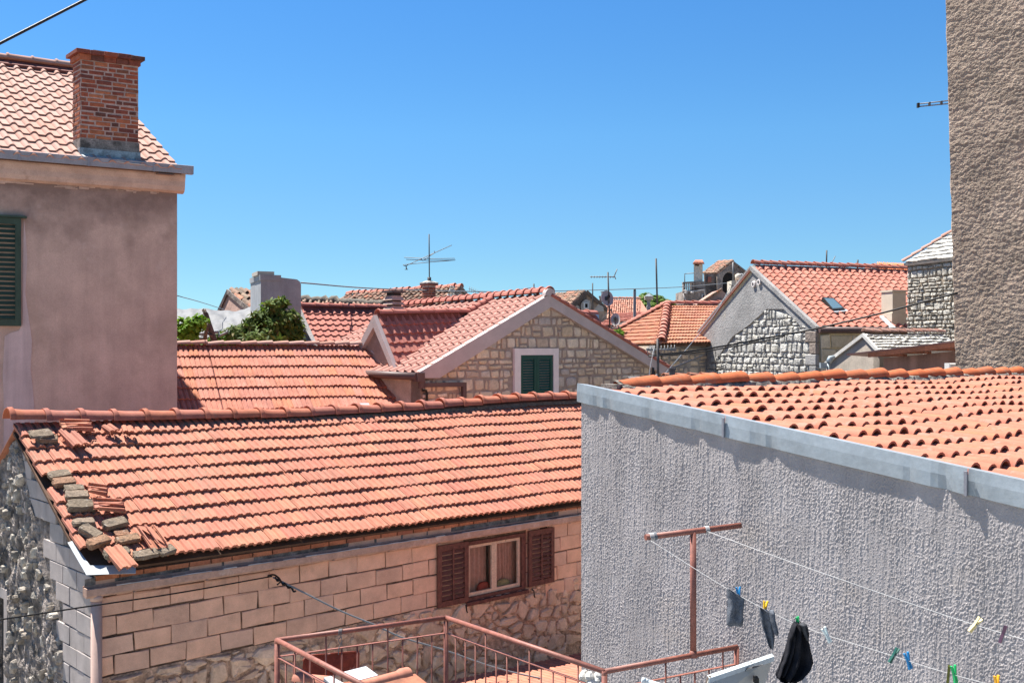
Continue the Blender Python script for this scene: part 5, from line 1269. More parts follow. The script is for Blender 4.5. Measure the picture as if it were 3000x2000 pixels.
# ================================================================== plants, tarpaulin
def leaf_mesh(nm, m, l, w, droop=.3, fold=.2):
    mb = MB(); pts = []
    for k, (t, ww) in enumerate(((0, .05), (.3, .42), (.65, .5), (1, .02))):
        z = -droop * l * t * t; pts += [(-ww * w, t * l, z + fold * ww * w), (0, t * l, z), (ww * w, t * l, z + fold * ww * w)]
    fs = []
    for k in range(3): fs += [(3 * k, 3 * k + 1, 3 * k + 4, 3 * k + 3), (3 * k + 1, 3 * k + 2, 3 * k + 5, 3 * k + 4)]
    mb.add(pts, fs, True); return mb
def foliage(parent, blobs, n, proto, m, maxobj=300, seed=2, rosette=5, size=1.0, name='leaf', up=.5):
    """rosettes of leaves spread over the outer part of the blobs (centre, rx, ry, rz)"""
    r = random.Random(seed); cells = []
    wts = [b[1] * b[3] for b in blobs]
    for _ in range(n):
        c, rx, ry, rz = r.choices(blobs, wts)[0]
        d = Vector((r.gauss(0, 1), r.gauss(0, 1), r.gauss(0, 1))).normalized(); q = r.uniform(.35, 1.08) ** .6
        p = c + Vector((d.x * rx, d.y * ry, d.z * rz)) * q
        axis = (d + Vector((0, 0, up)) + Vector((r.uniform(-.4, .4),) * 3)).normalized()
        for k in range(rosette):
            a = 6.283 * (k / rosette + r.random() * .1); t = axis.orthogonal().normalized(); t = Quaternion(axis, a) @ t
            y = (t * r.uniform(.8, 1.1) + axis * r.uniform(-.1, .8)).normalized(); x = y.cross(axis).normalized(); z = x.cross(y)
            s = size * r.uniform(.7, 1.15); R = Matrix((x * s, y * s, z * s)).transposed(); cells.append((p.y, p, R))
    cells.sort(key=lambda c: c[0]); me = proto.mesh(name, m)
    for (_, p, R) in cells[:maxobj]:
        o = put(name, me, parent); o.matrix_basis = Matrix.Translation(p) @ R.to_4x4()
    mb = MB()
    for (_, p, R) in cells[maxobj:]:
        b = len(mb.v); mb.v += [R @ v + p for v in proto.v]; mb.f += [tuple(b + i for i in f) for f in proto.f]; mb.sm += proto.sm
    if mb.v: mb.make('foliage', m, parent, 'stuff')
YL = 23.2
def bl(px, py, rx, rz, Y=YL, ry=None): return (P(px, py, Y), rx * Y / F, (ry or rx) * Y / F, rz * Y / F)
lq = thing('loquat_tree', 'bushy dark green loquat tree with large leaves, in front of the grey cement chimney', 'tree', P(760, 1500, YL + .3))
tk = MB(); base = P(770, 1500, YL + .3)
tk.tube([base, P(772, 1250, YL + .2), P(770, 1080, YL + .1)], [.13, .10, .08], 9).make('trunk', M['bark'], lq)
for e in ((800, 905), (700, 985), (850, 960), (660, 1000), (745, 950)):
    MB().tube([P(770, 1085, YL + .1), P(770 + (e[0] - 770) * .5, e[1] + 60, YL + .05), P(e[0], e[1], YL)], [.06, .04, .015], 6).make('limb', M['bark'], lq)
blobs = [bl(800, 903, 30, 24), bl(770, 930, 30, 22), bl(840, 935, 38, 26), bl(800, 955, 50, 30), bl(862, 965, 26, 26), bl(740, 958, 32, 26), bl(700, 978, 42, 24), bl(655, 996, 38, 16), bl(780, 990, 90, 26), bl(868, 995, 22, 24), bl(620, 1008, 22, 8), bl(825, 885, 14, 10)]
foliage(lq, blobs, 560, leaf_mesh('leaf', None, .17, .055), M['leaf_dark'], seed=5, rosette=7)
vi = thing('grape_vine', 'bright green vine clump growing beside the dead trunk, next to the stuccoed house', 'vine', P(560, 1100, 21.8))
MB().tube([P(560, 1100, 21.8), P(565, 1020, 21.8), P(555, 960, 21.8)], .02, 6).make('stem', M['bark'], vi)
foliage(vi, [bl(545, 985, 34, 26, 21.6), bl(565, 955, 34, 26, 21.6), bl(585, 940, 24, 16, 21.6), bl(530, 960, 14, 30, 21.6)], 190, leaf_mesh('leaf', None, .09, .09, .2), M['leaf_vine'], seed=9, rosette=4)
dt = MB().tube([P(636, 1100, 22.2), P(628, 1000, 22.2), P(612, 950, 22.2), P(604, 920, 22.2), P(594, 906, 22.2)], [.06, .07, .06, .05, .03], 8)
dt.tube([P(600, 995, 22.1), P(606, 960, 22.1), P(612, 945, 22.1)], [.045, .04, .03], 7).tube([P(604, 925, 22.2), P(602, 905, 22.2)], [.025, .01], 5)
dt.tube([P(600, 918, 22.1), P(580, 930, 22.0), P(562, 936, 22.0)], [.015, .012, .006], 5).tube([P(622, 985, 22.1), P(605, 975, 22.1), P(590, 985, 22.1)], [.03, .02, .01], 5)
o = dt.make('dead_trunk', M['bark']); tag(o, 'bare dead forked trunk standing between the vine and the loquat', 'dead tree')
mb = MB(); nx, ny = 60, 26
vs = []
for j in range(ny + 1):
    t = j / ny; Y = 23.2 + 3.6 * t
    for i in range(nx + 1):
        s = i / nx; px = 490 + 260 * s
        py0 = 995 - 20 * s; py1 = 908 - 4 * math.sin(s * 6) - 14 * max(0, s - .75) * 4
        p = P(px, py0 + (py1 - py0) * t ** .9, Y); f = mnoise.fractal(Vector((px * .03, t * 3.5, 1.7)), 1.0, 2.0, 4) * .08 * (1 - .6 * t) + .03 * (1 - t) * math.sin(px * .11 + t * 9) * s
        vs.append(p + ZU * f)
mb.add(vs, [(j * (nx + 1) + i, j * (nx + 1) + i + 1, (j + 1) * (nx + 1) + i + 1, (j + 1) * (nx + 1) + i) for j in range(ny) for i in range(nx)], True)
o = mb.make('tarpaulin', M['tarp']); md = o.modifiers.new('thickness', 'SOLIDIFY'); md.thickness = .02
tag(o, 'rumpled grey tarpaulin spread over a low roof behind the vine and loquat', 'tarpaulin')
hu = MB().prism([P(490, 1000, 23.3), P(750, 980, 23.3), P(760, 960, 27), P(470, 960, 27)], -ZU * 7).make('tarpaulin_shed', M['far_pink']); tag(hu, 'low shed under the grey tarpaulin, mostly hidden behind the ribbed roof', 'shed')
for i, (a, b, lab, mt) in enumerate((((525, 985), (640, 972), 'pale metal rail lying along the shed edge above the tile ridge', 'alu'), ((640, 985), (668, 972), 'grey pipe leaning from the rail towards the loquat', 'alu'))):
    o = MB().tube([P(a[0], a[1], 22.9), P(b[0], b[1], 22.9)], .03, 8).make('metal_rail', M[mt]); tag(o, lab, 'rail')

# ================================================================== old houses and roofs in the background
def simple_gable(name, label, apex, left, right, ridge_end, wallm, tilem, kind='barrel', rows=8, cols=16, side='R', maxobj=160, group=None, rm=None, udir=None, ridge_n=10, jit=.03, rot=.03, band=None, th=.04, w_out=.1):
    """apex, left eave and right eave of a gable facing the camera and the far end of its ridge, all as 3-d points; the visible slope
    is the one on the ridge end's side"""
    base = Vector(((left.x + right.x) / 2, (left.y + right.y) / 2, GZ)); t = thing(name, label, 'house', base, group)
    e = left if side == 'L' else right
    v = (ridge_end - apex)
    if side == 'L': roof(t, ridge_end, apex, e + v, rows, cols, kind, tilem, maxobj=maxobj, jit=jit, rot=rot, th=th, bedmat=tilem)
    else: roof(t, apex, ridge_end, e, rows, cols, kind, tilem, maxobj=maxobj, jit=jit, rot=rot, th=th, bedmat=tilem)
    o = right if side == 'L' else left
    MB().prism([apex, o, o + v, ridge_end], -ZU * .1).make('back_slope', tilem, t)
    if ridge_n: ridge_tiles(t, apex + ZU * .08, ridge_end + ZU * .08, ridge_n, .13, rm or tilem, 'barrel', jit=.02)
    MB().prism([apex - ZU * .08, right - ZU * .08, Vector((right.x, right.y, GZ)), Vector((left.x, left.y, GZ)), left - ZU * .08], Vector((v.x, v.y, 0)).normalized() * .3).make('gable_wall', wallm, t)
    if band:
        for b in (left, right): MB().prism([apex + ZU * .02, b + ZU * .02, b - ZU * .14, apex - ZU * .14], -Vector((v.x, v.y, 0)).normalized() * .12).make('rake_board', band, t)
    return t
# small old gable at the left
a = P(668, 853, 34); l = P(640, 915, 34.0); r = P(742, 915, 32.5)
h = thing('old_gable_house', 'small old house end with crumbling dark barrel tiles, left of the grey cement chimney', 'house', Vector((l.x, l.y, GZ)))
roof(h, a, P(770, 860, 36), r + (P(770, 860, 36) - a) * .0, 4, 7, 'barrel', M['tile_old'], jit=.05, rot=.05, th=.05, bedmat=M['mortar_dark'])
MB().prism([a, l, Vector((l.x, l.y, GZ)), Vector((r.x, r.y, GZ)), r], Vector((.3, 1, 0)).normalized() * .3).make('gable_wall', M['far_pink'], h)
for b in (l, r): MB().prism([a + ZU * .06, b + ZU * .06, b - ZU * .10, a - ZU * .10], Vector((0, -.15, 0))).make('rake_board', M['far_stone'], h)
# crumbling ridge strip
a = P(880, 880, 37); b = P(1130, 896, 36)
h = thing('mossy_roof', 'crumbling barrel-tiled roof strip with thick mossy ridge, between cement and louvred chimneys', 'roof', Vector((a.x, a.y, GZ)))
roof(h, a, b, P(870, 925, 35.2), 3, 20, 'barrel', M['tile_old'], jit=.05, rot=.07, th=.05, bedmat=M['mortar_dark'])
MB().tube([a.lerp(b, i / 24) + ZU * (rng.uniform(-.03, .06) + .02) for i in range(25)], [.14 + rng.uniform(-.03, .05) for _ in range(25)], 8).make('mossy_ridge', M['mortar_dark'], h)
MB().box(Vector((a.x, a.y - 1.5, GZ)), Vector((b.x - a.x, 0, 0)), Vector((0, .3, 0)), ZU * (8.9)).make('front_wall', M['far_stone'], h)
# D3: long old roof with the brick chimney in front
a = P(1353, 842, 38); e = P(1397, 897, 38.5); le = P(1298, 900, 35.5); re = P(1018, 864, 40)
h = thing('old_tiled_house', 'old house with patchy orange-brown barrel tiles and whitish gable, behind the brick chimney', 'house', Vector((le.x, le.y, GZ)))
dl = le - a
roof(h, re, a, re + dl, 8, 24, 'barrel', M['tile_old'], jit=.03, rot=.04, th=.05, maxobj=190, bedmat=M['mortar_dark'])
ridge_tiles(h, a + ZU * .02, re + ZU * .02, 18, .14, M['tile_f'], 'barrel', jit=.02)
gwd = MB().prism([a - ZU * .1, e - ZU * .1, Vector((e.x, e.y, GZ)), Vector((le.x, le.y, GZ)), le - ZU * .1], Vector((0, .3, 0))).make('gable_wall', M['mortar_f'], h)
Xd = Vector((e.x - le.x, e.y - le.y, 0)).normalized()
rubble(gwd, Vector((le.x, le.y, 0)), Xd, Vector((Xd.y, -Xd.x, 0)), [(.1, .9), (1.0, .9), (1.05, 2.15), (.68, 2.2), (.12, 1.55)], .24, M['stone_f'], gap=.03, depth=.04, seed=61, maxobj=40)
for b in (e, le): MB().prism([a + ZU * .06, b + ZU * .06, b - ZU * .10, a - ZU * .10], Vector((0, -.15, 0))).make('rake_board', M['far_stone'], h)
# brick chimney with antenna
c = P(1257, 915, 33.0); k = 33.0 / F; W = 37 * k * .74
h = thing('brick_chimney', 'narrow dark red brick chimney with spreading pale cap, carrying the large antenna', 'chimney', Vector((c.x, c.y, c.z - .3)))
zt = (H - 836) * k; zb_ = c.z - .3; Cx = Vector((c.x, c.y, 0)) - uA * W / 2 + vA * -W / 2
core = MB().box(Cx + ZU * zb_, uA * W, vA * W, ZU * (zt - zb_)).make('core', M['brick_mortar'], h)
nb_ = int((zt - zb_) / .085)
for j in range(nb_):
    for f in (0, 1):
        X, Nn, O = (uA, -vA, Cx) if f == 0 else (-vA, -uA, Cx + vA * W)
        for i in range(3):
            a0 = max(0, (i - (.5 if j % 2 else 0)) * W / 2); b0 = min(W, (i + 1 - (.5 if j % 2 else 0)) * W / 2)
            if b0 - a0 < .05: continue
            o = put('brick', MB().chbox(V0, X * (b0 - a0 - .014), ZU * .068, Nn * .012, .004).mesh('brick', M['brick']), core); o.location = O + X * (a0 + .007) + ZU * (zb_ + j * .085) - Nn * .0
MB().box(Cx + ZU * zt - uA * .06 - vA * .06, uA * (W + .12), vA * (W + .12), ZU * .05).make('cap_course', M['brick'], h)
MB().loft([[Cx + uA * (W / 2) + vA * (W / 2) + ZU * (zt + dz) + uA * x * s + vA * y * s for x, y in ((-1, -1), (1, -1), (1, 1), (-1, 1))] for dz, s in ((.05, W * .72), (.085, W * .72), (.15, W * .2))], smooth=False).make('cap', M['far_plaster'], h)

# ------------------------------------------------------------------ antennas
def antenna(label, Y, pole, booms, m='alu', r=.018, pm='steel_dark', name='antenna'):
    """pole = ((x, y0), (x, y1)) ; booms = list of (p, q, n elements, element length, tilt) in photograph pixels at depth Y"""
    (x0, y0), (x1, y1) = pole; p0 = P(x0, y0, Y); p1 = P(x1, y1, Y)
    t = thing(name, label, 'antenna', p0)
    MB().tube([p0, p0.lerp(p1, .5), p1], r, 6).make('mast', M[pm], t)
    for (a, b, n, L_, dy, vert) in booms:
        A = P(*a, Y); B = P(*b, Y) + Vector((0, dy, 0)); d = (B - A).normalized()
        MB().tube([A, B], r * .55, 5).make('boom', M[m], t)
        el = MB(); s = (d.cross(ZU)).normalized() if not vert else ZU
        for i in range(n):
            q = A.lerp(B, (i + .5) / n); el.tube([q - s * L_ / 2, q + s * L_ / 2], r * .35, 4)
        if n: el.make('elements', M[m], t, 'stuff')
    return t
Y = 33.0
t = antenna('large aerial with slanting boom and crossed long rods, on top of the narrow brick chimney', Y, ((1258, 830), (1257, 686)),
            [((1192, 777), (1318, 709), 16, .14, 1.0, False)], r=.02)
MB().tube([P(1258, 830, Y), P(1257.5, 812, Y)], .06, 8).make('mast_socket', M['steel_dark'], t)
for pth in (((1184, 754), (1258, 758), (1332, 757), (1334, 762), (1258, 768), (1186, 775)), ((1190, 760), (1258, 763), (1330, 762))):
    MB().tube([P(*p, Y) for p in pth], .011, 5).make('dipole', M['alu'], t)
MB().tube(smooth_path([P(1233, 758, Y), P(1240, 763, Y), P(1262, 748, Y), P(1273, 740, Y), P(1272, 735, Y)]), .012, 5).make('cable', M['alu'], t)
MB().tube([P(1181, 776, Y), P(1190, 780, Y), P(1191, 789, Y)], .018, 5).tube([P(1186, 789, Y), P(1195, 789, Y)], .012, 4).tube([P(1190, 780, Y), P(1194, 776, Y)], .012, 4).make('reflector', M['steel_dark'], t)
antenna('small tilted aerial with cable on a short mast, right of the old rubble gable', 42, ((1400, 886), (1400, 860)), [((1373, 845), (1420, 862), 8, .22, .3, True)], r=.022)
MB_ = MB().tube([P(1414, 865, 42), P(1424, 885, 42)], .008, 4).make('aerial_cable', M['cable_grey']); tag(MB_, 'thin cable hanging from the small tilted aerial', 'cable')
antenna('bent one-armed aerial, left of the two thin masts behind the gable ridge', 42, ((1556, 872), (1556, 842)), [((1526, 846), (1556, 843), 0, .2, 0, True)], r=.02)
antenna('plain thin upright mast behind the gable ridge', 42, ((1565, 870), (1564, 831)), [], r=.03)
antenna('thin plain mast rising in front of the plastered old gable', 45, ((1737, 912), (1736, 829)), [], r=.028)
antenna('tall thin mast standing before the round green tree crown', 50, ((1926, 903), (1922, 757)), [], r=.045)
antenna('white-tipped aerial with small reflector on the salmon roof ridge', 40, ((2421, 792), (2422, 733)), [((2373, 772), (2440, 775), 7, .06, 0, True), ((2432, 781), (2447, 750), 4, .1, 0, False)], r=.028)
antenna('short bare mast on the salmon roof ridge, right of the white-tipped aerial', 40, ((2512, 792), (2513, 761)), [], r=.03)
# the arm that sticks out beside the tall wall
A = P(2690, 313, 17.2); B = P(2800, 302, 17.0)
t = thing('yagi_arm', 'double-rod aerial arm sticking out into the sky beside the tall wall', 'antenna', A)
MB().tube([A, B], .010, 6).tube([A + ZU * .045, B + ZU * .05], .010, 6).make('rod', M['alu'], t)
MB().cbox(A + ZU * .022, Vector((.035, 0, 0)), Vector((0, .05, 0)), ZU * .075).make('end_cap', M['black'], t)
for s in (.3, .62, .9): MB().cbox(A.lerp(B, s) + ZU * .024, Vector((.025, 0, 0)), Vector((0, .05, 0)), ZU * .06).make('clamp', M['steel_dark'], t)

# ------------------------------------------------------------------ T1 old plastered gable and what stands round it
a = P(1721, 856, 55); l = P(1662, 912, 55); r = P(1778, 906, 56); re = P(1610, 868, 62)
t1_ = thing('plastered_gable_house', 'old house with dark stained gable, pale plaster patch and tiny square window', 'house', Vector((l.x, l.y, GZ)))
roof(t1_, re, a, re + (l - a), 7, 14, 'barrel', M['tile_old'], jit=.04, rot=.04, th=.05, bedmat=M['tile_old'])
MB().prism([a, r, r + (re - a), re], -ZU * .1).make('back_slope', M['tile_old'], t1_)
MB().prism([a - ZU * .1, r - ZU * .1, Vector((r.x, r.y, GZ)), Vector((l.x, l.y, GZ)), l - ZU * .1], Vector((0, .3, 0))).make('gable_wall', M['far_stone'], t1_)
for b in (l, r): MB().prism([a + ZU * .1, b + ZU * .1, b - ZU * .14, a - ZU * .14], Vector((0, -.2, 0))).make('rake_board', M['bark'], t1_)
pc = [P(x, y, 54.8) for x, y in ((1706, 884), (1716, 877), (1728, 881), (1732, 895), (1729, 908), (1716, 914), (1703, 908), (1702, 893))]
MB().prism(pc, Vector((0, .1, 0))).make('plaster_patch', M['far_plaster'], t1_)
for x0, x1 in ((1674, 1700), (1738, 1770)):
    MB().prism([P(x0, 912, 54.85), P(x1, 912, 54.85), P(x1 - 3, 898, 54.85), P((x0 + x1) / 2, 890 + abs(x0 - 1674) * .02, 54.85), P(x0 + 4, 905, 54.85)], Vector((0, .1, 0))).make('plaster_patch', M['far_plaster'], t1_)
w = MB()
for (x0, y0, x1, y1) in ((1711, 886, 1714, 904), (1722, 886, 1725, 904), (1714, 886, 1722, 889), (1714, 901, 1722, 904)): w.prism([P(x0, y0, 54.6), P(x1, y0, 54.6), P(x1, y1, 54.6), P(x0, y1, 54.6)], Vector((0, .2, 0)))
wo = w.make('window', M['plastic_white'], t1_); MB().prism([P(1714, 889, 54.7), P(1722, 889, 54.7), P(1722, 901, 54.7), P(1714, 901, 54.7)], Vector((0, .05, 0))).make('pane', M['dark_void'], wo)
c = P(1757, 885, 57); o = MB().box(c, Vector((.20, 0, 0)), Vector((0, .3, 0)), ZU * .28).box(c + Vector((-.03, -.03, .28)), Vector((.26, 0, 0)), Vector((0, .36, 0)), ZU * .06).tube([c + Vector((.14, .12, .34)), c + Vector((.14, .12, .52))], .05, 8).tube([c + Vector((.14, .12, .55)), c + Vector((.14, .12, .6))], .09, 8).make('chimney_stub', M['far_stone'])
tag(o, 'small dark chimney with black cowl behind the larger dish', 'chimney')
# T2 barrel roof behind the dishes
h = thing('far_barrel_roof_house', 'far house with pale orange barrel-tiled roof, between the larger dish and the tree', 'house', Vector((5, 60, GZ)))
roof(h, P(1772, 877, 62), P(1876, 877, 62), P(1764, 935, 58), 9, 17, 'barrel', M['tile_far'], maxobj=153, jit=.02, rot=.02, th=.05, clip=[P(1772, 877, 62), P(1876, 877, 62), P(1898, 912, 59.5), P(1898, 935, 58), P(1764, 935, 58)], bedmat=M['tile_far'])
ridge_tiles(h, P(1772, 875, 62), P(1876, 875, 62), 10, .12, M['tile_far'], 'barrel')
MB().prism([P(1764, 938, 58), P(1898, 938, 58), P(1898, 1400, 58), P(1764, 1400, 58)], Vector((0, .3, 0))).make('front_wall', M['far_plaster'], h)
# T3 low flat-pitched tiled house
h = thing('low_flat_tiled_house', 'low house with flat red tiled roof and cream wall, behind the smaller dish', 'house', Vector((5, 45, GZ)))
roof(h, P(1800, 918, 50), P(1925, 912, 50), P(1752, 955, 45), 9, 22, 'flat', M['tile_f'], maxobj=140, jit=.01, rot=.01, th=.03, clip=[P(1805, 918, 49.8), P(1925, 912, 50), P(1898, 925, 47.5), P(1806, 945, 46), P(1800, 956, 45), P(1752, 956, 45)], bedmat=M['tile_f'])
MB().prism([P(1800, 950, 45.8), P(1900, 922, 47.2), P(1900, 1200, 47.2), P(1800, 1200, 45.8)], Vector((0, .3, 0))).make('front_wall', M['cream'], h)
MB().prism([P(1750, 958, 45), P(1802, 958, 45), P(1802, 1200, 45), P(1750, 1200, 45)], Vector((0, .3, 0))).make('front_wall', M['far_plaster'], h)
# dishes on the lattice mast
def dish(px, py, rx, ry, Y, label, tilt):
    c = P(px, py, Y); R = rx * Y / F; n = 20
    ax = Vector((math.sin(tilt), -math.cos(tilt), .35)).normalized(); x = ax.cross(ZU).normalized(); y = x.cross(ax).normalized()
    t = thing('satellite_dish', label, 'satellite dish', c - ZU * R)
    sy = ry / rx
    rings = []
    for k in range(6):
        q = max(.02, k / 5); rings.append([c + x * math.cos(a) * R * q * 1.06 + y * math.sin(a) * R * q * sy * 1.06 - ax * (R * .22 * (1 - q * q)) for a in [6.283 * i / n for i in range(n)]])
    mb = MB(); mb.loft(rings, caps=False); mb.loft([[p - ax * .025 for p in r] for r in rings], caps=False)
    b = rings[-1]; mb.loft([b, [p - ax * .025 for p in b]], caps=False); mb.make('reflector', M['dish'], t)
    f = c + ax * R * .7
    MB().tube([c - y * R * sy * .95, f], .014, 5).tube([c + y * 0 - y * R * .5, f], .01, 5).make('feed_arm', M['steel_dark'], t)
    MB().cbox(f, x * .08, y * .08, ax * .10).make('receiver', M['black'], t); MB().cbox(c - ax * R * .4, x * .14, y * .14, ax * .12).make('bracket', M['steel_dark'], t)
dish(1779, 873, 18, 23, 36, 'larger round dish, upper of the two on the red and white mast', .25)
dish(1803, 936, 13, 19, 35.6, 'smaller dish seen from the side of its bracket, lower of the two', -.15)
t = antenna('red and white lattice mast carrying a long thin aerial above the two dishes', 36, ((1787, 975), (1781, 797)), [((1729, 811), (1802, 810), 9, .08, .2, True), ((1799, 806), (1804, 818), 0, 0, 0, True), ((1800, 808), (1808, 788), 5, .12, 0, False)], r=.03)
lm = MB()
for i in range(9):
    z0 = 905 + i * 7; lm.tube([P(1785, z0, 36), P(1789, z0 + 4, 36.05), P(1785, z0 + 7, 36)], .012, 4)
M['red_paint'] = mat('faded_red_paint', [(.30, .05, .04), (.35, .10, .08)], var=.2)
lm.make('lattice', M['red_paint'], t, 'stuff')
MB().tube([P(1789, 905, 35.9), P(1816, 967, 35.9)], .02, 5).tube([P(1786, 912, 35.9), P(1757, 945, 35.9)], .015, 5).make('stay', M['steel_dark'], t)
o = MB().tube([P(1791, 962, 35), P(1818, 962, 35)], .02, 5).tube([P(1791, 968, 35), P(1818, 968, 35)], .02, 5)
for i in range(8): o.tube([P(1791 + i * 3.8, 952 if i % 3 == 0 else 957, 35), P(1791 + i * 3.8, 972, 35)], .012, 4)
o = o.make('balcony_rail', M['steel_dark']); tag(o, 'dark balcony rail under the smaller dish', 'railing')
o = MB().prism([P(1742, 917, 40), P(1754, 915, 40), P(1756, 945, 40), P(1745, 946, 40)], Vector((0, .03, 0))).make('hanging_towel', mat('blue_cloth', [(.36, .50, .62)], var=.1)); tag(o, 'pale blue towel hanging left of the lattice mast', 'towel')
# ridge cluster peeping over the right rake of the stone gable house
p0 = P(1690, 921, 25.5); p1 = P(1742, 921, 26.2)
h = thing('dark_red_ridge', 'short dark red ridge with tiles stepping down, over the right rake of the stone gable', 'roof', p0 - ZU * .5)
ridge_tiles(h, p0, p1, 2, .12, M['ridge_c'], 'bead')
for i in range(4): MB().tube([P(1724 + i * 12, 934 + i * 9, 25.4), P(1736 + i * 13, 944 + i * 9, 25.2)], [.07, .085], 8).make('roof_tile', M['tile_c_pale'], h)
MB().prism([P(1685, 922, 25.8), P(1745, 922, 26.2), P(1790, 975, 25.8), P(1800, 1000, 25.8), P(1700, 960, 25.6)], Vector((0, .3, -.05))).make('roof', M['tile_c'], h)
# concrete pole with cap
t = thing('concrete_pole', 'square grey concrete pole with a dark cap, left of the tree', 'pole', P(1859, 1100, 40))
a0 = P(1856, 1100, 40); MB().box(a0, Vector((.098, 0, 0)), Vector((0, .1, 0)), ZU * ((1100 - 852) * 40 / F)).make('shaft', M['concrete'], t)
MB().tube([P(1859.5, 853, 40.05), P(1859.5, 847, 40.05)], .045, 8).make('cap', M['black'], t)
# stone finial
t = thing('stone_finial', 'ornate grey stone chimney finial with a spreading cap, before the tree', 'finial', P(1900, 925, 62))
c = P(1900.5, 925, 62); kk = 62 / F
def rg(y, w): return [Vector((c.x + a * w * kk, c.y + b * w * kk, (H - y) * kk)) for a, b in ((-1, -1), (1, -1), (1, 1), (-1, 1))]
MB().loft([rg(925, 6), rg(897, 6), rg(896, 5), rg(885, 4), rg(878, 6)], smooth=False).make('shaft', M['concrete'], t)
MB().loft([rg(878, 11), rg(871, 12.5), rg(868, 12.5)], smooth=False).make('cap', M['plaster_h'], t)
MB().loft([rg(868, 11), rg(861, 3.5), rg(859, 2)], smooth=False).make('cap_top', M['lead'], t)
# far tree
tr = thing('far_tree', 'light green leafy tree crown far off, behind the finial and tall mast', 'tree', P(1915, 1100, 82))
MB().tube([P(1915, 1300, 82), P(1915, 960, 82), P(1912, 900, 82)], [.4, .35, .2], 8).make('trunk', M['bark'], tr)
for q in ((1870, 895), (1895, 880), (1945, 890), (1965, 900)): MB().tube([P(1915, 930, 82), P(q[0], q[1], 82)], [.18, .05], 6).make('limb', M['bark'], tr)
foliage(tr, [bl(1893, 882, 30, 22, 82), bl(1920, 890, 34, 24, 82), bl(1950, 898, 26, 20, 82), bl(1857, 890, 20, 9, 82), bl(1905, 905, 60, 20, 82), bl(1970, 900, 18, 12, 82), bl(1845, 883, 10, 5, 82)], 1500, leaf_mesh('leaf', None, .22, .16), M['leaf_far'], maxobj=0, seed=14, rosette=4)
sh = foliage(thing('small_shrub', 'small bright green shrub under the balcony rail below the dishes', 'shrub', P(1808, 985, 34)), [bl(1808, 978, 18, 9, 34)], 60, leaf_mesh('leaf', None, .12, .08), M['leaf_vine'], maxobj=0, seed=15)

# ------------------------------------------------------------------ K blackened old building with arch, terrace and capped chimney
Yk = 62.0
K0 = thing('blackened_arched_house', 'tall blackened old house with a big dark arch, balustraded terrace and tiled gable', 'house', P(2100, 1300, Yk))
def kb(pts, dy, nm, m, Y=Yk, par=K0): return MB().prism([P(x, y, Y) for x, y in pts], Vector((0, dy, 0))).make(nm, M[m], par)
# gable wall with an arch opening
ax0, ax1, ay, ar = 2117, 2161, 828, 22
arch = [(2117, 860)] + [(2139 - 22 * math.cos(math.pi * k / 10), 822 - 26 * math.sin(math.pi * k / 10)) for k in range(11)] + [(2161, 860)]
kb([(2101, 960), (2101, 803), (2117, 792), (2117, 860), (2117, 960)], .5, 'gable_wall', 'far_stone')
kb([(2161, 960), (2161, 782), (2176, 789), (2195, 803), (2200, 812), (2200, 960)], .5, 'gable_wall', 'far_stone')
for k in range(10):
    (x0, y0), (x1, y1) = arch[1 + k], arch[2 + k]
    tp = lambda x: 768 + (x - 2149) * .62 if x > 2149 else 768 + (2149 - x) * .70
    kb([(x0, y0), (x1, y1), (x1, tp(x1)), (x0, tp(x0))], .5, 'arch_segment', 'far_stone')
kb([(2117, 862), (2161, 862), (2161, 960), (2117, 960)], .5, 'gable_wall', 'far_stone')
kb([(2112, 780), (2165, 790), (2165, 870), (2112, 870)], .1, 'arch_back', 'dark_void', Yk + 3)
kb([(2066, 960), (2066, 803), (2101, 801), (2101, 960)], .5, 'side_wall', 'far_stone', Yk + .3)
kb([(2074, 811), (2084, 811), (2084, 826), (2074, 826)], .1, 'shuttered_window', 'ridge_a', Yk + .1)
# its roof slope
roof(K0, P(2108, 768, 66), P(2151, 765, 62), P(2060, 804, 66), 8, 12, 'barrel', M['tile_old'], jit=.03, rot=.03, th=.05, clip=[P(2108, 768, 66), P(2151, 765, 62), P(2101, 801, 62), P(2060, 804, 66)], bedmat=M['tile_old'])
kb([(2151, 766), (2196, 800), (2196, 804), (2149, 770)], .6, 'rake_board', 'far_stone', Yk - .1)
MB().tube([P(2147.5, 822, Yk - .4), P(2147.5, 768, Yk - .4)], .045, 6).make('downpipe', M['alu'], K0)
# terrace block
kb([(2003, 960), (2003, 852), (2067, 845), (2067, 960)], 3, 'terrace_block', 'far_stone', Yk - .5)
kb([(2033, 845), (2033, 824), (2066, 824), (2066, 845)], 1.5, 'parapet', 'far_stone', Yk - .4)
kb([(2001, 830), (2001, 826), (2034, 824), (2034, 828)], .4, 'handrail', 'far_stone', Yk - .6)
for i in range(6): kb([(2006 + i * 5, 851), (2006 + i * 5, 830), (2008.5 + i * 5, 830), (2008.5 + i * 5, 851)], .12, 'baluster', 'far_plaster', Yk - .5)
kb([(2002, 852), (2002, 828), (2005, 828), (2005, 852)], .4, 'end_post', 'far_stone', Yk - .6)
kb([(2030, 850), (2030, 827), (2034, 827), (2034, 850)], .4, 'end_post', 'far_stone', Yk - .6)
kb([(2056, 876), (2056, 862), (2067, 862), (2067, 876)], .1, 'window', 'plastic_white', Yk - .62); kb([(2059.5, 874), (2059.5, 864), (2063, 864), (2063, 874)], .05, 'pane', 'dark_void', Yk - .66)
MB().tube([P(*p, Yk - .7) for p in ((2003, 851), (2020, 853), (2040, 853), (2062, 849), (2067, 870))], .04, 6).make('conduit', M['dish'], K0)
MB().tube([P(*p, Yk - .7) for p in ((2001, 860), (2014, 893))], .03, 6).make('stay_pipe', M['dish'], K0)
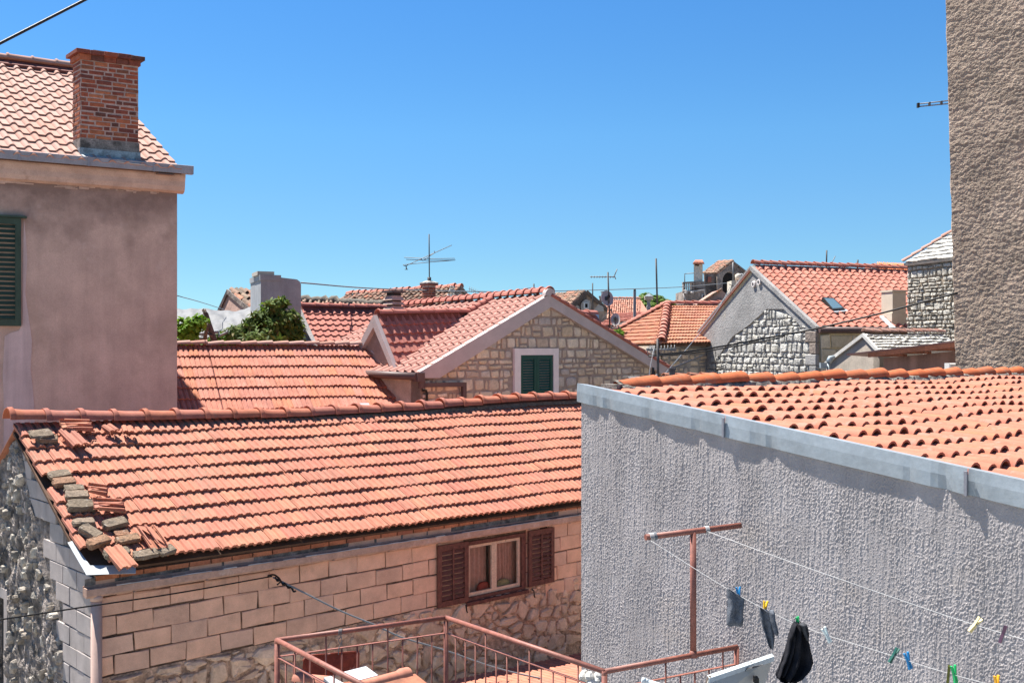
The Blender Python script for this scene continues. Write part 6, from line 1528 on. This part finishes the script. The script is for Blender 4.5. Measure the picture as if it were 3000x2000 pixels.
MB().tube([P(*p, Yk - .2) for p in ((2006, 826), (2006, 802), (2034, 800))], .03, 6).make('pipe_frame', M['alu'], K0)
for x, y, s in ((2028, 857, 3), (2010, 858, 2.5)): MB().tube([P(x, y + s, Yk - .8), P(x, y - s, Yk - .8)], .09, 8).make('insulator', M['dish'], K0)
# tall chimney with tiled hat
kc = thing('tall_tile_capped_chimney', 'tall stone chimney with little tiled hat beside the terrace balustrade', 'chimney', P(2046, 830, Yk))
p0 = P(2032.5, 828, Yk); MB().box(p0, Vector((.37, 0, 0)), Vector((.18, .5, 0)), ZU * ((828 - 773) * Yk / F)).make('stack', M['stone_t'], kc)
MB().box(p0 + Vector((.372, 0, 0)), Vector((.16, 0, 0)), Vector((0, .4, 0)), ZU * ((828 - 773) * Yk / F)).make('stack_side', M['cream'], kc)
MB().tube([P(2039, 776, Yk - .03), P(2039, 776, Yk + .2)], .06, 8).tube([P(2045, 777, Yk - .03), P(2045, 777, Yk + .2)], .06, 8).make('smoke_hole', M['dark_void'], kc)
r4 = [P(2029, 773, Yk - .3), P(2064, 773, Yk - .3), P(2064, 773, Yk + .8), P(2029, 773, Yk + .8)]; r5 = [P(2037, 764, Yk + .1), P(2058, 764, Yk + .1), P(2058, 764, Yk + .4), P(2037, 764, Yk + .4)]
MB().loft([r4, r5], smooth=False).make('hat', M['ridge_a'], kc)
for i in range(7): MB().tube([r4[0].lerp(r4[1], (i + .5) / 7) + ZU * .02, r5[0].lerp(r5[1], (i + .5) / 7) + ZU * .02], .05, 6).make('hat_tile', M['tile_a'], kc)
# leaning mauve wall and clutter before the arch
h = thing('mauve_lean_to', 'lean-to with mauve plaster end wall and old tiled edge, before the arched house', 'house', P(2120, 1200, 56))
MB().prism([P(x, y, 56) for x, y in ((2043, 960), (2043, 893), (2112, 848), (2130, 862), (2145, 960))], Vector((0, 2.5, 0))).make('wall', M['far_pink'], h)
for i in range(14):
    a = P(2044 + i * 5, 892 - i * 3.25, 55.9); b_ = P(2050 + i * 5, 888 - i * 3.25, 55.9); MB().tube([a, b_], [.07, .06], 6).make('roof_tile', M['tile_old'], h)
MB().prism([P(x, y, 55) for x, y in ((2090, 915), (2128, 872), (2133, 878), (2100, 922))], Vector((0, 1, 0))).make('dark_sheet', M['steel_dark'], h)
h = thing('rooftop_tank', 'beige tank and white hose coil on pale block, left of white gable apex', 'tank', P(2160, 870, 50))
MB().prism([P(x, y, 50) for x, y in ((2143, 880), (2143, 822), (2157, 820), (2157, 880))], Vector((0, 1, 0))).make('block', M['cream'], h)
MB().prism([P(x, y, 49.9) for x, y in ((2157.3, 880), (2157.3, 820), (2180, 820), (2180, 880))], Vector((0, 1, 0))).make('side_block', M['cornice_l'], h)
MB().tube([P(2163, 820, 50.4), P(2163, 806, 50.4), P(2164, 801, 50.4)], [.16, .16, .04], 10).make('tank_body', M['cream'], h)
MB().tube([P(2172, 812, 50.4) + Vector((math.cos(a) * .10, 0, math.sin(a) * .16)) for a in [i * .7 for i in range(12)]], .03, 6).make('hose_coil', M['plastic_white'], h)
for (a, b_) in (((2135, 832), (2165, 845)), ((2140, 850), (2168, 838)), ((2133, 870), (2146, 830))): MB().tube([P(*a, 49.5), P(*b_, 49.5)], .02, 5).make('bracket_rod', M['steel_dark'], h)
# ------------------------------------------------------------------ far roofs over the salmon ridge
h = thing('far_red_roof_house', 'far bright red-orange roof with pale gable, between salmon ridge and tower', 'house', P(2580, 1200, 48))
roof(h, P(2568, 771, 50), P(2665, 776, 51), P(2583, 806, 47), 5, 17, 'barrel', mat('bright_red_tile', [(.58, .17, .07), (.62, .20, .09)], var=.15), jit=.02, rot=.02, th=.05)
MB().prism([P(x, y, 48) for x, y in ((2566, 772), (2583, 800), (2583, 900), (2545, 900), (2545, 796))], Vector((0, .3, 0))).make('gable_wall', M['grey_cement'], h)
MB().prism([P(2566, 770, 48), P(2538, 796, 49), P(2538, 799, 49), P(2566, 775, 48)], Vector((0, 1, 0))).make('back_slope', M['tile_f'], h)
h = thing('far_flat_roof', 'sliver of far red roof with row of dark chimney pots, over the salmon ridge', 'roof', P(2460, 1000, 48))
MB().prism([P(x, y, 48) for x, y in ((2415, 800), (2430, 786), (2480, 787), (2500, 800))], Vector((0, 1, 0))).make('roof_slope', M['tile_f'], h)
for x, y in ((2458, 779), (2462, 779), (2467, 782), (2474, 777), (2479, 782), (2484, 780)): MB().tube([P(x, 790, 48), P(x, y, 48)], .028, 6).make('chimney_pot', M['black'], h)
# street far behind so that no gap shows sky below the roofs: hidden mass of the old town
for i, (x0, x1, yt, Y) in enumerate(((520, 1260, 925, 46), (1260, 2080, 935, 66), (2080, 2700, 900, 60))):
    h = MB().box(P(x0, yt, Y) + ZU * (GZ - P(x0, yt, Y).z), Vector(((x1 - x0) * Y / F, 0, 0)), Vector((0, 6, 0)), ZU * (P(x0, yt, Y).z - GZ)).make('town_block', M['far_plaster'])
    tag(h, ('plain plastered house mass', 'pale house wall', 'cream house mass')[i] + (' far behind the loquat and brick chimney', ' far behind the dishes', ' far behind the salmon roof')[i], 'house')

# ================================================================== wires
wire('overhead_cable', 'thick black cable crossing the top left corner of the sky', [P(-60, 158, 4.6), P(120, 66, 4.8), P(300, -26, 5.0)], .0068, M['cable'], n=8)
wire('overhead_cable', 'long thin cable running from the cement chimney to the blackened arched house', [P(882, 828, 25), P(1100, 845, 30), P(1400, 854, 36), P(1640, 852, 44), P(1860, 846, 50), P(2003, 840, 55), P(2142, 828, 56)], .018, M['cable_grey'], n=4)
wire('overhead_cable', 'thin cable from the stuccoed house corner down to the tarpaulin', [P(519, 866, 18), P(585, 884, 22), P(655, 906, 26)], .008, M['cable_grey'], n=4)
wire('overhead_cable', 'upper of two thick black cables crossing before the white rubble gable', [P(1900, 1041, 17), P(2056, 1024, 17.3), P(2300, 980, 17.6), P(2400, 960, 17.3), P(2579, 918, 16.6), P(2805, 858, 15.6)], .016, M['cable'])
wire('overhead_cable', 'lower of two black cables crossing before the white rubble gable', [P(1900, 1044, 16.9), P(2056, 1030, 17.2), P(2240, 998, 17.5), P(2300, 984, 17.5)], .012, M['cable'], n=4)
wire('overhead_cable', 'short slack black cable from the dark block up to the white gable corner', [P(1966, 1079, 16), P(2010, 1062, 20), P(2058, 1041, 26.5)], .016, M['cable'], n=4)
wire('overhead_cable', 'bluish cable rising steeply before the left rake of the white gable', [P(1940, 1104, 16), P(2040, 988, 20), P(2100, 912, 26), P(2139, 840, 30)], .009, M['cable_grey'], n=4)
wire('wall_cable', 'thin cable hanging down the white rubble wall', [fzp for fzp in [hit(x, y, FC + nF * .2, nF) for x, y in ((2090, 1022), (2096, 1030), (2098, 1060), (2097, 1110))]], .012, M['cable'], n=4)
wire('wall_cable', 'thin black cable leading left from the wall hook in front of the concrete blocks', [P(-40, 1820, 9.4), P(252, 1776, 10.1), P(520, 1736, 11.0), P(797, 1687, 11.75)], .008, M['cable'], n=6)
wire('wall_cable', 'grey cable sloping from the wall hook down behind the balcony rail', [P(800, 1690, 11.75), P(885, 1732, 11.7), P(995, 1787, 11.8), P(1099, 1830, 11.9), P(1178, 1866, 12), P(1305, 1904, 12.2), P(1463, 1958, 12.4), P(1660, 2002, 12.5)], .010, M['cable_grey'], n=6)
hk = MB(); pth = [P(772, 1694, 11.83), P(790, 1684, 11.8), P(806, 1684, 11.78), P(822, 1700, 11.75), P(812, 1712, 11.75)]
hk.tube(smooth_path(pth), .010, 6)
for i in range(7): hk.tube(smooth_path([P(806 + i * 8, 1690 + i * 5.2, 11.74), P(812 + i * 8, 1700 + i * 5.2 - (i % 2) * 6, 11.70), P(818 + i * 8, 1699 + i * 5.2, 11.74)]), .011, 5)
o = hk.make('cable_clamp', M['black']); tag(o, 'tangle of black hook and wound cable clamp on the block wall', 'cable clamp')

# ================================================================== behind the barrel ridge: pole with aerial, drying rack, block
t = antenna('short yellowish aerial on a thick rusty pole, in front of the hip-roofed house', 13.0, ((1928, 1150), (1927, 992)), [((1893, 1026), (1985, 1021), 9, .10, .1, True), ((1893, 1021), (1985, 1027), 0, 0, .1, True)], r=.018, pm='steel_dark')
wire('aerial_lead', 'white lead hanging from the yellowish aerial', [P(1916, 1023, 12.9), P(1908, 1060, 12.9), P(1903, 1090, 12.9), P(1902, 1120, 12.9)], .006, M['white_line'])
rk = thing('drying_rack', 'wire drying rack of thin pale lines just over the barrel ridge', 'drying rack', P(1900, 1125, 11.5))
for i in range(6): MB().tube([P(1839 + i * 2, 1103 + i * 2.6, 11.5 + i * .1), P(1976, 1106 + i * 2.2, 11.6 + i * .1)], .0028, 4).make('wire', M['white_line'], rk)
MB().tube([P(1900, 1120, 11.5), P(1925, 1098, 11.6)], .012, 6).make('strut', M['alu'], rk)
b0 = P(1960, 1130, 14.5); o = MB().chbox(b0, Vector((.075, 0, 0)), ZU * .24, Vector((0, -.08, 0)), .006).box(b0 + Vector((-.01, -.09, .22)), Vector((.095, 0, 0)), Vector((0, .1, 0)), ZU * .03).make('dark_block', M['steel_dark']); tag(o, 'small dark square post right of the rusty aerial pole', 'post')
o = MB().cbox(P(1913, 1088, 13), Vector((.03, 0, 0)), Vector((0, .03, 0)), ZU * .10).tube([P(1908, 1105, 13), P(1912, 1075, 13), P(1918, 1090, 13), P(1915, 1108, 13)], .007, 5).make('cable_knot', M['black']); tag(o, 'black cable knot between the white lead and the rusty pole', 'cable')

# ================================================================== lean-to roof below the block house
q0 = P(1300, 2008, 12.55); q1 = P(1730, 1914, 15.05)
q0 = Vector((q0.x, q0.y, q0.z)); ed = q1 - q0; ov = Vector((.66, -.75, .17))
hR = thing('lower_lean_to', 'lean-to with ribbed orange roof at the foot of the rubble wall, behind the balcony rail', 'roof', Vector((q1.x, q1.y, GZ)))
roof(hR, q0 + ov * 3.2, q1 + ov * 3.2, q0, 11, 14, 'flat', M['tile_a'], maxobj=154, jit=.005, rot=.01, th=.02)
MB().prism([q0 + ov * .3 - ZU * .2, q1 + ov * .3 - ZU * .2, Vector((q1.x + ov.x * .3, q1.y + ov.y * .3, GZ)), Vector((q0.x + ov.x * .3, q0.y + ov.y * .3, GZ))], Vector((.5, -.5, 0))).make('wall', M['mortar_a'], hR)
rub = MB(); 
for i in range(26):
    c = P(1722 + rng.uniform(-22, 45), 1996 + rng.uniform(-24, 14), 7.45 + rng.uniform(-.1, .05)); s = rng.uniform(.02, .045)
    rub.loft([[c + Vector((math.cos(a) * s * q, math.sin(a) * s * q, h * s)) for a in [6.283 * k / 7 + i for k in range(7)]] for q, h in ((.3, -1), (.95, -.4), (1, .2), (.5, .9))], smooth=False)
o = rub.make('mortar_heap', M['slab_white'], None, 'stuff')

# ================================================================== balcony rail
zr = -1.80
def R3(px, py, z=None): Y = -(z or zr) * F / (py - H); return Vector(((px - CX) / F * Y, Y, (z or zr)))
c0, c1, c2, c3, c4 = R3(1110, 2030), R3(812, 1874), R3(1307, 1808), R3(1771, 1966), R3(2158, 1894)
RB = thing('balcony_railing', 'rusty red-brown tube railing with thin upright bars, round the near terrace', 'railing', Vector((c2.x, c2.y, zr - 1.0)))
def seg(a, b, posts, ds): pass
for a, b in ((c0, c1), (c1, c2), (c2, c3), (c3, c4)):
    d = (b - a).normalized(); MB().tube([a - d * .004, b + d * .004], .0155, 12).make('handrail', M['rust'], RB)
for p in (c1, c2, c3): MB().tube([p - ZU * .0155 + ZU * .02, p + ZU * -.02], .0165, 12).make('joint', M['rust'], RB)
MB().tube([c4, c4 - ZU * 1.0], .0155, 10).make('post', M['rust'], RB)
for p in (c1, c2, c3): MB().tube([p, p - ZU * 1.0], .0165, 10).make('post', M['rust'], RB)
for a, b, n in ((c0, c1, 10), (c1, c2, 11), (c2, c3, 14), (c3, c4, 9)):
    d = (b - a); dn = d.normalized(); s = Vector((dn.y, -dn.x, 0))
    for z in (-.105, -.90): MB().box(a + ZU * z - s * .009, d, s * .018, ZU * .005).make('flat_bar', M['rust'], RB)
    bar = MB().tube([V0 - ZU * .897, V0 - ZU * .105], .0055, 6).mesh('bar', M['rust']); lbar = MB().tube([V0 - ZU * .897, V0 - ZU * .01], .0055, 6).mesh('bar', M['rust'])
    for i in range(1, n):
        o = put('bar', lbar if i % 4 == (3 if n == 11 else 0) else bar, RB); o.location = a + d * (i / n)
# terrace slab under it
fl = MB().prism([c0 - ZU * 1.0, c1 - ZU * 1.0, c2 - ZU * 1.0, c3 - ZU * 1.0, c4 - ZU * 1.0, Vector((2.2, 4.9, zr - 1)), Vector((1.9, 3.2, zr - 1)), Vector((-.6, 4.2, zr - 1))], -ZU * .18).make('terrace', M['grey_cement'], None); 
tag(fl, 'concrete terrace floor inside the rusty railing', 'terrace')
# T-shaped clothes post
pb = R3(2031, 1919); pt = Vector((pb.x, pb.y, (H - 1556) / F * pb.y))
aL = P(1890, 1572, pb.y - .10); aR = P(2168, 1537, pb.y + .13)
TP = thing('clothes_post', 'rusty T-shaped clothes post welded on the railing, holding both washing lines', 'post', pb)
MB().tube([pb, pt], .0185, 12).make('upright', M['rust'], TP)
mid_ = aL.lerp(aR, (pt.x - aL.x) / (aR.x - aL.x)); aL.y += pt.y - mid_.y; aR.y += pt.y - mid_.y
xb = MB().tube([aL, aR], .0175, 12); xb.make('crossbar', M['rust'], TP)
MB().tube([pb - ZU * .01, pb + ZU * .03], [.026, .02], 10).make('weld_collar', M['rust'], TP)
ax_ = (aR - aL).normalized()
for s, n, m in ((.055, 4, 'white_line'), (.095, 3, 'cable_grey'), (.50 + .13, 4, 'white_line')):
    w = MB(); 
    for i in range(n):
        q = aL + (aR - aL) * (s if s > .2 else s * 1.0) + ax_ * (i * .007 - .01)
        w.tube([q + (ax_.cross(ZU).normalized() * math.cos(a) + ZU * math.sin(a)) * .0205 + ax_ * (a / 6.283 * .004) for a in [k * 6.283 / 12 for k in range(13)]], .0028, 5, caps=False)
    w.make('line_winding', M[m], TP)
# washing lines
Y0 = aL.y
def Yf(px, off=0): return 1 / (1 / (Y0 + off) + (1 / 4.35 - 1 / Y0) * (px - 1899) / (3060 - 1899))
L1 = [P(1899, 1578, Yf(1899)), P(2023, 1657, Yf(2023)), P(2132, 1724, Yf(2132)), P(2224, 1775, Yf(2224)), P(2320, 1821, Yf(2320)), P(2412, 1856, Yf(2412)), P(2600, 1915, Yf(2600)), P(2775, 1970, Yf(2775)), P(3060, 2046, Yf(3060))]
L2_ = [P(2062, 1552, Yf(1899, .17)), P(2300, 1639, Yf(2300)), P(2625, 1752, Yf(2625)), P(2843, 1825, Yf(2843)), P(3060, 1890, Yf(3060))]
wire('washing_line', 'lower washing line carrying the socks and black garment', L1, .0016, M['white_line'], 'washing line', 5)
wire('washing_line', 'upper washing line holding only the cream and dark purple pegs', L2_, .0018, M['white_line'], 'washing line', 5)
def on_line(L_, px):
    pts = smooth_path(L_)
    for a, b in zip(pts, pts[1:]):
        xa, xb_ = proj(a)[0], proj(b)[0]
        if xa <= px <= xb_: return a.lerp(b, (px - xa) / (xb_ - xa + 1e-9))
    return pts[-1]
def peg(L_, px, colr, label, lean=0.0, yaw=.3, up=.35):
    p = on_line(L_, px); t = thing('clothes_peg', label, 'clothes peg', p, 'clothes pegs on the washing lines')
    x = Vector((math.cos(yaw), math.sin(yaw), 0)); R = Quaternion(Vector((0, -1, 0)), -lean)
    z = R @ ZU; x = R @ x; y = z.cross(x); l = .078
    for s in (-1, 1):
        q = p + z * (-l * (1 - up)) + x * (s * .0052)
        mb = MB().loft([[q + z * (l * k) + x * (s * w_) + x * a * .0035 + y * b * .0055 for a, b in ((-1, -1), (1, -1), (1, 1), (-1, 1))] for k, w_ in ((0, .001), (.18, .0), (.5, -.001), (.75, .002), (1, .006))], smooth=False)
        mb.make('jaw', PEG[colr], t)
    q = p + z * (l * (up - .45)); MB().tube([q - y * .008 - x * .004, q + y * .008 - x * .004, q + y * .008 + x * .004], .0018, 5).make('spring', M['alu'], t)
peg(L1, 2164, 'blue', 'bright blue peg holding the doubled grey sock', -.06, .4, .55)
peg(L1, 2240, 'yellow', 'yellow peg holding the dangling grey sock pair', .16, .4, .55)
peg(L1, 2338, 'green', 'green peg holding the black garment', -.1, 1.0, .5)
peg(L1, 2422, 'white', 'pale white peg leaning on the empty line, right of the black garment', -.45, .5, .5)
peg(L1, 2617, 'dark_green', 'dark green peg leaning left, next to the empty blue peg', .55, .6, .55)
peg(L1, 2661, 'blue', 'blue peg clipped alone on the empty lower line', -.28, .4, .5)
peg(L1, 2779, 'olive', 'olive peg hanging down next to the empty green peg', .1, 1.1, .45)
peg(L1, 2797, 'green', 'green peg clipped alone near the lower right corner', -.16, .4, .55)
peg(L1, 2921, 'orange', 'orange peg at the bottom edge, last on the lower line', -.05, .4, .6)
peg(L2_, 2857, 'cream', 'cream peg tilted on the upper line', .7, .4, .5)
peg(L2_, 2939, 'purple', 'dark purple peg at the right end of the upper line', .35, .9, .45)

# washing: closed cloth shapes with folds
def cloth(name, label, cat, m, Yc, rows, n=40, th=.016, folds=3, amp=.006, seed=1, group=None, close=.5):
    """rows: (y, x_left, x_right[, depth factor]) outline in photograph pixels at depth Yc"""
    r = random.Random(seed); k = Yc / F; rr = []
    ys = [q[0] for q in rows]; N_ = 34
    for j in range(N_ + 1):
        y = ys[0] + (ys[-1] - ys[0]) * j / N_
        for a, b in zip(rows, rows[1:]):
            if a[0] <= y <= b[0] + 1e-6:
                t = (y - a[0]) / (b[0] - a[0]); t = t * t * (3 - 2 * t) * .5 + t * .5
                xl = a[1] + (b[1] - a[1]) * t; xr = a[2] + (b[2] - a[2]) * t; break
        c, w = (xl + xr) / 2, (xr - xl) / 2 * k; v = j / N_
        e = min(1, v * 6 + .35) * min(1, (1 - v) * 7 + .3)
        ring = []
        for i in range(n):
            a = 6.283 * i / n; ca, sa = math.cos(a), math.sin(a)
            x = math.copysign(abs(ca) ** .8, ca); f = math.sin(x * folds * 3.1 + v * 1.7 + seed) * amp * (1 if sa < 0 else .5) * (.6 + .6 * math.sin(v * 3 + seed) ** 2)
            f += amp * .5 * mnoise.noise(Vector((x * 2.5, v * 5, seed)))
            yy = math.copysign(abs(sa) ** .7, sa) * th * e * (.55 + .45 * abs(math.sin(x * folds * 1.55 + 1.1)))
            ring.append(P(c, y, Yc) + Vector((x * w, yy - f, 0)))
        rr.append(ring)
    o = MB().loft(rr).make(name, m); tag(o, label, cat, group); return o
def yl(px): return on_line(L1, px).y - .004
cloth('sock', 'short grey sock folded double, hanging under the blue peg', 'sock', M['fabric_grey'], yl(2164),
      [(1723, 2131, 2134), (1732, 2131, 2150), (1745, 2132, 2170), (1752, 2133, 2181), (1765, 2132, 2179), (1795, 2130, 2177), (1815, 2129, 2178), (1828, 2129, 2177), (1833, 2133, 2174)], folds=1.6, amp=.012, seed=3, th=.02)
cloth('sock', 'long grey sock whose toe hangs lowest, under the yellow peg', 'sock', M['fabric_grey'], yl(2240),
      [(1776, 2224, 2226), (1786, 2224, 2246), (1795, 2225, 2262), (1810, 2228, 2263), (1835, 2233, 2266), (1858, 2241, 2270), (1875, 2246, 2270), (1888, 2250, 2269), (1900, 2257, 2266)], folds=1.4, amp=.010, seed=5, th=.02)
cloth('sock', 'folded-over grey sock end at the right of the yellow peg', 'sock', M['fabric_grey'], yl(2265) - .022,
      [(1786, 2254, 2266), (1793, 2252, 2270), (1815, 2257, 2272), (1840, 2264, 2278), (1852, 2268, 2281), (1860, 2272, 2280)], folds=.8, amp=.006, seed=7, th=.018)
cloth('garment', 'black garment hanging in heavy folds from the green peg', 'garment', M['fabric_black'], yl(2338) - .01,
      [(1822, 2325, 2345), (1830, 2318, 2360), (1845, 2312, 2367), (1870, 2306, 2370), (1900, 2300, 2376), (1925, 2292, 2383), (1945, 2284, 2385), (1960, 2280, 2376), (1975, 2273, 2362), (1985, 2278, 2340), (1995, 2305, 2325)], folds=2.6, amp=.042, seed=2, th=.035)
cloth('garment', 'dark sleeve end hanging left, of the black garment', 'garment', M['fabric_black'], yl(2310) - .05,
      [(1840, 2316, 2328), (1870, 2308, 2330), (1900, 2300, 2326), (1930, 2290, 2318), (1955, 2282, 2310), (1975, 2273, 2302), (1987, 2277, 2296)], folds=1, amp=.012, seed=12, th=.03)
cloth('garment', 'grey waistband rolled over the line on top of the black garment', 'garment', mat('dark_grey_band', [(.05, .052, .058)], rough=.9, var=.3, scale=40, grain=120, bump=.6), yl(2345) - .035,
      [(1823, 2348, 2356), (1828, 2342, 2364), (1840, 2346, 2368), (1860, 2355, 2370), (1875, 2362, 2370)], folds=.7, amp=.006, seed=14, th=.02)

# white board leaning at the bottom
Yb = 5.35
B = [P(2076, 1983, Yb), P(2266, 1919, Yb + .25), P(2225, 2060, Yb + .15), P(2060, 2075, Yb - .1)]
bd = thing('white_board', 'white board with a cracked face and pale blue-white edge, leaning below the black garment', 'board', B[3])
MB().prism(B, Vector((0, .02, 0))).make('panel', M['board'], bd)
tn = (B[1] - B[0]).normalized()
MB().prism([B[0] + Vector((0, -.014, -.0)) + ZU * .0, B[1] + Vector((0, -.014, 0)), B[1] + Vector((0, -.014, -.026)), B[0] + Vector((0, -.014, -.026))], Vector((0, .05, 0))).make('top_edge', M['board_edge'], bd)
for (a, b, c) in (((2182, 1966), (2188, 1957), (2176, 1985)), ((2188, 1957), (2204, 1955), (2188, 1960)), ((2204, 1953), (2236, 1946), (2205, 1957))):
    MB().prism([P(*q, Yb + .12) for q in (a, b, c)], Vector((0, .01, 0))).make('crack', M['steel_dark'], bd)
MB().prism([P(2075, 1985, Yb - .005), P(2084, 1982, Yb - .005), P(2078, 2010, Yb - .005), P(2066, 2015, Yb - .005)], Vector((0, .03, 0))).make('broken_corner', M['bark'], bd)
MB().cbox(P(2215, 1990, Yb + .1), Vector((.02, 0, 0)), Vector((0, .05, 0)), ZU * .03).make('latch', M['black'], bd)
o = MB().tube([P(1880, 1990, 5.2), P(1890, 1992, 5.2)], .014, 10).tube([P(1889, 1991.5, 5.2), P(1900, 1995, 5.2)], .011, 10).tube([P(1899, 1994.5, 5.2), P(1975, 2018, 5.15)], .010, 10).make('broom_handle', M['board_edge']); tag(o, 'pale broom handle with dark end cap, at the bottom edge', 'broom')

# things stacked on the terrace behind the left rail
ri = thing('red_tin_sheet', 'rusty red tin sheet propped behind the left corner of the railing', 'sheet', P(980, 2020, 6.75))
q = [P(888, 1935, 6.55), P(897, 1920, 6.6), P(1050, 1907, 6.85), P(1053, 1912, 6.85), P(1052, 1958, 6.85), P(900, 1996, 6.55), P(884, 1985, 6.5)]
MB().prism(q, Vector((0, .012, 0))).make('sheet', M['tin_red'], ri)
MB().tube([P(888, 1935, 6.54), P(897, 1920, 6.58), P(1050, 1907, 6.84)], .006, 6).make('rolled_edge', M['tin_red'], ri)
o = MB().prism([P(1000, 1968, 6.2), P(1072, 1950, 6.4), P(1108, 1976, 6.2), P(1040, 1994, 6.0)], ZU * -.02).make('white_slab', M['tin_white']); tag(o, 'bluish white slab lying in front of the red tin sheet', 'slab')
o = MB().prism([P(948, 1984, 6.0), P(968, 1978, 6.1), P(1030, 2012, 5.95), P(990, 2020, 5.9)], ZU * -.02).make('white_slab', M['tin_white']); tag(o, 'lower bluish white slab half hidden by the left handrail', 'slab')
st_ = thing('stacked_ridge_tile', 'orange ridge tile with flared collar lying right of the white slab', 'ridge tile', P(1120, 1995, 6.1))
ridge_tiles(st_, P(1196, 1972, 6.25), P(1030, 2018, 5.95), 1, .038, M['tile_a'], 'collar')
o = thing('stacked_ridge_tile', 'orange ridge tile at the left end of the pile, behind the railing bars', 'ridge tile', P(930, 2000, 6.2)); ridge_tiles(o, P(872, 1988, 6.25), P(960, 1996, 6.1), 1, .04, M['tile_a'], 'collar')
o = MB().box(P(890, 2010, 6.3), Vector((.65, .25, 0)), Vector((.2, -.4, 0)), ZU * -.75).make('storage_crate', M['wood_beam']); tag(o, 'brown crate under the orange tiles and white slabs', 'crate')
# wire knot on the rail
wk = MB(); c = R3(998, 1850)
for i in range(4): wk.tube([c + (c2 - c1).normalized() * (.006 * i - .01) + Vector((0, math.cos(a) * .019, math.sin(a) * .019)) for a in [k * .6 for k in range(11)]], .0022, 5)
wk.tube(smooth_path([c - ZU * .02, c + Vector((.01, -.01, -.06)), c + Vector((-.01, -.01, -.10)), c + Vector((-.012, -.01, -.14))]), .003, 5).tube(smooth_path([c - ZU * .03, c + Vector((-.01, -.02, -.05)), c + Vector((.012, 0, -.09))]), .003, 5)
o = wk.make('wire_knot', M['alu']); tag(o, 'twist of grey wire knotted round the back handrail', 'wire')
